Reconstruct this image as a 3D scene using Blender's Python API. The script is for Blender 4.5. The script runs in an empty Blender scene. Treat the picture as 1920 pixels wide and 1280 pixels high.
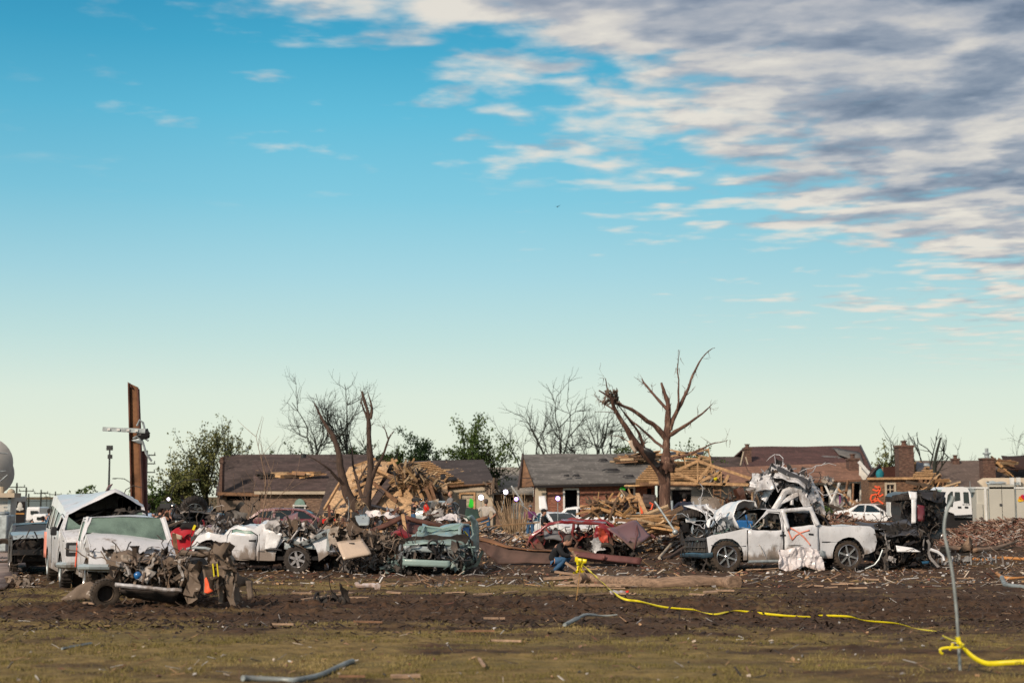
import bpy, bmesh, math, random
import numpy as np
from mathutils import Vector, Matrix, noise, geometry
R = math.radians
S = bpy.context.scene
COL = S.collection
random.seed(7)
# ---------------------------------------------------------------- camera
cam = bpy.data.objects.new('camera', bpy.data.cameras.new('camera'))
COL.objects.link(cam); S.camera = cam
CAMH = 2.1; FPX = 2667.0; TILT = math.atan(290 / FPX)
cam.location = (0, 0, CAMH); cam.rotation_euler = (R(90) + TILT, 0, 0)
cam.data.lens = 50; cam.data.sensor_width = 36; cam.data.clip_start = 0.5; cam.data.clip_end = 6000
cam.data.dof.use_dof = True; cam.data.dof.focus_distance = 40.0; cam.data.dof.aperture_fstop = 1.2
# ---------------------------------------------------------------- world
SUN_EL, SUN_AZ = R(31), R(-36)       # azimuth measured from behind the camera, towards the left
w = bpy.data.worlds.new("World"); S.world = w; w.use_nodes = True
nt = w.node_tree; nt.nodes.clear()
def N(nt, t, **k):
 n = nt.nodes.new(t)
 for a, b in k.items():
  if a == 'inp':
   for i, v in b.items():
    if isinstance(v, bpy.types.NodeSocket): nt.links.new(v, n.inputs[i])
    else: n.inputs[i].default_value = v
  else: setattr(n, a, b)
 return n
def M(nt, op, a, b=None, c=None, clamp=False):
 i = {0: a}
 if b is not None: i[1] = b
 if c is not None: i[2] = c
 n = N(nt, 'ShaderNodeMath', operation=op, inp=i); n.use_clamp = clamp
 return n.outputs[0]
def MIX(nt, f, a, b, mode='MIX'):
 n = nt.nodes.new('ShaderNodeMix'); n.data_type = 'RGBA'; n.blend_type = mode
 for i, v in ((0, f), (6, a), (7, b)):
  if isinstance(v, bpy.types.NodeSocket): nt.links.new(v, n.inputs[i])
  else: n.inputs[i].default_value = v if i == 0 else (tuple(v) + (1,))[:4]
 return n.outputs[2]
def MR(nt, v, a, b, c=0.0, d=1.0, smooth=True):
 n = N(nt, 'ShaderNodeMapRange', inp={0: v, 1: a, 2: b, 3: c, 4: d})
 if smooth: n.interpolation_type = 'SMOOTHSTEP'
 return n.outputs[0]
def RAMP(nt, f, stops, interp='LINEAR'):
 n = nt.nodes.new('ShaderNodeValToRGB'); nt.links.new(f, n.inputs[0])
 e = n.color_ramp.elements; n.color_ramp.interpolation = interp
 while len(e) > 1: e.remove(e[-1])
 e[0].position = stops[0][0]; e[0].color = tuple(stops[0][1]) + (1,)
 for p, c in stops[1:]:
  x = e.new(p); x.color = tuple(c) + (1,)
 return n.outputs[0]
def lin(r, g, b):
 f = lambda c: (c / 255 / 12.92) if c / 255 <= .04045 else ((c / 255 + .055) / 1.055) ** 2.4
 return (f(r), f(g), f(b))
tc = N(nt, 'ShaderNodeTexCoord').outputs['Generated']
sx = N(nt, 'ShaderNodeSeparateXYZ', inp={0: tc}).outputs
hl = M(nt, 'SQRT', M(nt, 'ADD', M(nt, 'MULTIPLY', sx[0], sx[0]), M(nt, 'MULTIPLY', sx[1], sx[1])))
hl = M(nt, 'MAXIMUM', hl, 0.02)
el = M(nt, 'DIVIDE', sx[2], hl); az = M(nt, 'DIVIDE', sx[0], hl)
grad = RAMP(nt, M(nt, 'MULTIPLY', el, 2.0, clamp=True), [
 (0.0, lin(240, 243, 226)), (0.07, lin(235, 242, 226)), (0.14, lin(226, 239, 228)), (0.22, lin(200, 230, 230)), (0.31, lin(172, 220, 234)),
 (0.42, lin(134, 207, 232)), (0.54, lin(100, 193, 226)), (0.64, lin(70, 174, 213)), (0.76, lin(42, 150, 196)), (1.0, lin(48, 120, 170))])
# slightly duller and warmer towards the right
grad = MIX(nt, M(nt, 'MULTIPLY', MR(nt, az, -0.05, 0.42, 0.0, 0.55), MR(nt, el, 0.03, 0.2, .15)), grad, MIX(nt, 1.0, grad, (0.80, 0.86, 0.86), 'MULTIPLY'))
grad = MIX(nt, M(nt, 'MULTIPLY', MR(nt, az, -0.12, -0.36, 0.0, 0.42), MR(nt, el, 0.05, 0.3)), grad, MIX(nt, 1.0, grad, (0.55, 0.72, 0.80), 'MULTIPLY'))
sky = N(nt, 'ShaderNodeTexSky', sky_type='NISHITA', sun_disc=False, sun_elevation=SUN_EL, sun_rotation=R(180) - SUN_AZ)
base = MIX(nt, 0.05, MIX(nt, 1.0, grad, (9.5, 9.6, 9.3), 'MULTIPLY'), sky.outputs[0])
# clouds on a flat layer overhead
zz = M(nt, 'ADD', M(nt, 'MAXIMUM', sx[2], 0.0), 0.015)
pv = N(nt, 'ShaderNodeCombineXYZ', inp={0: M(nt, 'DIVIDE', sx[0], zz), 1: M(nt, 'DIVIDE', sx[1], zz), 2: 0.0}).outputs[0]
def cn(vec, scale, det, rough, off, sc=(1, 1, 1)):
 m = N(nt, 'ShaderNodeMapping', inp={0: vec, 1: off, 3: sc}).outputs[0]
 return N(nt, 'ShaderNodeTexNoise', inp={'Vector': m, 'Scale': scale, 'Detail': det, 'Roughness': rough}).outputs[0]
warp = N(nt, 'ShaderNodeTexNoise', inp={'Vector': pv, 'Scale': 0.9, 'Detail': 2.0}).outputs['Color']
pw = N(nt, 'ShaderNodeVectorMath', operation='ADD', inp={0: pv, 1: N(nt, 'ShaderNodeVectorMath', operation='SCALE', inp={0: warp, 'Scale': 0.22}).outputs[0]}).outputs[0]
SC = (1.0, 1.1, 1)
na = cn(pw, 5.4, 6.0, 0.48, (3.1, 7.7, 0), SC)
nb = cn(pw, 0.9, 2.0, 0.5, (1.3, 2.9, 4), SC)
nl = cn(pw, 5.4, 4.0, 0.46, (3.1 + 0.16, 7.7 + 0.22, 0), SC)
cov = M(nt, 'ADD', M(nt, 'ADD', el, M(nt, 'MULTIPLY', az, 0.49)), -0.270)
cov = M(nt, 'MINIMUM', cov, 0.26)
fld = M(nt, 'ADD', M(nt, 'ADD', M(nt, 'MULTIPLY', M(nt, 'SUBTRACT', na, 0.5), 1.0), M(nt, 'MULTIPLY', M(nt, 'SUBTRACT', nb, 0.5), 0.55)), M(nt, 'MULTIPLY', cov, 2.9))
dens = MR(nt, fld, -0.07, 0.24)
puff = M(nt, 'MULTIPLY', MR(nt, cn(pw, 3.4, 6.0, 0.5, (9.2, 3.1, 2), SC), 0.57, 0.74), M(nt, 'MULTIPLY', MR(nt, el, 0.19, 0.27), MR(nt, az, -0.40, -0.16)))
dens = M(nt, 'MAXIMUM', dens, M(nt, 'MULTIPLY', puff, 0.85))
dens = M(nt, 'MULTIPLY', dens, MR(nt, el, 0.06, 0.13))
nd = cn(pw, 2.1, 8.0, 0.60, (5.5, 1.2, 7), SC)
thick = MR(nt, M(nt, 'ADD', M(nt, 'MULTIPLY', M(nt, 'SUBTRACT', nd, 0.5), 1.5), M(nt, 'ADD', M(nt, 'MULTIPLY', M(nt, 'SUBTRACT', nb, 0.5), 0.5), M(nt, 'MULTIPLY', cov, 2.3))), -0.08, 0.66, smooth=False)
painted_relief = MR(nt, M(nt, 'SUBTRACT', nl, na), -0.16, 0.16, -0.20, 0.20)  # cloud edges toned as lit and shaded, painted into their colour
tone = M(nt, 'ADD', thick, painted_relief, clamp=True)
ccol = RAMP(nt, tone, [(0.0, lin(234, 226, 214)), (0.2, lin(214, 208, 202)), (0.42, lin(184, 184, 189)), (0.65, lin(154, 160, 173)), (0.85, lin(130, 139, 157)), (1.0, lin(108, 118, 138))])
ccol = MIX(nt, 1.0, ccol, (10, 10, 10), 'MULTIPLY')
fin = MIX(nt, M(nt, 'MULTIPLY', dens, 0.92), base, ccol)
fin = MIX(nt, MR(nt, el, 0.5, 1.2, 0.0, 0.85), fin, (4.5, 4.25, 4.15))     # even pale tone above the view, added as fill light
bg = N(nt, 'ShaderNodeBackground', inp={0: fin, 1: 0.1})
nt.links.new(bg.outputs[0], N(nt, 'ShaderNodeOutputWorld').inputs[0])
# ---------------------------------------------------------------- sun
sun = bpy.data.objects.new('sun', bpy.data.lights.new('sun', 'SUN')); COL.objects.link(sun)
sun.data.energy = 4.1; sun.data.angle = R(6); sun.data.color = (1.0, 0.83, 0.66)
sd = Vector((math.sin(SUN_AZ) * math.cos(SUN_EL), -math.cos(SUN_AZ) * math.cos(SUN_EL), math.sin(SUN_EL)))
sun.rotation_euler = (-sd).to_track_quat('-Z', 'Y').to_euler()
S.view_settings.view_transform = 'Standard'; S.view_settings.look = 'None'
S.view_settings.exposure = 0.0; S.view_settings.gamma = 1.0; S.view_settings.use_curve_mapping = False
# ---------------------------------------------------------------- photo pixel -> place
def W(px, py, d):
 u = (px - 960) / FPX; v = (640 - py) / FPX
 dy = math.cos(TILT) - v * math.sin(TILT); dz = math.sin(TILT) + v * math.cos(TILT)
 return Vector((u / dy * d, d, CAMH + dz / dy * d))
def G(px, py, z=0.0):
 u = (px - 960) / FPX; v = (640 - py) / FPX
 dy = math.cos(TILT) - v * math.sin(TILT); dz = math.sin(TILT) + v * math.cos(TILT)
 t = (z - CAMH) / dz
 return Vector((u * t, dy * t, z))
def terr(y):
 t = min(1, max(0, (y - 58) / 20)); return -.5 * t * t * (3 - 2 * t)
def GX(px, d, z=0.0):
 p = W(px, 980, d); p.z = z if z else terr(d); return p
# ---------------------------------------------------------------- mesh builder
class MB:
 def __init__(s, col=(.5, .5, .5)):
  s.v = []; s.f = []; s.c = []; s.m = []; s.col = col; s.mi = 0
 def add(s, vs, fs):
  b = len(s.v); s.v += [Vector(v) for v in vs]
  for f in fs: s.f.append(tuple(i + b for i in f)); s.c.append(s.col); s.m.append(s.mi)
  return s
 def box(s, c, size, rot=None, taper=1.0):
  c = Vector(c); hx, hy, hz = size[0] / 2, size[1] / 2, size[2] / 2
  vs = []
  for z in (-1, 1):
   t = taper if z > 0 else 1
   for x, y in ((-1, -1), (1, -1), (1, 1), (-1, 1)):
    p = Vector((x * hx * t, y * hy * t, z * hz))
    if rot is not None: p = rot @ p
    vs.append(c + p)
  return s.add(vs, [(3, 2, 1, 0), (4, 5, 6, 7), (0, 1, 5, 4), (1, 2, 6, 5), (2, 3, 7, 6), (3, 0, 4, 7)])
 def bar(s, p0, p1, w, h, up=(0, 0, 1)):
  p0 = Vector(p0); p1 = Vector(p1); d = (p1 - p0)
  if d.length < 1e-6: return s
  d.normalize(); up = Vector(up)
  if abs(d.dot(up)) > .98: up = Vector((0, 1, 0))
  r = d.cross(up).normalized(); u = r.cross(d)
  vs = [p + r * a * w / 2 + u * b * h / 2 for p in (p0, p1) for a, b in ((-1, -1), (1, -1), (1, 1), (-1, 1))]
  return s.add(vs, [(0, 1, 2, 3), (7, 6, 5, 4), (0, 4, 5, 1), (1, 5, 6, 2), (2, 6, 7, 3), (3, 7, 4, 0)])
 def tube(s, pts, rad, n=6, jit=0.0, flat=1.0, rnd=random):
  pts = [Vector(p) for p in pts]
  if not isinstance(rad, (list, tuple)): rad = [rad] * len(pts)
  vs = []; fs = []; ref = Vector((0.13, 0.21, 0.97))
  pu = None
  for i, p in enumerate(pts):
   d = (pts[min(i + 1, len(pts) - 1)] - pts[max(i - 1, 0)])
   d = d.normalized() if d.length > 1e-7 else Vector((0, 0, 1))
   if pu is None:
    a = ref if abs(d.dot(ref)) < .9 else Vector((1, 0, 0))
    pu = d.cross(a).normalized()
   u = (pu - d * pu.dot(d)); u = u.normalized() if u.length > 1e-5 else d.orthogonal().normalized(); pu = u
   v = d.cross(u)
   for k in range(n):
    a = 2 * math.pi * k / n; r = rad[i] * (1 + jit * (rnd.random() - .5))
    vs.append(p + u * math.cos(a) * r + v * math.sin(a) * r * flat)
  for i in range(len(pts) - 1):
   for k in range(n):
    a = i * n + k; b = i * n + (k + 1) % n
    fs.append((a, b, b + n, a + n))
  fs.append(tuple(range(n))[::-1]); o = (len(pts) - 1) * n; fs.append(tuple(o + k for k in range(n)))
  return s.add(vs, fs)
 def grid(s, fn, nu, nv):
  vs = [fn(i / nu, j / nv) for j in range(nv + 1) for i in range(nu + 1)]
  fs = [(j * (nu + 1) + i, j * (nu + 1) + i + 1, (j + 1) * (nu + 1) + i + 1, (j + 1) * (nu + 1) + i) for j in range(nv) for i in range(nu)]
  return s.add(vs, fs)
 def quad(s, a, b, c, d, nu=1, nv=1, amp=0.0, fr=1.0, seed=0):
  a, b, c, d = map(Vector, (a, b, c, d)); nrm = (b - a).cross(d - a).normalized()
  def fn(u, v):
   p = (a * (1 - u) + b * u) * (1 - v) + (d * (1 - u) + c * u) * v
   if amp: p = p + nrm * amp * noise.noise(p * fr + Vector((seed, 0, seed)))
   return p
  return s.grid(fn, nu, nv)
 def panel(s, outer, holes, mp, step=0.15):
  pts, tris = cdt(outer, holes, step)
  return s.add([mp(p[0], p[1]) for p in pts], tris)
 def lathe(s, prof, n=24, c=(0, 0, 0), ax='y'):
  vs = []; c = Vector(c)
  for (h, r) in prof:
   for k in range(n):
    a = 2 * math.pi * k / n; x, y = math.cos(a) * r, math.sin(a) * r
    p = {'y': Vector((x, h, y)), 'z': Vector((x, y, h)), 'x': Vector((h, x, y))}[ax]
    vs.append(c + p)
  fs = [(i * n + k, i * n + (k + 1) % n, (i + 1) * n + (k + 1) % n, (i + 1) * n + k) for i in range(len(prof) - 1) for k in range(n)]
  return s.add(vs, fs)
 def blob(s, c, r, nu=10, nv=7, amp=0.0, fr=2.0, seed=0.0):
  c = Vector(c); r = Vector(r) if isinstance(r, (tuple, list, Vector)) else Vector((r, r, r))
  vs = []; fs = []
  for j in range(nv + 1):
   th = math.pi * j / nv
   for i in range(nu):
    ph = 2 * math.pi * i / nu
    d = Vector((math.sin(th) * math.cos(ph), math.sin(th) * math.sin(ph), math.cos(th)))
    k = 1 + amp * noise.noise(d * fr + Vector((seed, seed * 1.7, 0)))
    vs.append(c + Vector((d.x * r.x, d.y * r.y, d.z * r.z)) * k)
  for j in range(nv):
   for i in range(nu):
    a = j * nu + i; b = j * nu + (i + 1) % nu
    fs.append((a, a + nu, b + nu, b))
  return s.add(vs, fs)
 def sheet(s, c, sx, sy, rot, n=6, amp=0.2, fr=2.0, seed=0.0):
  """a crumpled piece of sheet metal or cloth"""
  c = Vector(c); o = Vector((seed * 3.1, seed * 1.3, seed * .7))
  def fn(u, v):
   q = Vector(((u - .5) * sx, (v - .5) * sy, 0))
   k = noise.noise_vector(q * fr + o) * amp + noise.noise_vector(q * fr * 2.7 + o) * amp * .35
   q = q + k; q.z += abs(noise.noise(q * fr * 1.4 + o)) * amp * 1.2
   return c + rot @ q
  return s.grid(fn, n, max(2, int(n * sy / sx + .5)))
 def xf(s, fn): s.v = [Vector(fn(v)) for v in s.v]; return s
 def crumple(s, amp, fr, seed=0.0, mask=None):
  o = Vector((seed * 1.7, seed * 2.3, seed))
  def fn(p):
   k = mask(p) if mask else 1.0
   if k <= 0: return p
   d = noise.noise_vector(p * fr + o) + noise.noise_vector(p * fr * 2.3 + o) * .5 + noise.noise_vector(p * fr * 5 + o) * .2
   return p + d * amp * k
  return s.xf(fn)
 def build(s, name, mat, parent=None, smooth=35, solid=0, usecol=False, bevel=0):
  me = bpy.data.meshes.new(name)
  me.from_pydata([tuple(v) for v in s.v], [], s.f)
  for m in (mat if isinstance(mat, (list, tuple)) else [mat]): me.materials.append(m)
  if any(s.m): me.polygons.foreach_set('material_index', s.m)
  if usecol:
   at = me.attributes.new('col', 'FLOAT_COLOR', 'CORNER')
   arr = []
   for f, c in zip(s.f, s.c): arr += [c[0], c[1], c[2], 1.0] * len(f)
   at.data.foreach_set('color', arr)
  me.validate()
  if smooth:
   me.polygons.foreach_set('use_smooth', [True] * len(me.polygons)); me.update()
   me.set_sharp_from_angle(angle=R(smooth))
  me.update()
  o = bpy.data.objects.new(name, me); COL.objects.link(o)
  if parent: o.parent = parent
  if solid:
   md = o.modifiers.new('solid', 'SOLIDIFY'); md.thickness = solid; md.offset = 0
  if bevel:
   md = o.modifiers.new('bevel', 'BEVEL'); md.width = bevel; md.segments = 2; md.limit_method = 'ANGLE'
  return o
def inpoly(x, y, P):
 c = False; j = len(P) - 1
 for i in range(len(P)):
  if (P[i][1] > y) != (P[j][1] > y) and x < (P[j][0] - P[i][0]) * (y - P[i][1]) / (P[j][1] - P[i][1]) + P[i][0]: c = not c
  j = i
 return c
def cdt(outer, holes, step):
 vs = []; ed = []
 for P in [outer] + list(holes):
  Q = []
  for i in range(len(P)):
   a = Vector(P[i][:2]); b = Vector(P[(i + 1) % len(P)][:2]); n = max(1, int((b - a).length / step))
   Q += [a.lerp(b, k / n) for k in range(n)]
  b0 = len(vs); vs += Q; ed += [(b0 + i, b0 + (i + 1) % len(Q)) for i in range(len(Q))]
 xs = [p[0] for p in outer]; ys = [p[1] for p in outer]; bnd = list(vs)
 x = min(xs) + step * .5; k = 0
 while x < max(xs):
  y = min(ys) + step * (.3 + .5 * (k % 2))
  while y < max(ys):
   if inpoly(x, y, outer) and not any(inpoly(x, y, h) for h in holes):
    q = Vector((x, y))
    if min((q - b).length_squared for b in bnd) > (step * .45) ** 2: vs.append(q)
   y += step
  x += step * .87; k += 1
 r = geometry.delaunay_2d_cdt(vs, ed, [], 0, 1e-5)
 V2, T = r[0], r[2]; out = []
 for t in T:
  cx = sum(V2[i][0] for i in t) / len(t); cy = sum(V2[i][1] for i in t) / len(t)
  if inpoly(cx, cy, outer) and not any(inpoly(cx, cy, h) for h in holes): out.append(tuple(t))
 return [(p[0], p[1]) for p in V2], out
def tag(o, label=None, cat=None, group=None, kind=None):
 if label: o['label'] = label
 if cat: o['category'] = cat
 if group: o['group'] = group
 if kind: o['kind'] = kind
 return o
def thing(name, label, cat, loc=(0, 0, 0), rz=0.0, group=None, rot=None):
 o = bpy.data.objects.new(name, None); COL.objects.link(o); o.empty_display_size = .3
 o.location = loc; o.rotation_euler = rot if rot else (0, 0, rz)
 return tag(o, label, cat, group)
def kids(o): return [c for c in COL.objects if c.parent == o]
def rotm(rx, ry, rz): return (Matrix.Rotation(rz, 3, 'Z') @ Matrix.Rotation(ry, 3, 'Y') @ Matrix.Rotation(rx, 3, 'X'))
def rrot(rnd=random): return rotm(rnd.uniform(-3.1, 3.1), rnd.uniform(-1.5, 1.5), rnd.uniform(-3.1, 3.1))
# ---------------------------------------------------------------- materials
MUD = (0.050, 0.033, 0.024)
def newmat(name):
 m = bpy.data.materials.new(name); m.use_nodes = True; nt = m.node_tree; nt.nodes.clear()
 b = nt.nodes.new('ShaderNodeBsdfPrincipled'); o = nt.nodes.new('ShaderNodeOutputMaterial'); nt.links.new(b.outputs[0], o.inputs[0])
 return m, nt, b
def setc(nt, b, i, v):
 if isinstance(v, bpy.types.NodeSocket): nt.links.new(v, b.inputs[i])
 elif i == 'Base Color': b.inputs[i].default_value = (tuple(v) + (1,))[:4]
 else: b.inputs[i].default_value = v
def oc(nt): return N(nt, 'ShaderNodeTexCoord').outputs['Object']
def nz(nt, vec, scale, det=4.0, rough=0.6, sc=(1, 1, 1)):
 m = N(nt, 'ShaderNodeMapping', inp={0: vec, 3: sc}).outputs[0]
 return N(nt, 'ShaderNodeTexNoise', inp={'Vector': m, 'Scale': scale, 'Detail': det, 'Roughness': rough}).outputs[0]
def bump(nt, b, h, strength=.3, dist=.02):
 n = N(nt, 'ShaderNodeBump', inp={'Strength': strength, 'Distance': dist, 'Height': h}); nt.links.new(n.outputs[0], b.inputs['Normal'])
def simple(name, col, rough=.6, metal=0.0, var=.18, vs=6.0, bmp=0.0, spec=None, coat=0.0):
 m, nt, b = newmat(name); v = oc(nt); n = nz(nt, v, vs, 5)
 c = MIX(nt, MR(nt, n, .3, .7), tuple(x * (1 - var) for x in col), tuple(min(1, x * (1 + var)) for x in col))
 setc(nt, b, 'Base Color', c); setc(nt, b, 'Roughness', rough); setc(nt, b, 'Metallic', metal)
 if coat: setc(nt, b, 'Coat Weight', coat)
 if bmp: bump(nt, b, nz(nt, v, vs * 5, 4), bmp)
 return m
def paint(name, col, dirt=.4, mud=(0.11, 0.075, 0.05), low=0.6, rough=.32, metal=0.0, scr=.5):
 """car paint with spattered mud: dirt = how much of it, low = height below which the splash is thick"""
 m, nt, b = newmat(name); v = oc(nt); sp = N(nt, 'ShaderNodeSeparateXYZ', inp={0: v}).outputs
 n1 = nz(nt, v, 1.6, 6, .62); n2 = nz(nt, v, 22, 4, .7); n3 = nz(nt, v, 7, 6, .7, (1, 1, .35))
 splash = MR(nt, sp[2], low + .35, low - .35, 0, .30)
 f = M(nt, 'ADD', M(nt, 'ADD', M(nt, 'MULTIPLY', n1, .6), M(nt, 'MULTIPLY', n3, .4)), splash)
 f = MR(nt, f, .72 - dirt * .36, .86 - dirt * .30)
 spots = MR(nt, n2, .66 - dirt * .08, .73 - dirt * .05)
 f = M(nt, 'MAXIMUM', M(nt, 'MULTIPLY', f, .85), M(nt, 'MULTIPLY', spots, .7))
 film = MIX(nt, M(nt, 'MULTIPLY', n3, .35), col, tuple(x * .55 + y * .3 for x, y in zip(col, mud)))
 c = MIX(nt, f, film, MIX(nt, n2, tuple(x * .6 for x in mud), tuple(x * 1.5 for x in mud)))
 if scr:
  sc = MR(nt, nz(nt, v, 9, 8, .8, (3, 3, .6)), .74, .78, 0, scr)
  c = MIX(nt, sc, c, (0.05, 0.04, 0.045))
 setc(nt, b, 'Base Color', c); setc(nt, b, 'Roughness', MR(nt, f, 0, 1, rough, .9)); setc(nt, b, 'Metallic', metal)
 setc(nt, b, 'Coat Weight', M(nt, 'MULTIPLY', M(nt, 'SUBTRACT', 1.0, f), .35)); b.inputs['Coat Roughness'].default_value = .15
 bump(nt, b, nz(nt, v, 3, 5), .35, .05)
 return m
def colmat(name, rough=.7, metal=0.0, var=.35, vs=14.0):
 m, nt, b = newmat(name); v = oc(nt)
 a = N(nt, 'ShaderNodeAttribute', attribute_name='col').outputs['Color']
 n = nz(nt, v, vs, 5, .7)
 c = MIX(nt, MR(nt, n, .35, .7), MIX(nt, 1.0, a, (1 - var,) * 3, 'MULTIPLY'), a)
 c = MIX(nt, MR(nt, nz(nt, v, vs * .4, 4, .7), .56, .66, 0, .75), c, (0.075, 0.052, 0.036))
 setc(nt, b, 'Base Color', c); setc(nt, b, 'Roughness', rough); setc(nt, b, 'Metallic', metal)
 bump(nt, b, n, .2)
 return m
def brick(name, c1, c2, mortar, scale=1.0, bumpy=.3):
 m, nt, b = newmat(name); v = oc(nt); sp = N(nt, 'ShaderNodeSeparateXYZ', inp={0: v}).outputs
 uv = N(nt, 'ShaderNodeCombineXYZ', inp={0: M(nt, 'ADD', sp[0], sp[1]), 1: sp[2], 2: 0.0}).outputs[0]
 br = N(nt, 'ShaderNodeTexBrick', inp={'Vector': uv, 'Scale': scale, 'Mortar Size': .009, 'Brick Width': .22, 'Row Height': .075, 'Bias': 0.0,
  'Color1': tuple(c1) + (1,), 'Color2': tuple(c2) + (1,), 'Mortar': tuple(mortar) + (1,)})
 n = nz(nt, v, 1.2, 5)
 nn = nz(nt, uv, 1.0, 1, .5, (4.5, 13, 1))
 c = MIX(nt, MR(nt, nn, .35, .68), MIX(nt, 1.0, br.outputs[0], (.6, .55, .55), 'MULTIPLY'), MIX(nt, 1.0, br.outputs[0], (1.35, 1.3, 1.25), 'MULTIPLY'))
 c = MIX(nt, MR(nt, n, .3, .75, 0, .35), c, tuple(x * .6 for x in c1))
 setc(nt, b, 'Base Color', c); setc(nt, b, 'Roughness', .9)
 return m
def shingle(name, col, var=.35, torn=None, tornc=(0.42, 0.27, 0.13), rows=7.0):
 m, nt, b = newmat(name); v = oc(nt)
 n = nz(nt, v, 1.0, 6, .65, (.6, 1, 3)); n2 = nz(nt, v, 9.0, 3, .7, (1, 2, 3))
 c = MIX(nt, MR(nt, n, .3, .72), tuple(x * (1 - var) for x in col), tuple(x * (1 + var) for x in col))
 c = MIX(nt, MR(nt, n2, .3, .7, 0, .5), c, tuple(x * .55 for x in col))
 sp = N(nt, 'ShaderNodeSeparateXYZ', inp={0: v}).outputs
 row = M(nt, 'FRACT', M(nt, 'MULTIPLY', sp[2], rows))
 c = MIX(nt, MR(nt, row, .82, .97, 0, .45), c, tuple(x * .4 for x in col))
 tab = nz(nt, v, 1.0, 1, .5, (3.4, .2, rows * 1.0))
 c = MIX(nt, MR(nt, tab, .58, .66, 0, .35), c, tuple(x * 1.8 for x in col))
 if torn is not None:
  t = MR(nt, nz(nt, v, .55, 6, .62, (.8, 1, 2.2)), torn, torn + .012)
  c = MIX(nt, t, c, MIX(nt, nz(nt, v, 3, 4, .6, (1, 1, 8)), tuple(x * .6 for x in tornc), tuple(x * 1.3 for x in tornc)))
 setc(nt, b, 'Base Color', c); setc(nt, b, 'Roughness', .95); bump(nt, b, n2, .4, .03)
 return m
def wood(name, col, var=.4, rough=.8, sc=(1, 8, 8)):
 m, nt, b = newmat(name); v = oc(nt)
 n = nz(nt, v, 2.5, 6, .65, sc); n2 = nz(nt, v, .9, 4, .6)
 c = MIX(nt, MR(nt, n, .3, .7), tuple(x * (1 - var) for x in col), tuple(x * (1 + var * .6) for x in col))
 c = MIX(nt, MR(nt, n2, .45, .75, 0, .5), c, tuple(x * .45 for x in col))
 setc(nt, b, 'Base Color', c); setc(nt, b, 'Roughness', rough); bump(nt, b, n, .3, .01)
 return m
def osb(name, col=(0.50, 0.325, 0.18), felt=.60):
 m, nt, b = newmat(name); v = oc(nt)
 n = N(nt, 'ShaderNodeTexVoronoi', inp={'Vector': v, 'Scale': 9.0}).outputs['Color']
 c = MIX(nt, MR(nt, n, .2, .8), tuple(x * .72 for x in col), tuple(min(1, x * 1.25) for x in col))
 c = MIX(nt, MR(nt, nz(nt, v, 1.3, 5, .6), .4, .7, 0, .55), c, tuple(x * .55 for x in col))
 t = MR(nt, nz(nt, v, 1.1, 6, .7), felt, felt + .015)
 c = MIX(nt, t, c, (0.035, 0.032, 0.036))
 setc(nt, b, 'Base Color', c); setc(nt, b, 'Roughness', .85)
 return m
def glassm(name, col=(0.02, 0.03, 0.03), rough=.06, crack=0.0, alpha=1.0, ccol=(0.35, 0.5, 0.44)):
 m, nt, b = newmat(name); v = oc(nt); c = col
 if crack:
  e = N(nt, 'ShaderNodeTexVoronoi', feature='DISTANCE_TO_EDGE', inp={'Vector': v, 'Scale': 55.0}).outputs[0]
  k = MR(nt, e, .0, .2, 1.0, .55)
  k = M(nt, 'MULTIPLY', k, MR(nt, nz(nt, v, 2.2, 5), .25, .65, .25, 1.0))
  k = M(nt, 'MULTIPLY', k, crack)
  c = MIX(nt, k, col, ccol)
  setc(nt, b, 'Roughness', MR(nt, k, 0, .5, rough, .55)); setc(nt, b, 'Base Color', c)
  if alpha < 1: setc(nt, b, 'Alpha', MR(nt, k, 0, .6, alpha, 1.0))
 else:
  setc(nt, b, 'Base Color', c); setc(nt, b, 'Roughness', rough)
  if alpha < 1: setc(nt, b, 'Alpha', alpha)
 b.inputs['Specular IOR Level'].default_value = .7
 return m
def graf(name, base, col, cx, cz, sc=1.0):
 return simple(name, col, .7)
K = {}
K['white'] = paint('white paint with mud', (0.72, 0.73, 0.76), .56, low=.45, mud=(.16, .115, .08))
K['white_clean'] = paint('white paint', (0.80, 0.81, 0.83), .12, low=.3, scr=.2)
K['white_mangled'] = paint('scraped white paint', (0.66, 0.66, 0.68), .74, low=.2, scr=1.0)
K['cream'] = paint('cream panel', (0.60, 0.47, 0.36), .30, low=.2)
K['red'] = paint('red paint', (0.50, 0.015, 0.03), .30)
K['maroon'] = paint('maroon paint', (0.13, 0.012, 0.025), .45)
K['darkred'] = paint('dark red wrecked paint', (0.24, 0.018, 0.028), .62, scr=1.0)
K['mauve'] = paint('faded plum metal', (0.20, 0.105, 0.115), .4)
K['teal'] = paint('pale teal paint', (0.28, 0.39, 0.37), .34, low=-.1)
K['blue'] = paint('blue paint', (0.01, 0.13, 0.38), .15)
K['silver'] = paint('silver paint', (0.36, 0.42, 0.44), .25)
K['black'] = paint('black paint', (0.012, 0.011, 0.013), .25, mud=(.05, .038, .03), rough=.45)
K['dkgrey'] = paint('dark grey paint', (0.045, 0.045, 0.05), .55, mud=(.08, .068, .056), rough=.45)
K['muddy'] = paint('mud caked metal', (0.34, 0.30, 0.27), .85, mud=(.125, .085, .056), low=1.2)
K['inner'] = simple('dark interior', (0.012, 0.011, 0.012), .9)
K['under'] = simple('dark muddy underbody', (0.028, 0.021, 0.018), .95, var=.5, bmp=.5)
K['seat'] = simple('tan seat fabric', (0.16, 0.12, 0.08), .9)
K['tyre'] = simple('muddy tyre rubber', (0.038, 0.031, 0.027), .92, var=.5, vs=9, bmp=.4)
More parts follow.
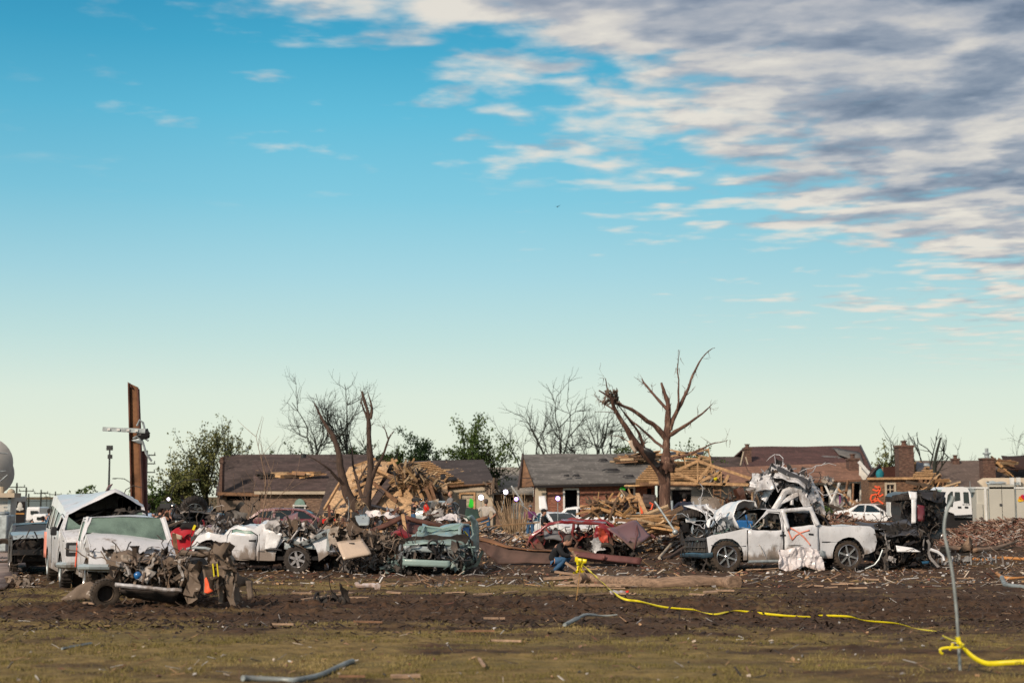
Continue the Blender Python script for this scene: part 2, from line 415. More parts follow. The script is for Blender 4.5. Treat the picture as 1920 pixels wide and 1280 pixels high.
K['tyremud'] = simple('mud covered tyre', (0.058, 0.043, 0.032), .97, var=.4, vs=7, bmp=.6)
K['chrome'] = simple('dull chrome', (0.55, 0.55, 0.57), .22, .9)
K['rim'] = simple('alloy rim', (0.46, 0.45, 0.46), .35, .7, var=.3, vs=12)
K['steel'] = simple('galvanised steel', (0.36, 0.40, 0.41), .5, .5, var=.3)
K['pipe'] = simple('grey conduit', (0.27, 0.30, 0.30), .55, .3, var=.3, vs=3)
K['plastic'] = simple('black plastic', (0.02, 0.02, 0.022), .5)
K['glass'] = glassm('dark window glass', (0.014, 0.022, 0.024), .08)
K['glassgreen'] = glassm('shattered windscreen', (0.03, 0.055, 0.045), .15, crack=.75, ccol=(0.26, 0.38, 0.31))
K['glasslight'] = glassm('cracked pale glass', (0.10, 0.19, 0.16), .15, crack=.6)
K['lamp'] = glassm('headlight lens', (0.30, 0.31, 0.33), .1)
K['redlens'] = simple('red lens', (0.30, 0.01, 0.01), .2)
K['junk'] = colmat('torn metal scraps', .55, .12)
K['junkm'] = colmat('muddy wreck debris', .8, .0)
K['rubble'] = colmat('rubble', .9)
K['rust'] = simple('rusty steel', (0.13, 0.055, 0.036), .8, .25, var=.45, vs=1.6, bmp=.25)
K['rusttop'] = simple('orange rusty steel', (0.20, 0.095, 0.045), .85, .15, var=.5, vs=1.6, bmp=.25)
K['plum'] = simple('red-brown primed steel', (0.14, 0.055, 0.050), .6, .2, var=.35, vs=1.2, bmp=.15)
K['mudm'] = simple('clod of mud', MUD, .97, var=.4, bmp=.7)
def barkm(name, c, pale):
 m, nt, b = newmat(name); v = oc(nt); n = nz(nt, v, 2.5, 6, .65, (6, 6, 1.2))
 k = MIX(nt, MR(nt, n, .3, .7), tuple(x * .5 for x in c), tuple(x * 1.35 for x in c)); k = MIX(nt, MR(nt, nz(nt, v, 1.1, 6, .7, (4, 4, .9)), .56, .64, 0, .85), k, pale)
 setc(nt, b, 'Base Color', k); setc(nt, b, 'Roughness', .9); bump(nt, b, n, .5, .03); return m
K['bark'] = barkm('stripped reddish bark', (0.115, 0.060, 0.042), (.27, .17, .12))
K['bark2'] = wood('grey brown bark', (0.080, 0.050, 0.037), .45, .9, (6, 6, 1.2))
K['barkdk'] = wood('dark far bark', (0.026, 0.030, 0.023), .4, .9, (6, 6, 1.2))
K['twig'] = wood('pale dry stems', (0.40, 0.28, 0.17), .35, .9, (5, 5, 1))
K['log'] = wood('debarked log', (0.28, 0.185, 0.125), .5, .9, (1, 7, 7))
K['lumber'] = wood('fresh pine lumber', (0.50, 0.30, 0.15), .4, .8, (2, 2, 2))
K['lumberdk'] = wood('old brown lumber', (0.20, 0.105, 0.055), .45, .8, (2, 2, 2))
K['pale'] = wood('splintered pale board', (0.36, 0.24, 0.16), .4, .8, (3, 3, 3))
K['fence'] = wood('brown fence boards', (0.17, 0.125, 0.095), .35, .9, (14, 1, 1.2))
K['osb'] = osb('torn plywood sheathing', felt=.57)
K['osbc'] = osb('clean plywood sheathing', (0.58, 0.36, 0.17), felt=.72)
K['yellow'] = simple('yellow barrier tape', (0.72, 0.60, 0.01), .4, var=.1)
K['ydirty'] = simple('orange cord', (0.42, 0.20, 0.02), .6, var=.2)
K['whitecloth'] = paint('white plastic sheet', (0.66, 0.62, 0.63), .50, mud=(.30, .20, .15), low=.0, rough=.5, scr=0)
K['whitepaint'] = simple('white painted trim', (0.66, 0.66, 0.64), .6, var=.1)
K['creamwall'] = simple('cream wall board', (0.44, 0.37, 0.28), .8, var=.12, vs=1.5)
K['greywall'] = simple('grey garage wall', (0.25, 0.22, 0.19), .85, var=.2, vs=1.0)
K['whitewall'] = simple('white plaster wall', (0.54, 0.52, 0.47), .85, var=.25, vs=1.2)
K['dark'] = simple('shade and trim black', (0.010, 0.008, 0.009), .95)  # near black; puts the shade of rooms and holes into colour, also trim
K['spray'] = simple('fluorescent orange spray paint', (0.90, 0.12, 0.04), .6, var=.1)
K['spraypink'] = simple('faded coral spray paint', (0.82, 0.30, 0.21), .6, var=.15)
K['green'] = simple('fluorescent green spray paint', (0.02, 0.62, 0.03), .6, var=.05)
K['brick1'] = brick('red brown brick', (0.32, 0.11, 0.065), (0.21, 0.078, 0.052), (0.20, 0.16, 0.13))
K['brick2'] = brick('tan brown brick', (0.26, 0.165, 0.11), (0.17, 0.11, 0.08), (0.17, 0.14, 0.115))
K['brick3'] = brick('orange brown brick', (0.22, 0.115, 0.06), (0.16, 0.09, 0.052), (0.14, 0.105, 0.08))
K['brick4'] = brick('chimney brick', (0.145, 0.075, 0.055), (0.11, 0.062, 0.046), (0.11, 0.085, 0.07))
K['roof_dk'] = shingle('dark brown shingles', (0.070, 0.050, 0.046), .55)
K['roof_torn'] = shingle('torn dark brown shingles', (0.075, 0.050, 0.046), .6, torn=.64)
K['roof_half'] = shingle('half stripped brown shingles', (0.055, 0.044, 0.044), .35, torn=.62)
K['roof_grey'] = shingle('weathered grey shingles', (0.140, 0.132, 0.125), .42)
K['roof_pale'] = shingle('pale grey shingles', (0.30, 0.275, 0.24), .2)
K['roof_tan'] = shingle('tan brown shingles', (0.235, 0.122, 0.08), .32)
K['roof_red'] = shingle('reddish brown shingles', (0.088, 0.042, 0.038), .35, torn=.64, tornc=(0.16, 0.15, 0.15))
K['roof_mix'] = shingle('grey brown shingles', (0.135, 0.098, 0.082), .22)
K['leaf'] = None
def leafm(name, a, b_):
 m, nt, b = newmat(name)
 r = N(nt, 'ShaderNodeAttribute', attribute_name='col').outputs['Color']
 setc(nt, b, 'Base Color', MIX(nt, r, a, b_)); setc(nt, b, 'Roughness', .7)
 b.inputs['Specular IOR Level'].default_value = .2
 return m
K['leaf'] = leafm('green leaves', (0.022, 0.050, 0.010), (0.085, 0.125, 0.030))
K['leafdk'] = leafm('dark green leaves', (0.010, 0.030, 0.012), (0.045, 0.080, 0.028))
K['leafbr'] = leafm('brown green leaves', (0.052, 0.075, 0.020), (0.18, 0.175, 0.065))
K['skin'] = simple('skin', (0.42, 0.22, 0.15), .6, var=.08)
def cloth(name, c): return simple(name, c, .9, var=.12, vs=12)
K['navy'] = cloth('navy cloth', (0.012, 0.016, 0.035)); K['blackc'] = cloth('black cloth', (0.010, 0.011, 0.014)); K['jeans'] = cloth('blue denim', (0.035, 0.10, 0.20))
K['redc'] = cloth('red cloth', (0.62, 0.022, 0.012)); K['greyc'] = cloth('grey cloth', (0.17, 0.17, 0.18)); K['whitec'] = cloth('off white cloth', (0.42, 0.38, 0.34))
K['purplec'] = cloth('purple cloth', (0.13, 0.03, 0.11)); K['ltblue'] = cloth('light blue cloth', (0.36, 0.50, 0.70)); K['bluec'] = cloth('blue cloth', (0.012, 0.075, 0.15))
K['hairdk'] = cloth('dark hair', (0.012, 0.009, 0.008)); K['hairbl'] = cloth('grey blond hair', (0.26, 0.17, 0.10)); K['hairgr'] = cloth('greying hair', (0.075, 0.06, 0.055))
def emis(name, col, st):
 m, nt, b = newmat(name); setc(nt, b, 'Base Color', (1, 1, 1)); b.inputs['Emission Color'].default_value = tuple(col) + (1,); b.inputs['Emission Strength'].default_value = st
 return m
K['lit'] = emis('lit lamp glass', (0.86, 0.78, 1.0), 7.0)
K['litv'] = emis('violet lit lamp glass', (0.50, 0.22, 1.0), 4.0)
# ---------------------------------------------------------------- ground
def vnoise(x, y, seed=0):
 xi = np.floor(x).astype(np.int64); yi = np.floor(y).astype(np.int64); fx = x - xi; fy = y - yi
 fx = fx * fx * (3 - 2 * fx); fy = fy * fy * (3 - 2 * fy)
 def h(a, b):
  n = (a * 374761393 + b * 668265263 + seed * 974634777) & 0x7fffffff
  n = ((n ^ (n >> 13)) * 1274126177) & 0x7fffffff
  n = (n ^ (n >> 16)) & 0xffff
  return n / 65535.0
 return (h(xi, yi) * (1 - fx) + h(xi + 1, yi) * fx) * (1 - fy) + (h(xi, yi + 1) * (1 - fx) + h(xi + 1, yi + 1) * fx) * fy
def fbm(x, y, o=4, seed=0, g=.5):
 a = 1; s = 0; t = 0
 for i in range(o):
  s = s + a * vnoise(x, y, seed + i * 17); t += a; a *= g; x = x * 2.03 + 11.3; y = y * 2.03 + 5.7
 return s / t
def sst(a, b, x):
 t = np.clip((x - a) / (b - a), 0, 1); return t * t * (3 - 2 * t)
def gmask(x, y):
 """1 = turf, 0 = bare churned mud"""
 n = fbm(x * .22, y * .45, 4, 3) - .5; n2 = fbm(x * .9, y * 2.0, 4, 9) - .5
 yy = y + 5.0 * n
 near = 1 - sst(21.5, 25.0, yy + .10 * np.maximum(x, 0) + .14 * np.minimum(x + 4, 0) )
 near = near * (1 - .5 * sst(.0, .16, fbm(x * .30, y * .75, 4, 63) - .5)) * (1 - .62 * sst(.5, 5.0, x + n * 6) * sst(13.5, 16.0, y))
 mid = .50 * sst(29.2, 31.0, yy + .0 * x) * (1 - sst(35.5, 38.5, yy)) * (1 - sst(2, 7, x + 8 * n))
 lefty = .65 * (1 - sst(-11.5, -8.5, x)) * (1 - sst(33, 36, y)) * sst(24.5, 26, y)
 far = sst(110, 130, y)
 m = np.maximum(np.maximum(near, mid), np.maximum(lefty, far))
 return np.clip(m * 1.0 + n2 * 2.6 * (m > .02) * (m < .999) + (n2 + .2 * n > .19) * .35 * (y < 60), 0, 1)
def gheight(x, y, m):
 bare = 1 - m; nr = 1 - sst(60, 90, y)
 rut = sst(24.0, 26.0, y + .06 * x) * (1 - sst(28.8, 31.0, y + .04 * x))
 yw = y + .25 * (fbm(x * .35, y * .35, 2, 21) - .5)
 z = (fbm(x * .5, y * .8, 3, 31) - .5) * .12 - .5 * sst(58, 78, y)
 z = z + bare * nr * (((fbm(x * 3.2, y * 3.6, 4, 5, .6) - .5) * (.045 + .05 * rut) + (fbm(x * 9, y * 9, 2, 15, .6) - .5) * (.035 + .05 * rut)) + rut * .035 * np.sin(yw * 5.0))
 z = z + m * nr * (fbm(x * 6, y * 6, 2, 6) - .5) * .03
 cl = fbm(x * 6.5, y * 7.5, 3, 77); z = z + np.maximum(cl - .62, 0) * .25 * bare * nr * (.5 + rut)
 return z
def gz_(x, y):
 xa = np.array([float(x)]); ya = np.array([float(y)]); m = gmask(xa, ya); return float(gheight(xa, ya, m)[0])
_gx = np.arange(-32, 32, .12); _gy = np.arange(10, 102, .12); _GX, _GY = np.meshgrid(_gx, _gy); _GZ = gheight(_GX, _GY, gmask(_GX, _GY))
def gz(x, y):
 i = int((x + 32) / .12); j = int((y - 10) / .12)
 return float(_GZ[j, i]) if 0 <= i < len(_gx) and 0 <= j < len(_gy) else terr(y)
def mesh_np(name, co, quads, mats):
 me = bpy.data.meshes.new(name); n = len(co); k = quads.shape[1]
 me.vertices.add(n); me.vertices.foreach_set('co', co.astype(np.float32).ravel())
 me.loops.add(quads.size); me.loops.foreach_set('vertex_index', quads.astype(np.int32).ravel())
 me.polygons.add(len(quads)); me.polygons.foreach_set('loop_start', np.arange(0, quads.size, k, dtype=np.int32))
 for m in mats: me.materials.append(m)
 me.update(calc_edges=True); return me
def ground():
 rows = [7.0]
 while rows[-1] < 75: rows.append(rows[-1] * 1.0044)
 while rows[-1] < 5000: rows.append(rows[-1] * 1.07)
 ys = np.array(rows); us = np.concatenate([-np.geomspace(6, .604, 40), np.linspace(-.60, .60, 900), np.geomspace(.604, 6, 40)])
 Y, U = np.meshgrid(ys, us, indexing='ij'); X = U * (Y + 2.0 ) * (1 + .8 * sst(200, 3000, Y))
 m = gmask(X, Y); Z = gheight(X, Y, m)
 co = np.stack([X, Y, Z], -1).reshape(-1, 3)
 nr, nc = Y.shape; i = np.arange(nr - 1)[:, None] * nc + np.arange(nc - 1)[None, :]
 q = np.stack([i, i + 1, i + 1 + nc, i + nc], -1).reshape(-1, 4)
 # wide skirt for everything beside and behind
 mt, nt, b = newmat('mud and worn turf'); v = oc(nt)
 at = N(nt, 'ShaderNodeAttribute', attribute_name='turf').outputs['Fac']
 n = nz(nt, v, 2.2, 6, .7, (1, 1.6, 1)); n2 = nz(nt, v, 14, 5, .7); n3 = nz(nt, v, .45, 5, .65, (.5, 1.9, 1))
 mud = MIX(nt, MR(nt, n, .3, .72), (0.018, 0.0098, 0.006), (0.115, 0.062, 0.034))
 mud = MIX(nt, MR(nt, n2, .35, .75, 0, .6), mud, (0.026, 0.017, 0.013))
 mud = MIX(nt, MR(nt, n3, .4, .7, 0, .5), mud, (0.125, 0.078, 0.046))
 turf = MIX(nt, MR(nt, n, .3, .7), (0.11, 0.075, 0.028), (0.29, 0.205, 0.078))
 turf = MIX(nt, MR(nt, n3, .42, .68, 0, .4), turf, (0.105, 0.100, 0.032))
 turf = MIX(nt, MR(nt, n2, .5, .8, 0, .6), turf, (0.06, 0.042, 0.025))
 c = MIX(nt, at, mud, turf)
 spk = MR(nt, nz(nt, v, 30, 2, .5, (1, 1, 1)), .735, .75, 0, .8)
 c = MIX(nt, spk, c, (0.30, 0.22, 0.17))
 setc(nt, b, 'Base Color', c); setc(nt, b, 'Roughness', .95); b.inputs['Specular IOR Level'].default_value = .25
 bump(nt, b, n2, .6, .04)
 me = mesh_np('ground', co, q, [mt])
 a = me.attributes.new('turf', 'FLOAT', 'POINT'); a.data.foreach_set('value', m.ravel().astype(np.float32))
 me.polygons.foreach_set('use_smooth', np.ones(len(q), dtype=bool))
 o = bpy.data.objects.new('ground', me); COL.objects.link(o); tag(o, kind='structure')
 b2 = MB(); b2.quad((-4000, -60, -.25), (4000, -60, -.25), (4000, 5000, -.35), (-4000, 5000, -.35), 8, 8)
 o2 = b2.build('terrain', mt, smooth=0); tag(o2, kind='structure')
 a = o2.data.attributes.new('turf', 'FLOAT', 'POINT'); a.data.foreach_set('value', [.55] * len(o2.data.vertices))
 # grass blades
 rng = np.random.default_rng(4)
 n = 330000
 yy = 12.5 * np.exp(rng.random(n) * math.log(39 / 12.5)); xx = (rng.random(n) * 2 - 1) * .46 * (yy + 2)
 gm = gmask(xx, yy); cl = sst(.38, .60, fbm(xx * 2.4, yy * 2.4, 3, 71)); keep = rng.random(n) < np.clip(gm * 1.15 - .12, 0, 1) * (.35 + .65 * cl); xx, yy, gm = xx[keep], yy[keep], gm[keep]; n = len(xx)
 zz = gheight(xx, yy, gm)
 h = (.010 + .024 * rng.random(n)) * (.55 + 1.2 * sst(.42, .65, fbm(xx * 2.4, yy * 2.4, 3, 71))) * (.6 + .8 * fbm(xx * .8, yy * .8, 2, 55)); wd = .0035 + .004 * rng.random(n); a = rng.random(n) * math.tau
 lx = (rng.random(n) - .5) * .06; ly = (rng.random(n) - .5) * .06
 p0 = np.stack([xx - np.cos(a) * wd, yy - np.sin(a) * wd, zz - .005], -1); p1 = np.stack([xx + np.cos(a) * wd, yy + np.sin(a) * wd, zz - .005], -1)
 p2 = np.stack([xx + lx, yy + ly, zz + h], -1)
 co = np.stack([p0, p1, p2], 1).reshape(-1, 3); f = np.arange(n * 3).reshape(-1, 3)
 gmt, nt, b = newmat('olive grass blades')
 rr = N(nt, 'ShaderNodeAttribute', attribute_name='tone').outputs['Fac']
 setc(nt, b, 'Base Color', RAMP(nt, rr, [(0, (0.065, 0.058, 0.018)), (.35, (0.16, 0.135, 0.042)), (.7, (0.28, 0.22, 0.088)), (1, (0.46, 0.35, 0.18))]))
 setc(nt, b, 'Roughness', .8); b.inputs['Specular IOR Level'].default_value = .2
 me = mesh_np('grass', co, f, [gmt])
 t = np.clip(.65 * fbm(xx * .35, yy * .6, 3, 91) * 1.25 - .1 + .4 * rng.random(n), 0, 1)
 a = me.attributes.new('tone', 'FLOAT', 'POINT'); a.data.foreach_set('value', np.repeat(t, 3).astype(np.float32))
 o = bpy.data.objects.new('grass', me); COL.objects.link(o)
 tag(o, 'short worn olive grass of the churned field', 'grass', kind='stuff')
ground()
def road():
 b = MB(); a = [G(-120, 1120, 0), G(8, 1107, 0), G(60, 1050, 0), G(75, 1010, 0), G(-60, 1000, 0)]
 pts = [(p.x, p.y) for p in a]
 b.panel(pts, [], lambda x, y: Vector((x, y, gz(x, y) * .3 + .055)), 1.0)
 m = simple('pinkish concrete', (0.30, 0.235, 0.21), .9, var=.2, vs=1.5, bmp=.2)
 o = b.build('road', m, solid=.06); tag(o, kind='structure')
road()
# ---------------------------------------------------------------- vehicle kit
class Tr:
 """local frame of a thing: near vertical side plane through ground pixel px0 at distance d, facing rz; call with a photo pixel -> (x, z)"""
 def __init__(s, px0, d, rz, yoff=0.0, z0=0.0):
  s.f = Vector((math.cos(rz), math.sin(rz), 0)); s.l = Vector((-s.f.y, s.f.x, 0)); s.rz = rz
  s.o = GX(px0, d); s.o.z = z0; s.yoff = yoff; s.loc = s.o - s.l * yoff
 def __call__(s, px, py):
  a = W(px, py, 10.0); c = Vector((0, 0, CAMH)); r = a - c
  t = (s.o - c).dot(s.l) / r.dot(s.l); p = c + r * t - s.o
  return (p.dot(s.f), p.z)
 def P(s, lst): return [s(*p) for p in lst]
def wheel(parent, c, r, wd, rz=0.0, style=6, tyre='tyre', rim='rim', tilt=0.0, rimr=.62, outer=1, D=None, mud=True):
 """outer = +1 when the outside faces local +y"""
 b = MB(); h = wd / 2
 b.lathe([(-h * .9, r * rimr), (-h, r * .80), (-h * .92, r * .95), (-h * .6, r), (h * .6, r), (h * .92, r * .95), (h, r * .80), (h * .9, r * rimr), (-h * .9, r * rimr)], 28)
 for k in range(28):
  a = k / 28 * math.tau
  b.box((math.cos(a) * r, 0, math.sin(a) * r), (.03, wd * .86, .035), rotm(0, -a, 0))
 Mx = Matrix.Translation(Vector(c)) @ Matrix.Rotation(rz, 4, 'Z') @ Matrix.Rotation(tilt, 4, 'X')
 b.xf(lambda p: Mx @ p)
 wo = b.build('wheel', K[tyre], parent, smooth=40)
 b = MB(); rr = r * rimr; y = outer * h
 b.lathe([(y * .95, rr * 1.02), (y * 1.0, rr * .98), (y * .7, rr * .9), (-y * .6, rr * .88)], 28)
 for k in range(style):
  a = k / style * math.tau + .3
  d = Vector((math.cos(a), 0, math.sin(a))); q = Vector((-math.sin(a), 0, math.cos(a)))
  w0, w1 = rr * (1.6 / style + .08) * (.5 if rim == 'chrome' else 1), rr * (.05 if rim == 'chrome' else .09) + .01
  p = [d * rr * .14 + q * w0 * .5, d * rr * .95 + q * w1, d * rr * .95 - q * w1, d * rr * .14 - q * w0 * .5]
  o = Vector((0, y * .82, 0)); o2 = Vector((0, y * .55, 0))
  b.add([x + o for x in p] + [x + o2 for x in p], [(0, 1, 2, 3), (7, 6, 5, 4), (0, 4, 5, 1), (1, 5, 6, 2), (2, 6, 7, 3), (3, 7, 4, 0)])
 b.lathe([(y * .95, 0.0), (y * .93, rr * .12), (y * .8, rr * .2), (y * .5, rr * .22)], 14)
 b.xf(lambda p: Mx @ p); b.build('rim', K[rim], wo, smooth=30)
 b = MB(); b.lathe([(y * .30, 0.0), (y * .30, rr * .9)], 20); b.xf(lambda p: Mx @ p); b.build('brake_disc', K['under'], wo)
 return wo
def resample(P, step):
 out = []
 for a, b in zip(P[:-1], P[1:]):
  a = Vector(a); b = Vector(b); n = max(1, int((b - a).length / step + .5))
  out += [a.lerp(b, k / n) for k in range(n)]
 return out + [Vector(P[-1])]
def seat(b, x, y, z, w=.5):
 b.grid(lambda u, v: Vector((x - .05 + .5 * v - .25, y + (u - .5) * w, z + .06 * math.sin(v * 3.1) + .03)), 4, 4)
 b.grid(lambda u, v: Vector((x - .32 - .16 * v, y + (u - .5) * w * (1 - .25 * v * v), z + .05 + .62 * v + .0)), 4, 5)
 b.box((x - .52, y, z + .78), (.09, .26, .20))
 b.box((x - .03, y, z - .08), (.5, w, .2)); b.box((x - .36, y, z + .3), (.12, w * .95, .58), rotm(0, -.25, 0))
def car(name, label, cat, tr, W_, top, arches, zb, belt, body='white', tum=.32, doors=(), windows=(), glass='glass', wglass='glass', rglass='glass', D=None,
  wheels=(), near=1, step=.16, interior=False, handles=(), gap=.022, bumpers=(), lamps=(), tails=(), grille=None, mirror=None, group=None, far=True, skip=(), seam=(), wy=None, hoodmat=None, lining=True, rot=None, loc=None, parts_extra=None, crown=.03, nose=.07, wallhole=()):
 t = thing(name, label, cat, loc if loc is not None else tr.loc, tr.rz if tr else 0, group, rot)
 xs = [p[0] for p in top]; L = max(xs) - min(xs); xc = (max(xs) + min(xs)) / 2
 D = D or (lambda p: p)
 def hw(x, z):
  k = W_ / 2 * (1 - nose * (abs(x - xc) / (L / 2)) ** 5)
  if z > belt: k -= tum * (z - belt)
  else: k -= .05 * ((belt - z) / belt) ** 2.5 * 1.0
  return k
 outer = [(p[0], p[1]) for p in top]
 for (ax, ar, az_) in sorted(arches):
  a0 = math.asin(max(-1, min(1, (zb - az_) / ar)))
  for k in range(11):
   a = math.pi - a0 - (math.pi - 2 * a0) * k / 10
   outer.append((ax + ar * math.cos(a), az_ + ar * math.sin(a)))
 def cen(P): return (sum(p[0] for p in P) / len(P), sum(p[1] for p in P) / len(P))
 wins = [wd[0] for wd in windows]
 bodywins = [wn for wn in wins if not any(inpoly(*cen(wn), d) for d in doors)]
 sides = (1, -1) if far else (near,)
 bb = MB()
 for sg in sides:
  bb.panel(outer, [d for d in doors] + bodywins + list(wallhole), lambda u, v: Vector((u, sg * hw(u, v), v)), step)
 runs = []
 for p, q in zip(top[:-1], top[1:]):
  k = q[2]
  if runs and runs[-1][0] == k: runs[-1][1].append((q[0], q[1]))
  else: runs.append([k, [(p[0], p[1]), (q[0], q[1])]])
 def strip(mb, P, t0, t1, ny=8, dz=0.0, cr=crown):
  Q = resample(P, step)
  def fn(u, v):
   i = min(int(round(u * (len(Q) - 1))), len(Q) - 1); q = Q[i]; s = t0 + (t1 - t0) * v
   z = q[1]; return Vector((q[0], s * hw(q[0], z), z + dz + cr * (1 - s * s) * (1 if z > .6 else 0)))
  mb.grid(fn, len(Q) - 1, ny)
 glz = {'windshield': wglass, 'rear_window': rglass}
 for k, P in runs:
  if k in skip: continue
  if k in ('windshield', 'rear_window'):
   strip(bb, P, -1, -.9, 1); strip(bb, P, .9, 1, 1)
   if glz[k]:
    g = MB(); strip(g, P, -.9, .9, 8, -.012); g.xf(D); g.build(k, K[glz[k]], t)
  elif k in ('hood', 'trunk_lid', 'tailgate', 'roof', 'front_panel', 'cargo_bed') and k != 'roof':
   g = MB(); strip(g, P, -.97, .97, 10); strip(bb, P, -1, -.975, 1); strip(bb, P, .975, 1, 1); g.xf(D)
   g.build(k, K[(hoodmat or {}).get(k, body)], t)
  else: strip(bb, P, -1, 1, 10)
 bb.xf(D); bo = bb.build('body', K[body], t, smooth=40)
 for i, d in enumerate(doors):
  for sg in sides:
   c = cen(d); dd = [(c[0] + (p[0] - c[0]) * (1 - gap / max(.1, abs(p[0] - c[0]))) if abs(p[0] - c[0]) > .1 else p[0], c[1] + (p[1] - c[1]) * (1 - gap / max(.1, abs(p[1] - c[1]))) if abs(p[1] - c[1]) > .1 else p[1]) for p in d]
   g = MB(); g.panel(dd, [wn for wn in wins if inpoly(*cen(wn), d)], lambda u, v: Vector((u, sg * (hw(u, v) + .004), v)), step); g.xf(D)
   do = g.build('door', K[body], t, smooth=40, solid=.02)
   for (hx, hz) in handles:
    if inpoly(hx, hz, d):
     h = MB(); y = sg * (hw(hx, hz) + .018)
     h.box((hx, y, hz), (.17, .02, .045)); h.box((hx, y - sg * .012, hz - .01), (.2, .01, .085)); h.xf(D); h.build('handle', K['plastic'], do)
   if mirror and i == 0 and (sg == near or mirror[2] == 2):
    h = MB(); h.box((mirror[0], sg * (hw(mirror[0], mirror[1]) + .12), mirror[1]), (.1, .2, .16)); h.xf(D); h.build('mirror', K['plastic'], do, bevel=.02)
 for wn, gl in windows:
  if gl is None: continue
  for sg in sides:
   g = MB(); g.panel(wn, [], lambda u, v: Vector((u, sg * (hw(u, v) - .018), v)), step); g.xf(D); g.build('window', K[gl], t, smooth=0)
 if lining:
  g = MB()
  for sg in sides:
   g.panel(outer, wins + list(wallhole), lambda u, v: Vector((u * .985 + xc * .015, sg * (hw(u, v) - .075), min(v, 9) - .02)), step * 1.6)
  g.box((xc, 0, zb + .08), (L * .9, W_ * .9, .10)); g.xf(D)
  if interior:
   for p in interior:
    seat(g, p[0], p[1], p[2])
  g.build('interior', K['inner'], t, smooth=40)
  u = MB(); u.box((xc, 0, zb - .02), (L * .80, W_ * .5, .16)); 
  for (ax, ar, az_) in arches: u.tube([(ax, -W_ / 2 + .15, az_), (ax, W_ / 2 - .15, az_)], .05, 6); u.box((ax, 0, az_ + .02), (.3, .3, .22))
  u.xf(D); u.build('underbody', K['under'], t, smooth=0)
 for wsp in wheels:
  ax, az_, r, wd = wsp[:4]; kw = wsp[4] if len(wsp) > 4 else {}
  for sg in (kw.get('sides') or (1, -1)):
   k2 = {a: b for a, b in kw.items() if a != 'sides'}
   wheel(t, (ax, sg * ((wy or W_ / 2) - wd / 2 - .02), az_), r, wd, outer=sg, **k2)
 for (x, z, sx_, sz_, mat) in bumpers:
  g = MB(); n = 12
  sgx = 1 if x > xc else -1
  pts = []
  for k in range(n + 1):
   s = -1 + 2 * k / n; pts.append(Vector((x - sgx * .16 * abs(s) ** 4 + sgx * .02, s * W_ / 2 * .99, z)))
  for a, b_ in zip(pts[:-1], pts[1:]): g.bar(a, b_, sx_, sz_)
  g.xf(D); g.build('bumper', K[mat], t, smooth=30)
 for (x, z, y, sy, sz_, mat, nm) in lamps:
  for sg in (1, -1):
   g = MB(); g.box((x, sg * y, z), (.10, sy, sz_)); g.xf(D); g.build(nm, K[mat], t, bevel=.015)
 if grille:
  x, z, sy, sz_, n = grille; g = MB(); g.box((x - .03, 0, z), (.03, sy, sz_)); 
  for k in range(n): g.bar((x, -sy / 2, z - sz_ / 2 + sz_ * (k + .5) / n), (x, sy / 2, z - sz_ / 2 + sz_ * (k + .5) / n), .03, .02)
  g.xf(D); g.build('grille', K['plastic'], t)
 for sm in seam:
  g = MB()
  for sg in sides: g.tube([Vector((x, sg * (hw(x, z) + .002), z)) for x, z in sm], .014, 4)
  g.xf(D); g.build('trim_line', K['plastic'], t)
 t['_hw'] = 0; del t['_hw']
 return t, hw
def crum(amp, fr, seed=0.0, mask=None):
 o = Vector((seed * 1.7, seed * 2.3, seed))
 def fn(p):
  k = mask(p) if mask else 1.0
  if k <= 0: return p
  d = noise.noise_vector(p * fr + o) + noise.noise_vector(p * fr * 2.3 + o) * .5 + noise.noise_vector(p * fr * 5.1 + o) * .25
  return p + d * amp * k
 return fn
def chain(*f):
 def g(p):
  for h in f: p = h(p)
  return p
 return g
# torn metal and tangles ------------------------------------------------
PAL = {
'white': [(.60, .60, .62), (.48, .47, .49), (.66, .66, .69), (.30, .28, .28), (.05, .045, .045), (.15, .11, .085)],
'whitemud': [(.42, .38, .35), (.26, .20, .155), (.15, .105, .075), (.52, .50, .50), (.055, .042, .036), (.10, .07, .05)],
'brown': [(.20, .138, .095), (.13, .088, .06), (.27, .20, .15), (.05, .038, .03), (.36, .30, .25), (.08, .058, .044)],
'dark': [(.018, .016, .017), (.028, .025, .024), (.045, .038, .034), (.011, .010, .011), (.085, .072, .063), (.035, .026, .022)],
'teal': [(.17, .26, .25), (.10, .15, .15), (.22, .30, .29), (.04, .05, .055), (.30, .33, .33), (.02, .025, .03)],
'red': [(.22, .018, .025), (.13, .014, .02), (.05, .02, .02), (.03, .025, .025), (.28, .04, .025), (.10, .07, .06)],
'mix': [(.30, .28, .27), (.12, .09, .07), (.05, .045, .042), (.45, .40, .36), (.20, .14, .10), (.025, .023, .025)],
'wood': [(.56, .32, .14), (.44, .25, .12), (.30, .165, .09), (.60, .42, .25), (.15, .095, .06), (.10, .07, .05)],
'woody': [(.52, .32, .17), (.38, .23, .13), (.26, .155, .10), (.60, .50, .40), (.62, .60, .58), (.10, .075, .06), (.30, .28, .27), (.22, .09, .06), (.05, .045, .045)],
'brick': [(.27, .105, .07), (.19, .08, .055), (.33, .18, .125), (.50, .36, .27), (.10, .07, .055), (.52, .46, .42), (.28, .17, .12), (.14, .10, .08), (.36, .22, .16)],
'clod': [(.045, .028, .02), (.07, .044, .031), (.03, .019, .014), (.09, .058, .040)],
'bright': [(.62, .60, .60), (.10, .28, .50), (.55, .50, .45), (.45, .03, .03), (.50, .34, .20), (.03, .03, .035)],
}
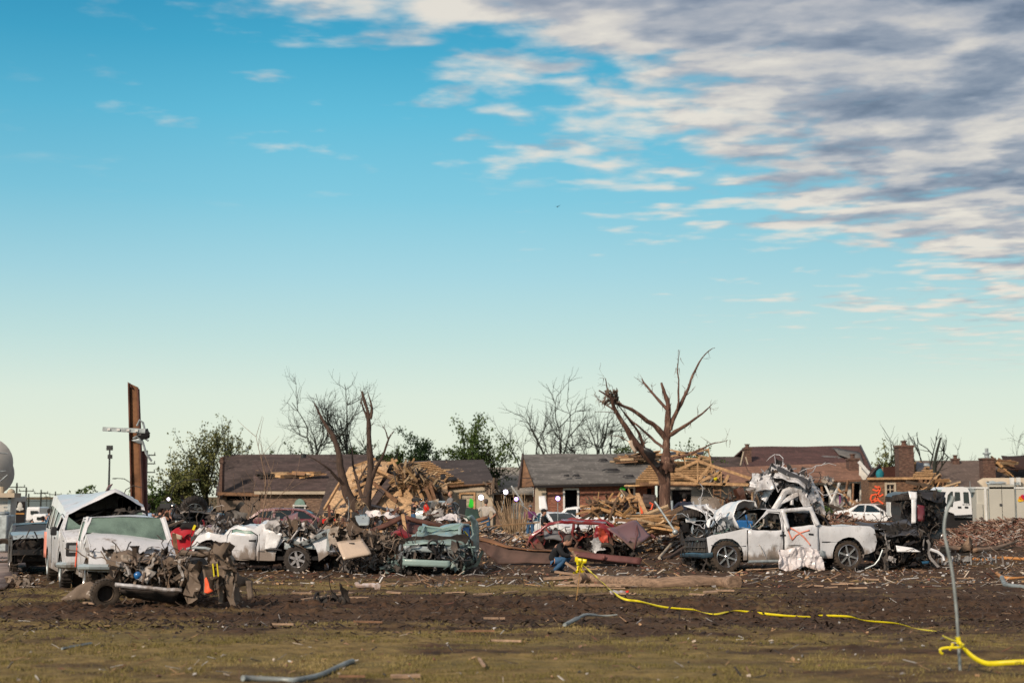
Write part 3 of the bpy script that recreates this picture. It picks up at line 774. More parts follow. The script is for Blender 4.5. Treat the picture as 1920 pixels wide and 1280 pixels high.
def tangle(b, n, samp, size, pal, seed=1, kinds=(5, 3, 2), n2=5, flatten=1.0):
 """n torn pieces: crumpled sheets, bent rods, bent strips.  samp(rnd) -> position"""
 rnd = random.Random(seed); P = PAL[pal] if isinstance(pal, str) else pal
 ks = ['s'] * kinds[0] + ['t'] * kinds[1] + ['p'] * kinds[2]
 for i in range(n):
  c = samp(rnd); kk = rnd.uniform(.8, 1.15); b.col = tuple(x * kk for x in rnd.choice(P)); k = rnd.choice(ks); s = size * rnd.uniform(.25, 1.0) * rnd.choice((.8, 1, 1.5)); Q = rrot(rnd)
  if rnd.random() < .10:
   q = c; dv = Q @ Vector((1, 0, 0)); pts = [q]
   for j in range(7): dv = (dv + (rrot(rnd) @ Vector((1, 0, 0))) * .7).normalized(); q = q + dv * s * .42; pts.append(q)
   b.tube(pts, .009 + .006 * size, 4); continue
  if k == 's': b.sheet(c, s, s * rnd.uniform(.35, .9), Q, n2, s * .22, 2.2 / s, rnd.random() * 99)
  elif k == 't':
   d = Q @ Vector((1, 0, 0)); d.z *= flatten; e = rrot(rnd) @ Vector((1, 0, 0)) * .35
   b.tube([c + d * s * (u - .5) * 1.5 + e * s * math.sin(u * 3.1) for u in (0, .2, .45, .7, 1)], rnd.uniform(.012, .035) * max(1, size), 5)
  else:
   d = Q @ Vector((1, 0, 0)); d.z *= flatten; e = Q @ Vector((0, 1, 0)); o = rnd.random() * 50
   pts = [c + d * s * (u - .5) * 1.6 + noise.noise_vector(Vector((u * 2, o, 0))) * s * .35 for u in (0, .17, .33, .5, .67, .83, 1)]
   wd = s * rnd.uniform(.05, .13)
   b.add([q + e * wd * g for q in pts for g in (-1, 0, 1)] , [(3 * i2 + j, 3 * i2 + j + 1, 3 * i2 + j + 4, 3 * i2 + j + 3) for i2 in range(6) for j in (0, 1)])
 return b
def inpx(poly, d0, d1, tr_inv=None):
 """sampler: random place whose photo pixel falls in poly, at a distance between d0 and d1, in the local frame of root tr_inv"""
 xs = [p[0] for p in poly]; ys = [p[1] for p in poly]
 def f(r):
  while True:
   x = r.uniform(min(xs), max(xs)); y = r.uniform(min(ys), max(ys))
   if inpoly(x, y, poly): break
  p = W(x, y, r.uniform(d0, d1)); return p - tr_inv if tr_inv is not None else p
 return f
def slabpx(b, poly, d, thick, loc, step=.15, amp=.06, fr=2.5, seed=1, lean=0.0):
 """a solid of real thickness whose front outline is the given one; crumpled"""
 pts = [W(x, y, d) for x, y in poly]; P2 = [(p.x, p.z) for p in pts]
 v, t = cdt(P2, [], step); n = len(v)
 fr_ = [Vector((p[0], d + lean * p[1], p[1])) - loc for p in v]
 cx = sum(p[0] for p in P2) / len(P2); cz = sum(p[1] for p in P2) / len(P2)
 bk = [Vector((cx + (p[0] - cx) * .9, d + thick + lean * p[1], p[1] if p[1] < cz else cz + (p[1] - cz) * .92)) - loc for p in v]
 from collections import Counter
 ec = Counter(); 
 for f in t:
  for i in range(3): ec[tuple(sorted((f[i], f[(i + 1) % 3])))] += 1
 fs = list(t) + [tuple(i + n for i in f[::-1]) for f in t]
 for (i, j), c in ec.items():
  if c == 1: fs.append((i, j, j + n, i + n))
 k = MB(b.col); k.add(fr_ + bk, fs); k.crumple(amp, fr, seed); b.add(k.v, k.f)
 return b
# ---------------------------------------------------------------- main white truck, right of centre
def white_truck():
 tr = Tr(1475, 41.0, R(193), yoff=.97)
 P = tr.P
 tp = [(1329, 1034, 'x'), (1328, 1006, 'front'), (1337, 1003, 'hood'), (1400, 992, 'hood'), (1408, 992, 'cowl'), (1442, 957, 'windshield'), (1468, 956, 'roof'),
  (1528, 958, 'roof'), (1541, 984, 'rear_window'), (1556, 986, 'cargo_bed'), (1600, 987, 'cargo_bed'), (1633, 987, 'cargo_bed'), (1641, 992, 'rear'), (1647, 1016, 'rear'), (1642, 1034, 'rear'), (1618, 1041, 'rear')]
 top = [tr(a, b) + (c,) for a, b, c in tp]
 x0 = top[0][0]; fw = tr(1364, 1048)[0]; rw = tr(1592, 1046)[0]; zb = .33
 top = [(x0 - .02, zb + .12, 'x')] + top[1:-1] + [(tr(1618, 1041)[0], zb + .10, 'rear')]
 fwin = P([(1409, 994), (1417, 982), (1445, 962), (1463, 962), (1466, 993)]); rwin = P([(1476, 960), (1523, 959), (1527, 984), (1480, 990)])
 door1 = P([(1401, 995), (1410, 990), (1443, 959.5), (1465, 959), (1469, 994), (1470, 1050), (1402, 1050)])
 door2 = P([(1467, 959.5), (1525, 960), (1536, 984), (1537, 1030), (1537, 1050), (1471, 1050), (1470, 994)])
 sag = chain(crum(.035, 1.1, 3), crum(.013, 3.6, 8))
 def D(p):
  p = sag(p)
  if p.x > 1.0 and p.z > .7: p = p + Vector((0, 0, -.12 * min(1, (p.x - 1.0)) * (.5 - p.y / 2)))
  if p.x < -2.0: p = p + Vector((.0, 0, .0)) + noise.noise_vector(p * 2.5) * .04
  return p
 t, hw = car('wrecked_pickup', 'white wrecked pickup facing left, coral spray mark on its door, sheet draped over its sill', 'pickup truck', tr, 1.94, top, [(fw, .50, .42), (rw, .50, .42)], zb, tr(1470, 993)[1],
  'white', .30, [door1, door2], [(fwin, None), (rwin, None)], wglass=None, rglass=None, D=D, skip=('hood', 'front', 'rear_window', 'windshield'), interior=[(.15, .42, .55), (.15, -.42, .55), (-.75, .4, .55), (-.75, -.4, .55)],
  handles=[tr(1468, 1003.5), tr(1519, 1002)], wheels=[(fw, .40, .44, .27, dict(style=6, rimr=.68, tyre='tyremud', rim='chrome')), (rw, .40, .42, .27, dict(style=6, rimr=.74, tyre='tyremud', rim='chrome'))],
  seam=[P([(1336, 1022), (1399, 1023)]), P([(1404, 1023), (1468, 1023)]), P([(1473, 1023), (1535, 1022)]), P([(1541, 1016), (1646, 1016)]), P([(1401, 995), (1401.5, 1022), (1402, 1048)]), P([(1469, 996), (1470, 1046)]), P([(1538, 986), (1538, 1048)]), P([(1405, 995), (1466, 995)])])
 # lifted frame of the rear door, standing proud of the roof
 b = MB(); y = hw(-.5, 1.6) + .02
 fr = P([(1466, 954), (1524, 949), (1537, 984), (1529, 986), (1519, 957), (1474, 960), (1480, 989), (1474, 993)])
 b.panel(fr, [], lambda u, v: Vector((u, hw(u, v) + .05 + .08 * max(0, v - 1.2), v)), .12); b.crumple(.012, 2); b.build('door_frame', K['white'], t, solid=.05)
 # grille shell and front face
 fx = top[1][0] + .05
 b = MB(); z1 = .92; z0 = .54
 b.box((fx - .12, 0, (z0 + z1) / 2), (.16, 1.70, z1 - z0), taper=.93); b.crumple(.03, 3); b.build('radiator_support', K['dkgrey'], t, smooth=0)
 b = MB()
 for k in range(17):
  y = -.80 + k * .1; b.bar((fx + .01 + .02 * math.sin(k * 2.3), y, z0 + .03), (fx - .03 + .03 * math.sin(k * 1.7), y + .03 * math.sin(k), z1 - .04 - .06 * (k % 3)), .03, .022)
 for z in (z0 + .02, (z0 + z1) / 2 - .05, z1 - .03): b.bar((fx + .02, -.84, z - .05), (fx + .02, .84, z), .05, .035)
 b.crumple(.02, 3); b.build('grille', K['dkgrey'], t)
 b = MB(); b.tube([(fx - .2, .93, .46), (fx + .06, .80, .43), (fx + .12, .3, .42), (fx + .12, -.4, .40), (fx + .05, -.9, .36), (fx - .15, -1.02, .33)], .06, 8, flat=1.3); b.crumple(.02, 2.5)
 b.build('bumper', simple('dark blue bumper', (.03, .06, .085), .4, var=.4), t)
 b = MB(); tangle(b, 60, lambda r: Vector((fx - r.uniform(-.08, .5), r.uniform(-.9, .9), r.uniform(.10, .50))), .45, 'dark', 5); b.build('torn_front', K['junkm'], t, usecol=True)
 # engine bay
 b = MB(); b.box((fx - .62, 0, .72), (1.0, 1.5, .35)); b.crumple(.06, 3)
 tangle(b, 90, lambda r: Vector((fx - r.uniform(.1, 1.35), r.uniform(-.85, .8), r.uniform(.80, 1.12))), .35, [(.04, .04, .045), (.10, .11, .12), (.26, .30, .33), (.02, .02, .022), (.16, .12, .09), (.12, .20, .19)], 6, (3, 5, 3))
 b.build('engine', K['junk'], t, usecol=True)
 # crumpled hood reared up in front of the windscreen
 def hood(u, v):
  a = P([(1332 + 0, 998)])[0]
  path = [tr(1393, 990), tr(1384, 966), tr(1392, 946), tr(1404, 937), tr(1424, 938), tr(1428, 950)]
  k = u * (len(path) - 1); i = min(int(k), len(path) - 2); f = k - i
  x = path[i][0] * (1 - f) + path[i + 1][0] * f; z = path[i][1] * (1 - f) + path[i + 1][1] * f
  return Vector((x + .25 * (v - .5) * v, .62 - v * 1.35, z - .25 * v * v * (1 - .5 * u)))
 b = MB(); b.grid(hood, 16, 14); b.crumple(.055, 2.4, 8); b.build('hood', K['white_clean'], t, solid=.03)
 for k, (a, c) in enumerate([((1338, 988), (1352, 972)), ((1350, 990), (1385, 958)), ((1362, 985), (1396, 968)), ((1376, 992), (1358, 965)), ((1388, 985), (1380, 962))]):
  p = tr(*a); q = tr(*c); y = .5 - k * .22
  m = ((p[0] + q[0]) / 2 + .05, y - .05, (p[1] + q[1]) / 2 + .08)
  pts = [Vector((p[0], y, p[1])), Vector(m), Vector((q[0], y - .1, q[1]))]
  b = MB(); b.bar(pts[0], pts[1], .10, .03); b.bar(pts[1], pts[2], .12, .03); b.crumple(.05, 3, 2); b.build('hood_brace', K['white_clean'], t)
 b = MB(); tangle(b, 26, lambda r: Vector((tr(1350 + r.uniform(-15, 50), 975)[0], r.uniform(-.8, .5), r.uniform(1.05, 1.45))), .5, [(.62, .63, .66), (.4, .45, .5), (.05, .05, .05)], 16, (5, 1, 3)); b.build('torn_metal', K['junk'], t, usecol=True)
 # dashboard, steering wheel, tan seats behind the lifted door
 b = MB(); b.box((tr(1416, 990)[0], 0, 1.02), (.35, 1.6, .30)); b.crumple(.03, 3); b.build('dashboard', K['inner'], t)
 b = MB(); c = Vector((tr(1430, 990)[0], .42, 1.12)); b.tube([c + Vector((.07 * math.sin(a), .18 * math.cos(a), .18 * math.sin(a))) for a in [k * math.tau / 16 for k in range(17)]], .014, 6); b.build('steering_wheel', K['plastic'], t)
 b = MB(); seat(b, -.85, .40, .70, .6); seat(b, -.85, -.35, .70, .6); b.crumple(.03, 4); b.build('seat', K['seat'], t)
 b = MB(); q = tr(1477, 975); b.bar((q[0], .80, q[1] - .22), (q[0] - .02, .80, q[1] + .22), .03, .05); b.build('tape_strip', K['yellow'], t)
 # white door card and folded roof strip seen through the window
 b = MB(); tangle(b, 16, lambda r: Vector((r.uniform(-.1, .9), r.uniform(-.3, .5), r.uniform(1.15, 1.5))), .4, [(.35, .28, .2), (.5, .45, .4), (.1, .08, .06)], 46, (4, 2, 4)); b.build('torn_lining', K['junkm'], t, usecol=True)
 # torn roof strip trailing down behind the cab
 b = MB(); b.grid(lambda u, v: Vector((-1.02 - .48 * u, .80 - 1.6 * v, 1.62 - .42 * u ** 1.3)), 6, 8); b.crumple(.04, 2); b.build('roof_flap', K['black'], t, solid=.03)
 # running board and spray paint
 b = MB(); p = tr(1403, 1056); q = tr(1462, 1055); b.tube([(p[0], 1.00, .26), (q[0], 1.00, .27)], .045, 8); b.build('running_board', K['steel'], t)
 def stroke(pts, wd, mat='spraypink'):
  b = MB(); v = []
  Q = resample([tr(*p) for p in pts], .06)
  for i, q in enumerate(Q):
   d = (Q[min(i + 1, len(Q) - 1)] - Q[max(i - 1, 0)]).normalized(); nn = Vector((-d.y, d.x)) * wd * (.8 + .4 * noise.noise(Vector((i * .4, 1, 0))))
   for g in (-1, 1): x, z = q.x + nn.x * g, q.y + nn.y * g; v.append(D(Vector((x, hw(x, z) + .012, z))))
  b.add(v, [(2 * i, 2 * i + 1, 2 * i + 3, 2 * i + 2) for i in range(len(Q) - 1)]); b.xf(lambda p: p + Vector((0, .012, 0)))
  return b
 for s_ in ([(1477, 988), (1480, 1000), (1486, 1013), (1493, 1004), (1501, 999), (1516, 994.5)], [(1481, 990), (1498, 999), (1508, 1010), (1518, 1022)]):
  stroke(s_, .026).build('spray_mark', K['spraypink'], t, solid=.004)
 # fuel flap dent / chrome box at rear end of the sill
 b = MB(); p = tr(1539, 1040); b.blob((p[0], .95, p[1]), (.16, .12, .13), 10, 7, .4, 2.5, 3); b.build('step_end', K['steel'], t)
 return t, tr, hw
wt, wtr, whw = white_truck()
def draped_sheet():
 tr = wtr; loc = Vector(tr.loc) + tr.l * .97
 poly = [(1456, 1029), (1470, 1031), (1478, 1027), (1496, 1024), (1520, 1026), (1534, 1032), (1533, 1040), (1541, 1058), (1538, 1068), (1522, 1067), (1505, 1061), (1490, 1066), (1470, 1070), (1454, 1064), (1451, 1052), (1456, 1042)]
 b = MB(); pts = tr.P(poly)
 b.panel(pts, [], lambda u, v: Vector((u, .06 + .26 * max(0, .75 - v) + .16 * noise.noise(Vector((u * 2.6, v * 1.6, 2))) + .15 * abs(noise.noise(Vector((u * 4.5, v * 3.2, 7)))) - .13 * abs(noise.noise(Vector((u * 7, v * 5, 3)))), v)), .045)
 b.crumple(.022, 7, 4)
 o = b.build('plastic_sheet', K['whitecloth'], None, smooth=22, solid=.012)
 o.location = loc; o.rotation_euler = (0, 0, tr.rz)
 tag(o, 'crumpled white plastic sheet draped from the sill of the white pickup to the mud', 'sheet')
draped_sheet()
# ---------------------------------------------------------------- crushed white pickup, left of centre
def left_truck():
 tr = Tr(490, 40.0, R(174), yoff=.96); P = tr.P
 tp = [(362, 1032, 'x'), (358, 1020, 'front'), (366, 1003, 'front'), (392, 1000, 'hood'), (419, 998, 'hood'), (432, 987, 'hood'), (450, 986, 'windshield'), (474, 988, 'roof'), (488, 979, 'roof'), (497, 977, 'roof'), (502, 993, 'rear_window'), (530, 1000, 'cargo_bed'),
  (545, 1012, 'cargo_bed'), (562, 1017, 'cargo_bed'), (590, 1007, 'cargo_bed'), (612, 994, 'cargo_bed'), (617, 1002, 'rear'), (621, 1030, 'rear')]
 top = [tr(a, b) + (c,) for a, b, c in tp]; zb = .32
 rw = tr(556, 1048)[0]; fw = tr(388, 1040)[0]
 top = [(top[0][0], .45, 'x')] + top[1:-1] + [(top[-1][0], .58, 'rear')]
 door = P([(424, 1000), (435, 991), (470, 992), (480, 1000), (481, 1052), (430, 1046), (424, 1030)])
 win = P([(434, 998), (440, 989.5), (468, 990), (474, 997.5)])
 cr = crum(.085, 1.3, 11); 
 def D(p):
  k = max(0, p.z - .45) * 1.5
  p = p + (cr(p) - p) * min(1.3, .25 + k)
  if p.x > .6: p = p + Vector((0, 0, .05 * math.sin(p.x * 7 + p.y * 4)))
  return p
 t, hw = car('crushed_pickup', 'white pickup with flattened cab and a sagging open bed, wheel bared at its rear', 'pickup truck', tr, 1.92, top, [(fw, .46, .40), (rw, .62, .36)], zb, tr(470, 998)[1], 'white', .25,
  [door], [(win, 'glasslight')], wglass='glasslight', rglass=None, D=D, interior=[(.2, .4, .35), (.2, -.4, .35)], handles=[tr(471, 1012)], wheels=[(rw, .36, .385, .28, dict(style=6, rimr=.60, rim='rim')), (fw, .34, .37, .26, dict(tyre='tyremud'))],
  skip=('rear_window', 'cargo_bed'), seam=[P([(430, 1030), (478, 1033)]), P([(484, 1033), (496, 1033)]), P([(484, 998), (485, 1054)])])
 # bent inner wall of the bed with its row of slots, and the far wall
 b = MB()
 rail = [tr(*q) for q in [(530, 1001), (545, 1010), (562, 1016), (578, 1012), (596, 1002), (613, 993)]]
 Q = resample(rail, .12)
 v = []
 for q in Q:
  v += [Vector((q.x, .93, q.y + .03)), Vector((q.x, .99, q.y - .01)), Vector((q.x, .97, q.y - .11)), Vector((q.x, .88, q.y - .13))]
 b.add(v, [(4 * i + j, 4 * i + j + 1, 4 * i + j + 5, 4 * i + j + 4) for i in range(len(Q) - 1) for j in range(3)]); b.build('bed_rail', K['steel'], t, solid=.01)
 b = MB()
 for i in range(2, len(Q) - 1, 2):
  q = Q[i]; e = Q[i + 1]; b.bar((q.x, .995, q.y - .062), (q.x * .45 + e.x * .55, .995, q.y * .45 + e.y * .55 - .062), .02, .05)
 b.build('slot', K['inner'], t)
 b = MB(); xa, xb = tr(531, 1010)[0], tr(618, 1010)[0]
 b.grid(lambda u, v_: Vector((xa + (xb - xa) * u, .80 - 1.5 * v_, .78 - .12 * math.sin(u * 3.1))), 10, 8); b.grid(lambda u, v_: Vector((xa + (xb - xa) * u, -.78, .75 + .4 * v_ * (1 - .5 * math.sin(u * 3.1)))), 10, 4)
 b.grid(lambda u, v_: Vector((xa + (xb - xa) * u, .86, .64 + .30 * v_ * (.35 + .65 * abs(u - .4)))), 12, 3)
 b.crumple(.04, 2.5, 3); b.build('cargo_bed', K['silver'], t, solid=.02)
 b = MB(); p = tr(615, 1020); b.bar((p[0], .93, .60), (p[0] - .03, .95, 1.20), .09, .12); b.build('bed_post', K['steel'], t)
 # white quarter panel peeled outwards
 pl = P([(497, 1030), (500, 996), (505, 993), (531, 1000), (524, 1016), (520, 1026)])
 b = MB(); b.panel(pl, [], lambda u, v_: Vector((u, 1.0 + .10 * noise.noise(Vector((u * 2, v_ * 3, 0))), v_)), .08); b.build('torn_panel', K['white_clean'], t, solid=.02)
 b = MB(); b.tube([tuple((tr(497, 1029)[0], .98, tr(497, 1029)[1])), (tr(515, 1028)[0], 1.03, tr(515, 1028)[1]), (tr(529, 1031)[0], 1.0, tr(529, 1031)[1])], .05, 8, flat=.5); b.build('arch_trim', K['plastic'], t)
 # rear bumper corner and the hanging tailgate
 b = MB(); p = tr(620, 1034); b.blob((p[0] - .03, .62, p[1]), (.20, .42, .15), 14, 8, .25, 2, 4); b.build('bumper', K['chrome'], t)
 b = MB(); A = [W(631, 1018, 39.0), W(679, 1011, 39.3), W(696, 1039, 38.6), W(644, 1047, 38.3)]
 o = Vector(tr.loc); Mi = Matrix.Rotation(-tr.rz, 3, 'Z')
 A = [Mi @ (q - o) for q in A]; b.quad(*A, 8, 6, .05, 2, 3); b.build('tailgate', K['cream'], t, solid=.06)
 b = MB(); c = A[0] * .45 + A[1] * .55; c = c * .8 + A[3] * .1 + A[2] * .1 + (Mi @ Vector((0, -.06, 0))); b.box(c, (.14, .05, .08), rotm(0, 0, .1)); b.build('latch', K['plastic'], t)
 # mangled front end, roof and everything heaped on the bed
 loc = Vector(tr.loc)
 def sp(poly, d0, d1):
  f = inpx(poly, d0, d1, loc); return lambda r: Mi @ f(r)
 b = MB(); tangle(b, 26, sp([(356, 1002), (400, 992), (436, 985), (444, 992), (400, 1002), (366, 1008)], 40.5, 41.6), .34, [(.62, .61, .62), (.5, .47, .45), (.25, .19, .15), (.05, .045, .045)], 3, (6, 1, 2)); b.build('torn_front', K['junk'], t, usecol=True)
 b = MB(); tangle(b, 90, sp([(392, 968), (402, 958), (416, 975), (460, 980), (440, 988), (405, 982)], 40.3, 41.4), .26, 'whitemud', 33, (5, 2, 3)); b.build('torn_hood', K['junk'], t, usecol=True)
 b = MB(); tangle(b, 290, sp([(497, 986), (515, 982), (545, 984), (580, 990), (612, 998), (590, 1004), (560, 1012), (530, 999), (503, 994)], 39.8, 41.4), .36, 'whitemud', 34, (6, 2, 3)); b.build('bed_debris', K['junk'], t, usecol=True)
 b = MB(); tangle(b, 60, sp([(615, 1000), (660, 990), (690, 1005), (640, 1022), (620, 1015)], 39.4, 40.8), .5, 'brown', 35, (6, 2, 2)); b.build('bent_metal', K['junkm'], t, usecol=True)
 b = MB(); tangle(b, 70, sp([(500, 1030), (620, 1032), (640, 1062), (500, 1062)], 40.4, 41.6), .45, 'dark', 36, (4, 3, 2)); b.build('axle_tangle', K['junkm'], t, usecol=True)
 b = MB(); pts = [(350, 1029), (362, 1026), (385, 1027), (398, 1031)]; b.tube([Mi @ (W(x, y, 39.6) - loc) for x, y in pts], .06, 8, flat=.7); b.build('bumper', K['silver'], t)
 # bent plastic panel arched over the bed
 A = [W(520, 986, 40.4), W(556, 978, 40.6), W(560, 963, 41.2), W(532, 970, 41.2)]
 b = MB(); A = [Mi @ (q - loc) for q in A]; b.quad(*A, 8, 6, .12, 2.4, 9); b.build('bent_panel', K['mauve'], t, solid=.01)
 return t
left_truck()
# ---------------------------------------------------------------- white van and white pickup, far left
def van():
 rz = R(-90 + 22.5); f = Vector((math.cos(rz), math.sin(rz), 0)); l = Vector((-f.y, f.x, 0))
 # local +y (left of the van) is on the right in the photo; near visible side is local -y
 c = GX(207, 32.5) - f * 2.72 ; c.z = 0
 class T_: pass
 tr = T_(); tr.loc = c; tr.rz = rz
 top = [(2.72, .45, 'x'), (2.74, .78, 'front'), (2.66, 1.08, 'front'), (2.56, 1.15, 'hood'), (1.86, 1.34, 'hood'), (1.25, 1.98, 'windshield'), (1.10, 2.06, 'roof'), (0.2, 2.10, 'roof'), (-1.5, 2.12, 'roof'), (-2.6, 2.08, 'roof'), (-2.72, 1.9, 'rear'), (-2.80, 1.0, 'rear'), (-2.78, .45, 'rear')]
 dr = [(1.78, 1.25), (1.22, 1.92), (.62, 1.94), (.60, .45), (1.30, .45), (1.42, .75), (1.75, .95)]
 wins = [([(1.58, 1.30), (1.20, 1.82), (.72, 1.84), (.70, 1.30)], None), ([(.48, 1.30), (.48, 1.84), (-.25, 1.85), (-.25, 1.30)], 'glass'), ([(-.38, 1.30), (-.38, 1.85), (-1.15, 1.86), (-1.15, 1.30)], 'glass'), ([(-1.28, 1.30), (-1.28, 1.86), (-2.45, 1.84), (-2.45, 1.30)], 'glass')]
 cr = crum(.05, .9, 5)
 def D(p):
  if p.z > 1.30:
   k = (p.z - 1.30) / .8; fx = max(0.0, min(1.0, (p.x + 1.8) / 3.0))
   # roof buckled into a ridge, pushed down at both sides
   ridge = .38 * (1 - abs(p.y - .20) / 1.0) - .26
   p = p + Vector((0, .05 * k, ridge * k * fx * 1.25))
   p = p + (cr(p) - p) * k
   if p.x > .8 and p.z > 1.45: p = p + Vector((.28 * k * (1 - abs(p.y)), 0, 0))
  return p
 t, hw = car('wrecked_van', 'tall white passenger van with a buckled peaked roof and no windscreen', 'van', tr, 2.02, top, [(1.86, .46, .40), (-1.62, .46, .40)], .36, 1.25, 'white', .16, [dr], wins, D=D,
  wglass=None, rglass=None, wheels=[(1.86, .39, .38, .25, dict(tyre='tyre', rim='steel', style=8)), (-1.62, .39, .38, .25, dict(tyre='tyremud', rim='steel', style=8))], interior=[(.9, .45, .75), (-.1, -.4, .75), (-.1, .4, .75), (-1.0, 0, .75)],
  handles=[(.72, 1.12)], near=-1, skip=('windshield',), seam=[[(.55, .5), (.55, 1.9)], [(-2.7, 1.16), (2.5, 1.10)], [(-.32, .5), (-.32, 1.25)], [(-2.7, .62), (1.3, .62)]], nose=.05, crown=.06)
 # driver seat back, dash, roof lining and cross view
 b = MB(); seat(b, .95, -.42, .82, .62); seat(b, .95, .42, .82, .6); b.crumple(.02, 3); b.build('seat', K['seat'], t)
 b = MB(); b.box((1.55, 0, 1.14), (.5, 1.75, .22)); b.crumple(.03, 3); b.build('dashboard', K['inner'], t)
 b = MB(); b.grid(lambda u, v: Vector((1.2 - 3.2 * u, -.85 + 1.7 * v, 1.95)), 10, 12); b.xf(D); b.xf(lambda p: p - Vector((0, 0, .22))); b.build('roof_lining', K['inner'], t)
 b = MB(); tangle(b, 26, lambda r: Vector((r.uniform(.9, 1.5), r.uniform(.2, .8), r.uniform(1.45, 1.75))), .34, 'dark', 9, (4, 3, 3)); b.build('torn_lining', K['junkm'], t, usecol=True)
 for sg, m in ((-1, 'glassgreen'), (1, 'glassgreen')):
  b = MB()
  if sg < 0: b.add([D(Vector(p)) for p in [(1.80, -.93, 1.37), (1.80, .2, 1.37), (1.72, .1, 1.44), (1.70, -.6, 1.50), (1.30, -.84, 1.9)]], [(0, 1, 2, 3), (0, 3, 4)])
  else: b.add([D(Vector(p)) for p in [(1.80, .2, 1.37), (1.80, .95, 1.37), (1.28, .84, 1.9), (1.40, .62, 1.72), (1.62, .40, 1.55)]], [(0, 1, 2, 3), (0, 3, 4)])
  b.build('windscreen_shard', K[m], t, smooth=0, solid=.01)
 b = MB()
 for sg in (-1, 1): b.bar(D(Vector((1.86, sg * .95, 1.34))), D(Vector((1.22, sg * .86, 1.95))), .07, .07)
 b.build('pillar', K['white'], t)
 # front: head lamps openings, grille, bumper
 for sg in (-1, 1):
  b = MB(); b.box((2.70, sg * .80, .92), (.12, .30, .30)); o = b.build('headlight', K['plastic'], t, bevel=.02)
  b = MB(); b.box((2.765, sg * .80, .93), (.03, .17, .16)); b.build('lens', K['lamp'], o)
 b = MB(); b.box((2.72, 0, .90), (.06, 1.25, .34)); b.build('grille', K['plastic'], t)
 b = MB(); b.tube([(2.45, -1.02, .56), (2.78, -.9, .56), (2.84, -.3, .56), (2.84, .5, .56), (2.75, .9, .56)], .13, 8, flat=.6); b.build('bumper', K['silver'], t)
 b = MB(); b.box((1.45, -1.12, 1.30), (.08, .14, .2)); b.build('mirror', K['plastic'], t, bevel=.03)
 # coral spray on the rear flank
 b = MB(); b.grid(lambda u, v: Vector((-2.70 + .8 * u + .1 * noise.noise(Vector((v * 3, 0, 2))), -hw(-2.3, 1.0) - .012, .55 + .65 * v)), 4, 5); b.build('spray_mark', K['spraypink'], t, solid=.004)
 b = MB(); b.grid(lambda u, v: Vector((.1 + .55 * u, .1 + .1 * v, 2.13 + .12 * u)), 4, 2); b.xf(D); b.build('roof_scrap', K['mauve'], t, solid=.02)
 return t
van()
def cab_truck():
 rz = R(-90 + 21); f = Vector((math.cos(rz), math.sin(rz), 0)); l = Vector((-f.y, f.x, 0))
 c = GX(244, 30.6) - f * .9; c.z = 0
 class T_: pass
 tr = T_(); tr.loc = c; tr.rz = rz
 top = [(1.62, .55, 'x'), (1.55, .86, 'front'), (1.50, .98, 'front'), (0.55, 1.16, 'hood'), (0.10, 1.62, 'windshield'), (-.15, 1.62, 'roof'), (-1.05, 1.64, 'roof'), (-1.25, 1.2, 'rear_window'), (-1.35, 1.16, 'cargo_bed'), (-3.3, 1.14, 'cargo_bed'), (-3.4, 1.1, 'rear'), (-3.4, .5, 'rear')]
 dr = [(.50, 1.10), (.08, 1.58), (-.85, 1.60), (-.88, .48), (.40, .48)]
 wins = [([(.36, 1.14), (.05, 1.52), (-.72, 1.54), (-.74, 1.14)], 'glassgreen')]
 cr = crum(.04, 1.2, 15)
 def D(p):
  k = 1 + 1.3 * max(0, p.x - .5); p = cr(p) if k == 1 else p + (cr(p) - p) * k
  if p.x > .5: p = p + Vector((0, 0, -.10 * (p.x - .5) * (1 + p.y)))
  if .1 < p.x < 1.6 and p.z > .9 and abs(p.y) < .92: p = p + Vector((0, 0, .20 * math.sin(math.pi * (p.x - .1) / 1.5) * max(0, .55 - p.y / 1.9)))
  return p
 t, hw = car('crumpled_pickup', 'white pickup facing the camera with an intact starred windscreen and crushed front', 'pickup truck', tr, 1.90, top, [(1.10, .44, .40), (-2.3, .44, .40)], .38, 1.12, 'white', .30, [dr], wins, D=D,
  wglass='glassgreen', rglass='glass', wheels=[(1.10, .37, .40, .26, dict(tyre='tyremud', sides=(-1,))), (-2.3, .38, .38, .24, dict(tyre='tyremud'))], handles=[(-.65, 1.0)], near=-1, nose=.04, seam=[[(-.95, .5), (-.95, 1.1)]])
 b = MB(); tangle(b, 60, lambda r: Vector((r.uniform(1.2, 1.75), r.uniform(-.95, .9), r.uniform(.45, .95))), .42, 'whitemud', 21, (5, 2, 2)); b.build('torn_front', K['junk'], t, usecol=True)
 b = MB(); b.tube([(1.35, -1.0, .66), (1.72, -.85, .66), (1.80, -.2, .64), (1.6, .3, .6)], .10, 8, flat=.7); b.crumple(.03, 2); b.build('bumper', K['silver'], t)
 b = MB(); b.grid(lambda u, v: Vector((.2 - .9 * u, -.955 - .01, .55 + .5 * v + .1 * u)), 2, 5); b.build('spray_mark', K['spraypink'], t, solid=.004) if False else None
 b = MB(); b.bar(Vector((-.92, -.965, .55)), Vector((-.78, -.945, 1.12)), .012, .07); b.build('spray_mark', K['spray'], t)
 for sg in (-1, 1):
  b = MB(); q = MB()
  q.bar(D(Vector((.56, sg * .93, 1.15))), D(Vector((.10, sg * .80, 1.63))), .05, .06); q.build('pillar', K['white'], t)
 b = MB(); b.box((.45, 0, 1.10), (.3, 1.6, .05)); b.build('cowl', K['inner'], t)
 return t
cab_truck()
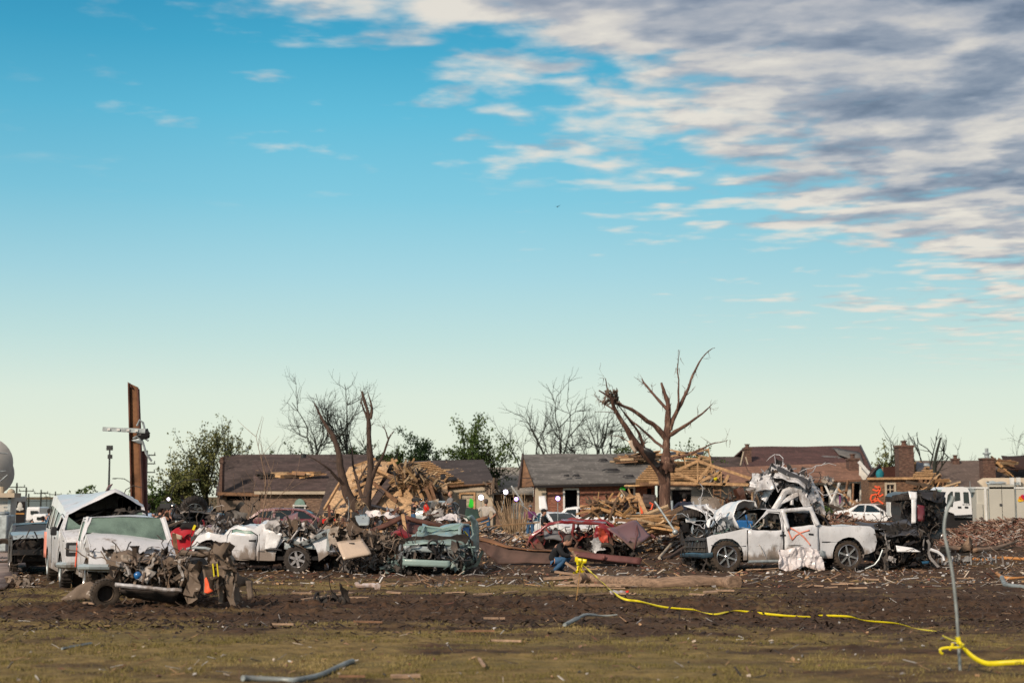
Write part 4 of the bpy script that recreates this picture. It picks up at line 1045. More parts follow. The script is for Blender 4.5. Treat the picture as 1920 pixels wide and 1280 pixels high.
# ---------------------------------------------------------------- mud caked wreck in front of it
def mud_wreck():
 loc = GX(290, 27.6); t = thing('mud_caked_wreck', 'mud caked crushed truck front with bent bumper bar, nearest wreck at left', 'wrecked truck', loc)
 L = lambda x, y, d: W(x, y, d) - loc
 b = MB(MUD)
 slabpx(b, [(206, 1062), (230, 1056), (300, 1046), (360, 1050), (372, 1070), (372, 1112), (330, 1118), (226, 1112), (208, 1090)], 27.6, 1.5, loc, .14, .07, 2.6, 3); b.build('engine_block', K['under'], t)
 b = MB(); tangle(b, 380, inpx([(212, 1060), (240, 1052), (300, 1044), (352, 1048), (362, 1062), (352, 1092), (300, 1098), (222, 1092), (206, 1080)], 27.1, 28.2, loc), .27, 'brown', 5, (5, 4, 4)); b.build('mud_tangle', K['junkm'], t, usecol=True)
 b = MB(); tangle(b, 150, inpx([(215, 1056), (300, 1046), (350, 1052), (345, 1086), (240, 1084)], 26.95, 27.5, loc), .19, [(.42, .38, .35), (.26, .20, .155), (.30, .28, .27), (.15, .105, .075), (.055, .042, .036)], 15, (5, 3, 3)); b.build('torn_metal', K['junk'], t, usecol=True)
 b = MB(); a, c = L(216, 1096, 26.9), L(341, 1108, 26.9); b.grid(lambda u, v: a.lerp(c, u) + Vector((0, -.04 + .08 * abs(v - .5) - .02 * math.sin(u * 11), (.5 - v) * .08)), 22, 4); b.crumple(.02, 3); b.build('bumper', K['white_mangled'], t, solid=.02)
 b = MB(); a, c = L(225, 1116, 27.1), L(335, 1128, 27.1); b.quad(L(225, 1104, 27.1), L(335, 1112, 27.1), L(330, 1128, 27.3), L(240, 1122, 27.3), 10, 3, .06, 3, 5); b.build('valance', K['under'], t, solid=.03)
 # coral marked fender standing at the right
 b = MB(); b.quad(L(381, 1060, 27.0), L(398, 1058, 27.2), L(402, 1112, 27.0), L(383, 1115, 26.8), 5, 10, .09, 2.5, 4); b.build('fender', K['muddy'], t, solid=.02)
 b = MB(); b.panel([(0, .02), (.08, .0), (.17, .05), (.10, .10), (.08, .20), (.03, .30), (.0, .26), (.01, .14)], [], lambda u, v: L(383, 1112, 26.72) + Vector((u, -.03 * math.sin(u * 8), v)), .06); b.build('spray_mark', K['spray'], t, solid=.01)
 for x in (399, 407):
  b = MB(); b.bar(L(x, 1056, 26.75), L(x + 2.5, 1080, 26.75), .02, .035); b.build('tape_strip', K['yellow'], t)
 b = MB(); A = [(374, 1052), (372, 1118), (362, 1134), (352, 1134), (350, 1080), (358, 1054)]; slabpx(b, A, 26.9, .3, loc, .07, .11, 5, 8); b.build('folded_panel', K['muddy'], t)
 b = MB(); A = [(402, 1018), (412, 1024), (420, 1016), (430, 1020), (424, 1034), (434, 1048), (440, 1075), (441, 1134), (432, 1134), (424, 1090), (420, 1130), (412, 1131), (410, 1090), (400, 1050), (390, 1046)]; slabpx(b, A, 27.0, .5, loc, .08, .07, 3.5, 9); b.build('twisted_sheet', K['muddy'], t)
 b = MB(); tangle(b, 110, inpx([(390, 1050), (402, 1026), (430, 1026), (438, 1060), (438, 1110), (405, 1110)], 26.9, 27.5, loc), .24, 'brown', 65, (6, 1, 3)); b.build('torn_sheet', K['junkm'], t, usecol=True)
 b = MB(); b.quad(L(440, 1076, 27.0), L(472, 1086, 27.3), L(470, 1096, 27.3), L(442, 1100, 27.0), 6, 3, .06, 3, 7); b.quad(L(460, 1088, 27.1), L(474, 1088, 27.2), L(471, 1122, 27.1), L(464, 1124, 27.1), 3, 6, .06, 3, 8); b.build('scrap_plate', K['muddy'], t, solid=.02)
 b = MB(); b.tube([L(x, y, 27.4) for x, y in [(338, 1036), (355, 1038), (380, 1040), (400, 1035)]], .085, 9, flat=.7); b.crumple(.02, 3); b.build('pipe', K['muddy'], t)
 b = MB(); b.blob(L(258, 1078, 26.75), (.07, .05, .07), 10, 7, .2); b.build('blue_bottle', K['blue'], t)
 for (x, y, d, r, rz, ti, st) in ((197, 1112, 27.2, .26, R(-64), .06, 'tyremud'), (345, 1108, 27.9, .30, R(-84), .1, 'tyremud')):
  wheel(t, L(x, y, d), r, .24, rz=rz + R(90), outer=1, tyre='tyremud', rim='muddy', tilt=ti)
 for p, q in (((203, 1052), (226, 1060)), ((340, 1096), (352, 1070)), ((352, 1070), (320, 1090))): b = MB(); b.bar(L(*p, 27.1), L(*q, 27.0), .08, .06); b.crumple(.03, 4); b.build('frame_rail', K['muddy'], t)
 b = MB(); b.sheet(L(262, 1050, 27.4), 1.0, .5, rotm(.3, .1, .2), 8, .1, 2, 3); b.sheet(L(315, 1054, 27.5), .9, .4, rotm(.2, -.2, .1), 8, .1, 2, 8); b.build('hood_sheet', K['muddy'], t, solid=.012)
 # flap of grey-brown cloth at the left foot
 b = MB(); b.panel([(0, 0), (.75, .04), (.78, .3), (.55, .45), (.35, .36)], [], lambda u, v: Vector(GX(118, 28.9)) + Vector((u, .25 * v + .05 * noise.noise(Vector((u * 5, v * 5, 0))), v * .85 + .03)), .08); b.crumple(.03, 4)
 o = b.build('torn_lining', K['muddy'], None, solid=.01); tag(o, 'brown folded scrap of lining on the turf between van and pickup wheels', 'scrap')
mud_wreck()
# ---------------------------------------------------------------- pale teal crushed car
def teal_car():
 loc = GX(822, 39.6); t = thing('crushed_car', 'pale teal crushed car with caved roof and bare bumper beam', 'car', loc)
 L = lambda x, y, d: W(x, y, d) - loc
 b = MB(); slabpx(b, [(748, 1012), (770, 1002), (830, 1004), (872, 1000), (890, 1020), (888, 1060), (868, 1070), (755, 1072), (742, 1050)], 39.3, 2.6, loc, .18, .08, 2, 4); b.build('engine_block', K['under'], t)
 # hood / decklid: bent surface from bumper line back up to the roof
 def top(u, v):
  row = [[(757, 1022, 38.9), (800, 1018, 38.8), (840, 1020, 38.8), (872, 1022, 39.0)], [(768, 1008, 39.8), (800, 1007, 39.8), (842, 1006, 39.7), (868, 1010, 39.8)], [(778, 1000, 40.4), (805, 1003, 40.6), (835, 998, 40.5), (866, 1000, 40.3)],
   [(792, 987, 41.2), (812, 995, 41.2), (838, 990, 41.3), (864, 983, 41.2)], [(790, 984, 42.4), (815, 990, 42.4), (845, 982, 42.4), (866, 981, 42.4)]]
  j = v * 4; a = min(int(j), 3); fj = j - a; i = u * 3; c = min(int(i), 2); fi = i - c
  g = lambda r, k: Vector(row[r][k])
  q = (g(a, c) * (1 - fi) + g(a, c + 1) * fi) * (1 - fj) + (g(a + 1, c) * (1 - fi) + g(a + 1, c + 1) * fi) * fj
  return L(*q)
 b = MB(); b.grid(top, 26, 30); b.crumple(.05, 2.2, 6); b.build('hood', K['teal'], t, solid=.03)
 b = MB(); b.grid(lambda u, v: top(u, .56 + .14 * v) + Vector((0, 0, .02)), 16, 5); b.crumple(.05, 2.2, 6); b.xf(lambda p: p + Vector((0, -.02, .035))); b.build('windshield', K['glasslight'], t, solid=.01)
 # right flank with pillar arch
 b = MB(); b.panel([(0, 0), (.30, .05), (.42, .55), (.40, 1.05), (.36, 1.30), (.22, 1.45), (.10, 1.42), (.22, 1.25), (.26, .95), (.12, .80), (0, .55)], [], lambda u, v: L(868, 1068, 39.1) + Vector((u * 1.0, 2.0 * (u) + .05 * noise.noise(Vector((u * 5, v * 5, 3))), v)), .08); b.crumple(.04, 3); b.build('side_panel', K['teal'], t, solid=.03)
 b = MB(); b.tube([L(*p) for p in [(862, 1010, 39.6), (862, 990, 40.2), (867, 983, 40.6), (878, 984, 40.9), (885, 995, 41.0), (888, 1020, 40.8)]], .045, 7); b.tube([L(*p) for p in [(790, 1000, 40), (796, 986, 41), (830, 990, 41), (862, 983, 41)]], .03, 6); b.crumple(.02, 3); b.build('pillar', K['teal'], t)
 b = MB(); b.quad(L(868, 989, 40.6), L(878, 986, 40.9), L(884, 1012, 40.9), L(873, 1014, 40.6), 4, 6, .05, 4); b.quad(L(876, 1016, 39.9), L(889, 1010, 40.2), L(891, 1046, 40.2), L(880, 1050, 39.9), 4, 8, .06, 4); b.build('blue_interior', K['blue'], t, solid=.03)
 b = MB(); b.bar(L(870, 995, 40.4), L(877, 1004, 40.4), .03, .05); b.build('tape_strip', K['yellow'], t)
 b = MB(); a, c = L(756, 1053, 38.5), L(843, 1057, 38.5); b.grid(lambda u, v: a.lerp(c, u) + Vector((0, -.08 * math.sin(u * 3.14), (.5 - v) * .17)), 14, 3); b.crumple(.012, 3); b.build('bumper', K['teal'], t, solid=.08)
 b = MB(); b.grid(lambda u, v: L(756, 1022, 38.75).lerp(L(872, 1024, 38.9), u) + Vector((0, 0, -.17 * v)), 18, 3); b.crumple(.03, 3, 2); b.build('front_panel', K['silver'], t, solid=.03)
 b = MB(); tangle(b, 150, inpx([(750, 1026), (874, 1026), (880, 1050), (750, 1050)], 38.6, 39.3, loc), .34, [(.10, .11, .12), (.30, .32, .33), (.03, .03, .035), (.05, .045, .045), (.16, .13, .11), (.015, .015, .016)], 5, (5, 4, 3)); b.build('engine', K['junk'], t, usecol=True)
 b = MB(); tangle(b, 60, inpx([(722, 1050), (756, 1034), (760, 1070), (720, 1072)], 38.8, 40, loc), .38, 'teal', 6, (6, 2, 2)); b.build('torn_fender', K['junk'], t, usecol=True); b = MB(); tangle(b, 46, inpx([(850, 1030), (888, 1024), (890, 1066), (852, 1068)], 38.7, 39.4, loc), .36, 'teal', 7, (6, 2, 2)); b.build('torn_fender', K['junk'], t, usecol=True)
 b = MB(); tangle(b, 50, inpx([(740, 1060), (860, 1060), (860, 1074), (740, 1074)], 38.6, 39.3, loc), .3, 'dark', 8, (4, 3, 2)); b.build('undertray', K['junkm'], t, usecol=True)
 b = MB(); b.tube([L(812, 1021, 38.7) + Vector((.13 * math.cos(a), 0, .13 * math.sin(a))) for a in [k * math.tau / 14 for k in range(15)]], .035, 6); b.build('lamp_ring', K['plastic'], t)
 wheel(t, L(872, 1055, 39.0), .31, .2, rz=R(62), outer=-1, tyre='tyre', rim='rim', tilt=.2)
 wheel(t, L(752, 1058, 39.4), .30, .2, rz=R(80), outer=-1, tyre='tyremud', rim='rim', tilt=-.1)
teal_car()
# ---------------------------------------------------------------- dark red burnt-out car
def red_car():
 loc = GX(1095, 49); t = thing('crushed_red_car', 'dark red stripped car shell with plum hood bent skyward at its right', 'car', loc)
 L = lambda x, y, d: W(x, y, d) - loc
 def rail(pts, d, r, m='darkred', nm='pillar'):
  b = MB(); P = [L(x, y, d) for x, y in pts]
  b.tube(resample(P, .15), r * .62, 7, jit=.7); b.crumple(.055, 4, d); return b.build(nm, K[m], t)
 for d in (48.2, 49.8):
  o = 0 if d < 49 else 8
  rail([(986 + o, 1024 - o / 2), (1000 + o, 1002 - o / 2), (1025 + o, 984 - o / 2), (1055 + o, 978 - o / 2), (1090 + o, 979 - o / 2), (1125 + o, 982 - o / 2), (1140 + o, 990 - o / 2), (1152 + o, 1012 - o / 2)], d, .085)
  rail([(1076 + o, 980), (1072 + o, 1000), (1082 + o, 1016), (1078 + o, 1030)], d, .07)
  rail([(1125 + o, 984), (1119 + o, 1000), (1112 + o, 1020)], d, .07)
  rail([(990 + o, 1028), (1040 + o, 1032), (1110 + o, 1036), (1170 + o, 1032)], d, .06)
 b = MB(); b.grid(lambda u, v: L(1052 + 84 * u, 979 + 3 * u - 5 * v, 48.2 + 1.6 * v), 12, 6); b.crumple(.07, 2); b.build('roof', K['darkred'], t, solid=.03)
 b = MB(); b.panel([(0, 0), (.42, .02), (.66, .10), (.55, .40), (.36, .60), (.16, .60), (.02, .3)], [], lambda u, v: L(1110, 1028, 48.1) + Vector((u, -.05 * u, v * 1.1)) * 1.12, .05); b.crumple(.075, 4.5, 3); b.build('fender', K['darkred'], t, solid=.03)
 b = MB(); b.panel([(.10, .08), (.30, .14), (.50, .12), (.48, .34), (.34, .50), (.20, .56), (.18, .3)], [], lambda u, v: L(1110, 1028, 48.0) + Vector((u, -.05 * u, v * 1.1)) * 1.12, .05); b.crumple(.075, 4.5, 3); b.build('spray_mark', K['spray'] if False else simple('orange stained paint', (.45, .06, .03), .6, var=.6, vs=5), t, solid=.005)
 b = MB(); b.panel([(0, 0), (.6, 0), (.5, .25), (.25, .50), (.12, .38)], [], lambda u, v: L(988, 1032, 48.3) + Vector((u, .0, v)), .1); b.crumple(.07, 3, 5); b.build('door', K['darkred'], t, solid=.03)
 b = MB(); b.grid(lambda u, v: L(1020 + 38 * u, 1008 - 16 * v + 6 * u, 48.4 + .5 * v), 6, 5); b.crumple(.05, 3); b.build('seat', K['greyc'], t, solid=.1)
 b = MB(); slabpx(b, [(992, 1030), (1000, 1008), (1030, 998), (1090, 1000), (1130, 1005), (1160, 1016), (1180, 1036), (1100, 1040), (990, 1036)], 48.7, 1.5, loc, .18, .09, 2, 4); b.build('floor', K['under'], t)
 b = MB(); tangle(b, 190, inpx([(988, 1030), (1004, 1002), (1030, 990), (1075, 990), (1120, 992), (1150, 1010), (1185, 1030), (1170, 1040), (1000, 1038)], 48.0, 49.7, loc), .30, 'red', 4, (5, 3, 3)); b.build('torn_metal', K['junk'], t, usecol=True)
 b = MB(); tangle(b, 90, inpx([(1100, 1022), (1190, 1016), (1200, 1040), (1100, 1040)], 47.8, 48.7, loc), .36, 'dark', 14, (5, 3, 3)); b.build('engine', K['junkm'], t, usecol=True)
 b = MB(); tangle(b, 12, inpx([(1108, 1022), (1125, 1018), (1128, 1032), (1108, 1034)], 47.7, 48.0, loc), .3, [(.6, .6, .6), (.4, .4, .42)], 14, (5, 0, 3)); b.build('broken_lamp', K['junk'], t, usecol=True)
 # hood standing up like a tent
 A = [(1142, 989), (1195, 976), (1220, 1002), (1189, 1030)]
 b = MB(); b.quad(L(1138, 990, 47.9), L(1193, 976, 49.1), L(1221, 1002, 48.7), L(1189, 1029, 47.6), 12, 10, .10, 1.6, 3); b.build('hood', K['mauve'], t, solid=.035)
 b = MB(); b.tube([L(1193, 976, 49.1), L(1196, 1000, 48.3), L(1189, 1028, 47.6)], .02, 5); b.tube([L(1221, 1002, 48.7), L(1228, 1008, 48.6)], .05, 5); b.build('hood_seam', K['plum'], t)
 b = MB(); b.lathe([(-.09, .18), (-.1, .26), (0, .29), (.1, .26), (.09, .18)], 20); b.xf(lambda p: rotm(.3, 0, .1) @ p + L(1136, 1032, 47.9)); b.build('tyre', K['tyremud'], t)
red_car()
# ---------------------------------------------------------------- upright heap of mangled white metal behind the truck
def white_heap():
 loc = GX(1475, 45.0); t = thing('mangled_vehicle', 'mangled white vehicle crushed into a tall ragged heap behind the white pickup', 'wrecked car', loc)
 L = lambda x, y, d: W(x, y, d) - loc
 out = [(1415, 905), (1420, 893), (1440, 888), (1452, 876), (1464, 876), (1482, 886), (1505, 894), (1518, 906), (1524, 925), (1535, 945), (1542, 968), (1535, 1000), (1440, 1000), (1425, 950), (1424, 930), (1415, 918)]
 core = [(1424, 912), (1450, 888), (1480, 892), (1510, 908), (1518, 940), (1530, 975), (1530, 1000), (1445, 1000), (1432, 940)]
 b = MB(); slabpx(b, core, 44.9, 1.3, loc, .16, .10, 2.2, 3); b.build('cabin', K['inner'], t)
 def rail(pts, r, d=44.3, m='white_mangled'):
  b = MB(); b.tube([L(x, y, d) for x, y in pts], r, 7, jit=.35, flat=1.5); b.crumple(.04, 3, r * 99); b.build('pillar', K[m], t)
 rail([(1452, 957), (1460, 942), (1472, 922), (1488, 916), (1500, 920), (1506, 935), (1513, 950)], .075)
 rail([(1500, 918), (1510, 938), (1516, 952)], .06); rail([(1486, 920), (1484, 945)], .04); rail([(1430, 938), (1440, 922), (1450, 912), (1456, 905)], .07)
 rail([(1456, 945), (1475, 936), (1496, 926)], .05); rail([(1518, 905), (1528, 925), (1536, 945), (1543, 966)], .09, 44.6); rail([(1458, 878), (1482, 890), (1510, 902), (1520, 912)], .06, 44.2, 'dkgrey')
 b = MB(); tangle(b, 120, inpx([(1415, 905), (1422, 893), (1444, 888), (1452, 880), (1456, 905), (1440, 922), (1424, 926)], 44.2, 45.4, loc), .42, 'white', 3, (7, 1, 3)); b.build('torn_hood', K['junk'], t, usecol=True)
 b = MB(); tangle(b, 170, inpx([(1445, 884), (1458, 875), (1482, 886), (1508, 896), (1520, 910), (1528, 935), (1510, 925), (1495, 912), (1470, 912), (1455, 905)], 44.2, 45.6, loc), .46, 'white', 4, (7, 1, 4)); b.build('torn_roof', K['junk'], t, usecol=True)
 b = MB(); tangle(b, 70, inpx([(1516, 920), (1530, 930), (1544, 968), (1535, 985), (1522, 960)], 44.3, 45.4, loc), .40, 'white', 5, (6, 2, 3)); b.build('torn_side', K['junk'], t, usecol=True)
 b = MB(); tangle(b, 60, inpx([(1450, 930), (1500, 925), (1520, 965), (1445, 980)], 44.5, 45.0, loc), .45, 'dark', 6, (4, 3, 2)); b.build('torn_interior', K['junkm'], t, usecol=True)
 # big clean folded sheet (roof skin), striped top edge
 b = MB(); b.quad(L(1458, 874, 44.4), L(1516, 902, 44.4), L(1512, 915, 44.0), L(1452, 892, 44.0), 14, 6, .14, 3, 2); b.build('roof_skin', K['white_mangled'], t, solid=.02)
 b = MB(); b.quad(L(1416, 896, 44.2), L(1446, 886, 44.2), L(1452, 915, 44.0), L(1418, 922, 44.0), 12, 12, .18, 4, 8); b.build('hood_skin', K['white_mangled'], t, solid=.02)
white_heap()
def axle_wreck():
 loc = GX(1300, 45.5); t = thing('overturned_chassis', 'overturned chassis with wheel in the air, left of the white pickup', 'wrecked car', loc)
 L = lambda x, y, d: W(x, y, d) - loc
 wheel(t, L(1294, 966, 45.0), .40, .24, rz=R(8), outer=-1, tyre='tyre', rim='steel', tilt=R(78))
 b = MB(); b.quad(L(1282, 947, 45), L(1326, 944, 45.6), L(1357, 962, 45.2), L(1318, 968, 44.6), 12, 6, .20, 2.2, 4); b.quad(L(1322, 946, 45), L(1336, 942, 45.6), L(1362, 962, 45.2), L(1340, 966, 44.6), 8, 5, .14, 3, 7); b.build('torn_skin', K['white_clean'], t, solid=.02)
 b = MB(); b.quad(L(1284, 966, 44.8), L(1306, 967, 44.8), L(1304, 980, 44.8), L(1286, 979, 44.8), 8, 5, .08, 4, 4); b.build('torn_panel', K['white_clean'], t, solid=.03)
 b = MB(); slabpx(b, [(1281, 978), (1300, 972), (1330, 968), (1344, 990), (1330, 1020), (1282, 1022)], 45.2, 1.4, loc, .16, .08, 2, 3); b.build('chassis', K['under'], t)
 b = MB(); tangle(b, 130, inpx([(1280, 972), (1330, 958), (1370, 970), (1340, 1000), (1330, 1020), (1282, 1020)], 44.8, 46, loc), .42, 'dark', 6, (4, 4, 3)); b.build('axle_tangle', K['junkm'], t, usecol=True)
 b = MB(); tangle(b, 40, inpx([(1300, 950), (1345, 950), (1370, 965), (1320, 972)], 44.9, 46, loc), .36, 'white', 7, (6, 1, 3)); b.build('torn_metal', K['junk'], t, usecol=True)
axle_wreck()
def tail_wreck():
 loc = GX(1690, 42.5); t = thing('flattened_car', 'flattened dark grey car heaped against the rear of the white pickup', 'wrecked car', loc)
 L = lambda x, y, d: W(x, y, d) - loc
 b = MB(); slabpx(b, [(1640, 992), (1660, 984), (1700, 980), (1716, 992), (1742, 1006), (1748, 1040), (1700, 1056), (1640, 1052)], 42.3, 1.8, loc, .18, .09, 2, 3); b.build('body', K['under'], t)
 b = MB(); b.quad(L(1602, 982, 42.8), L(1700, 976, 43.2), L(1722, 992, 42.4), L(1650, 996, 42.0), 16, 8, .12, 1.6, 3); b.build('roof', K['dkgrey'], t, solid=.03)
 b = MB(); b.quad(L(1648, 996, 41.9), L(1722, 992, 42.2), L(1738, 1004, 41.8), L(1655, 1006, 41.5), 12, 6, .08, 3, 5); b.build('windshield', K['dkgrey'], t, solid=.01)
 b = MB(); tangle(b, 190, inpx([(1642, 990), (1715, 985), (1745, 1005), (1755, 1050), (1700, 1060), (1640, 1050)], 41.6, 42.8, loc), .42, 'dark', 6, (5, 3, 3)); b.build('torn_metal', K['junkm'], t, usecol=True)
 b = MB(); tangle(b, 36, inpx([(1650, 1000), (1740, 1004), (1750, 1045), (1660, 1050)], 41.5, 42, loc), .36, 'mix', 8, (4, 3, 4)); b.build('torn_trim', K['junk'], t, usecol=True)
 b = MB(); b.quad(L(1680, 1022, 41.3), L(1712, 1027, 41.3), L(1726, 1034, 41.2), L(1682, 1034, 41.3), 8, 4, .07, 4, 4); b.build('bumper_cover', K['white_clean'], t, solid=.02)
 b = MB(); b.tube([L(*p, 41.2) for p in [(1655, 1030), (1648, 1048), (1640, 1058), (1622, 1066)]], .022, 6); b.build('bent_tube', K['steel'], t)
 b = MB(); b.tube([L(*p, 41.2) for p in [(1744, 1030), (1758, 1034), (1768, 1042), (1770, 1050)]], .05, 7, jit=.6); b.build('trim_strip', K['white_clean'], t)
 b = MB(); b.quad(L(1728, 1052, 41.2), L(1742, 1051, 41.2), L(1742, 1056, 41.2), L(1730, 1057, 41.2), 3, 2); b.build('scrap_plate', K['bluec'], t, solid=.02)
tail_wreck()
def upended_car():
 loc = GX(1728, 50.0); t = thing('upended_car', 'black burnt car standing on its nose with a white strip down it', 'car', loc)
 L = lambda x, y, d: W(x, y, d) - loc
 out = [(1676, 930), (1690, 921), (1715, 918), (1745, 916), (1762, 920), (1774, 932), (1768, 950), (1772, 985), (1765, 1010), (1720, 1010), (1712, 990), (1690, 978), (1689, 942), (1678, 940)]
 b = MB(); slabpx(b, out, 49.9, 1.5, loc, .14, .09, 2, 3); b.build('body', K['black'], t)
 wheel(t, L(1692, 933, 49.9), .33, .22, rz=R(20), outer=-1, tyre='tyre', rim='under', tilt=R(85))
 b = MB(); b.quad(L(1703, 921, 49.4), L(1719, 922, 49.4), L(1719, 936, 49.3), L(1706, 936, 49.3), 4, 4, .05, 4); b.quad(L(1708, 936, 49.3), L(1718, 936, 49.3), L(1717, 980, 49.2), L(1709, 981, 49.2), 3, 12, .08, 3, 4); b.build('white_panel', K['white_clean'], t, solid=.03)
 b = MB(); tangle(b, 210, inpx([(1690, 945), (1720, 925), (1760, 922), (1770, 940), (1768, 1000), (1725, 1005), (1700, 985)], 49.3, 50.4, loc), .34, 'dark', 6, (4, 3, 5)); b.build('torn_metal', K['junkm'], t, usecol=True)
 b = MB(); b.quad(L(1718, 945, 49.3), L(1734, 948, 49.3), L(1732, 978, 49.3), L(1720, 976, 49.3), 4, 6, .07, 3, 2); b.build('door', K['maroon'], t, solid=.02)
 b = MB(); b.quad(L(1722, 920, 49.7), L(1772, 926, 49.9), L(1766, 945, 49.5), L(1740, 938, 49.3), 8, 6, .15, 2.5, 2); b.build('hood', K['black'], t, solid=.02)
upended_car()
# ---------------------------------------------------------------- piles between and behind
def pile(name, label, cat, poly, d0, d1, pal, n, size, seed, px0, core=True, kinds=(5, 3, 3), mat='junk', corem='under'):
 loc = GX(px0, (d0 + d1) / 2); t = thing(name, label, cat, loc)
 if core:
  ys = [p[1] for p in poly]; cx = sum(p[0] for p in poly) / len(poly); cy = max(ys)
  q = [(cx + (x - cx) * .93, cy + (y - cy) * .85) for x, y in poly]
  b = MB(); slabpx(b, q, (d0 + d1) / 2, (d1 - d0) * .5, loc, .22, .10, 2, seed); b.build('crushed_body', K[corem], t)
 b = MB(); tangle(b, n, inpx(poly, d0, d1, loc), size, pal, seed, kinds); b.build('torn_metal', K[mat], t, usecol=True)
 return t, loc
t, loc = pile('wreck_heap', 'flat heap of dark crushed cars behind the red car, a black tyre on top', 'wrecked cars', [(285, 968), (320, 952), (360, 948), (400, 962), (425, 965), (480, 985), (478, 1000), (300, 1000)], 46.5, 49, 'dark', 230, .6, 4, 370)
for k, (x0, x1, y0, y1) in enumerate(((318, 362, 966, 958), (338, 396, 956, 951), (365, 420, 972, 966), (328, 372, 974, 969))):
 b = MB(); b.quad(W(x0, y0 + 5, 46.5) - loc, W(x1, y0 + 6, 46.7) - loc, W(x1 + 4, y1 - 1, 48.2) - loc, W(x0 + 4, y1, 48.0) - loc, 10, 6, .1, 1.6, k); b.build('crushed_roof', K[('dkgrey', 'muddy', 'black', 'silver')[k]], t, solid=.04)
wheel(t, W(364, 952, 47.2) - loc, .42, .26, rz=R(15), outer=-1, tyre='tyre', rim='steel', tilt=R(35))
t, loc = pile('mud_tangle', 'brown matted tangle of muddy scrap left of the teal car', 'scrap heap', [(688, 1010), (712, 998), (738, 1000), (752, 1012), (750, 1040), (742, 1065), (690, 1068), (684, 1040)], 39.2, 40.6, 'brown', 210, .30, 14, 718, mat='junkm')
t, loc = pile('scrap_heap', 'low heap of torn pink and grey scrap between crushed pickup and teal car', 'scrap heap', [(640, 1040), (660, 1052), (700, 1048), (740, 1058), (742, 1072), (640, 1072)], 39.0, 40.2, 'mix', 130, .28, 17, 690, mat='junkm')
b = MB(); b.tube([W(x, y, 40.6) - loc for x, y in [(735, 1018), (738, 1003), (752, 998), (764, 1006), (768, 1018)]], .11, 8, jit=.3); b.crumple(.04, 3); b.build('red_arch', K['darkred'], t)
t, loc = pile('crumpled_metal', 'heap of cream cloth, wire and pale scrap under the broken twin trees', 'scrap heap', [(600, 985), (640, 972), (700, 962), (750, 962), (760, 980), (690, 992), (600, 1000)], 47, 50, 'woody', 220, .50, 27, 680, mat='junk')
b = MB(); b.quad(W(655, 986, 46.5) - loc, W(692, 984, 46.5) - loc, W(694, 963, 47.5) - loc, W(668, 966, 47.5) - loc, 8, 6, .05, 2, 4); b.build('pale_board', K['silver'], t, solid=.03)
b = MB(); b.sheet(W(716, 968, 47) - loc, .9, .35, rotm(.4, .2, .1), 12, .2, 3, 3); b.build('cloth', K['whitecloth'], t)
t, loc = pile('scrap_heap', 'pile of white cloth and boxes in front of the garage people', 'scrap heap', [(800, 968), (820, 945), (845, 948), (865, 968), (870, 990), (800, 992)], 56, 58, 'woody', 80, .6, 37, 838)
b = MB(); b.sheet(W(842, 977, 55.5) - loc, .95, .5, rotm(.5, .1, .1), 14, .2, 3.0, 5); b.build('cloth', K['whitecloth'], t)
b = MB(); b.quad(W(870, 978, 57) - loc, W(900, 978, 57) - loc, W(896, 950, 58.5) - loc, W(874, 954, 58.5) - loc, 8, 6, .2, 1.2, 5); b.build('green_tarp', simple('dark green cloth', (.02, .05, .035), .9), t, solid=.05)
t, loc = pile('scrap_heap', 'torn grey metal pile between the blue pickup and brown roofs', 'scrap heap', [(1360, 935), (1385, 922), (1412, 922), (1425, 940), (1420, 960), (1350, 955)], 76, 78, 'woody', 110, .7, 47, 1388)
t, loc = pile('brick_heap', 'heap of broken red bricks left of the sky-blue sedan', 'rubble', [(1500, 985), (1520, 965), (1560, 958), (1600, 966), (1620, 985)], 64, 66, 'brick', 150, .35, 57, 1560, kinds=(2, 1, 3))
# red crushed car at left
def small_red():
 loc = GX(345, 42.5); t = thing('crushed_hatchback', 'bright red crushed hatchback with yellow tape on its roof edge', 'car', loc)
 L = lambda x, y, d: W(x, y, d) - loc
 b = MB(); slabpx(b, [(316, 1000), (330, 990), (352, 984), (378, 984), (392, 992), (388, 1020), (362, 1034), (330, 1034), (318, 1024)], 42.0, 1.7, loc, .12, .05, 2.4, 3); b.build('body', K['red'], t)
 b = MB(); b.panel([(0, 0), (.55, .02), (.66, .16), (.45, .22), (.1, .16)], [], lambda u, v: L(334, 991, 41.85) + Vector((u, .1, v)), .08); b.build('window', K['inner'], t, solid=.02)
 b = MB(); b.bar(L(362, 993, 41.7), L(366, 984, 41.7), .03, .07); b.build('tape_strip', K['yellow'], t)
 b = MB(); b.quad(L(324, 998, 41.85), L(342, 1004, 41.85), L(340, 1012, 41.85), L(328, 1010, 41.85), 4, 3, .04, 3); b.build('scraped_patch', K['cream'], t, solid=.01)
 b = MB(); tangle(b, 26, inpx([(316, 1000), (390, 985), (395, 1000), (380, 1008)], 41.8, 43, loc), .3, 'red', 3); b.build('torn_metal', K['junk'], t, usecol=True)
small_red()
b = MB(); b.bar(W(326, 1000, 40.5), W(332, 1052, 40.2), .11, .05); o = b.build('timber', K['lumberdk'], None); tag(o, 'upright brown splintered timber in front of the red hatchback', 'timber')
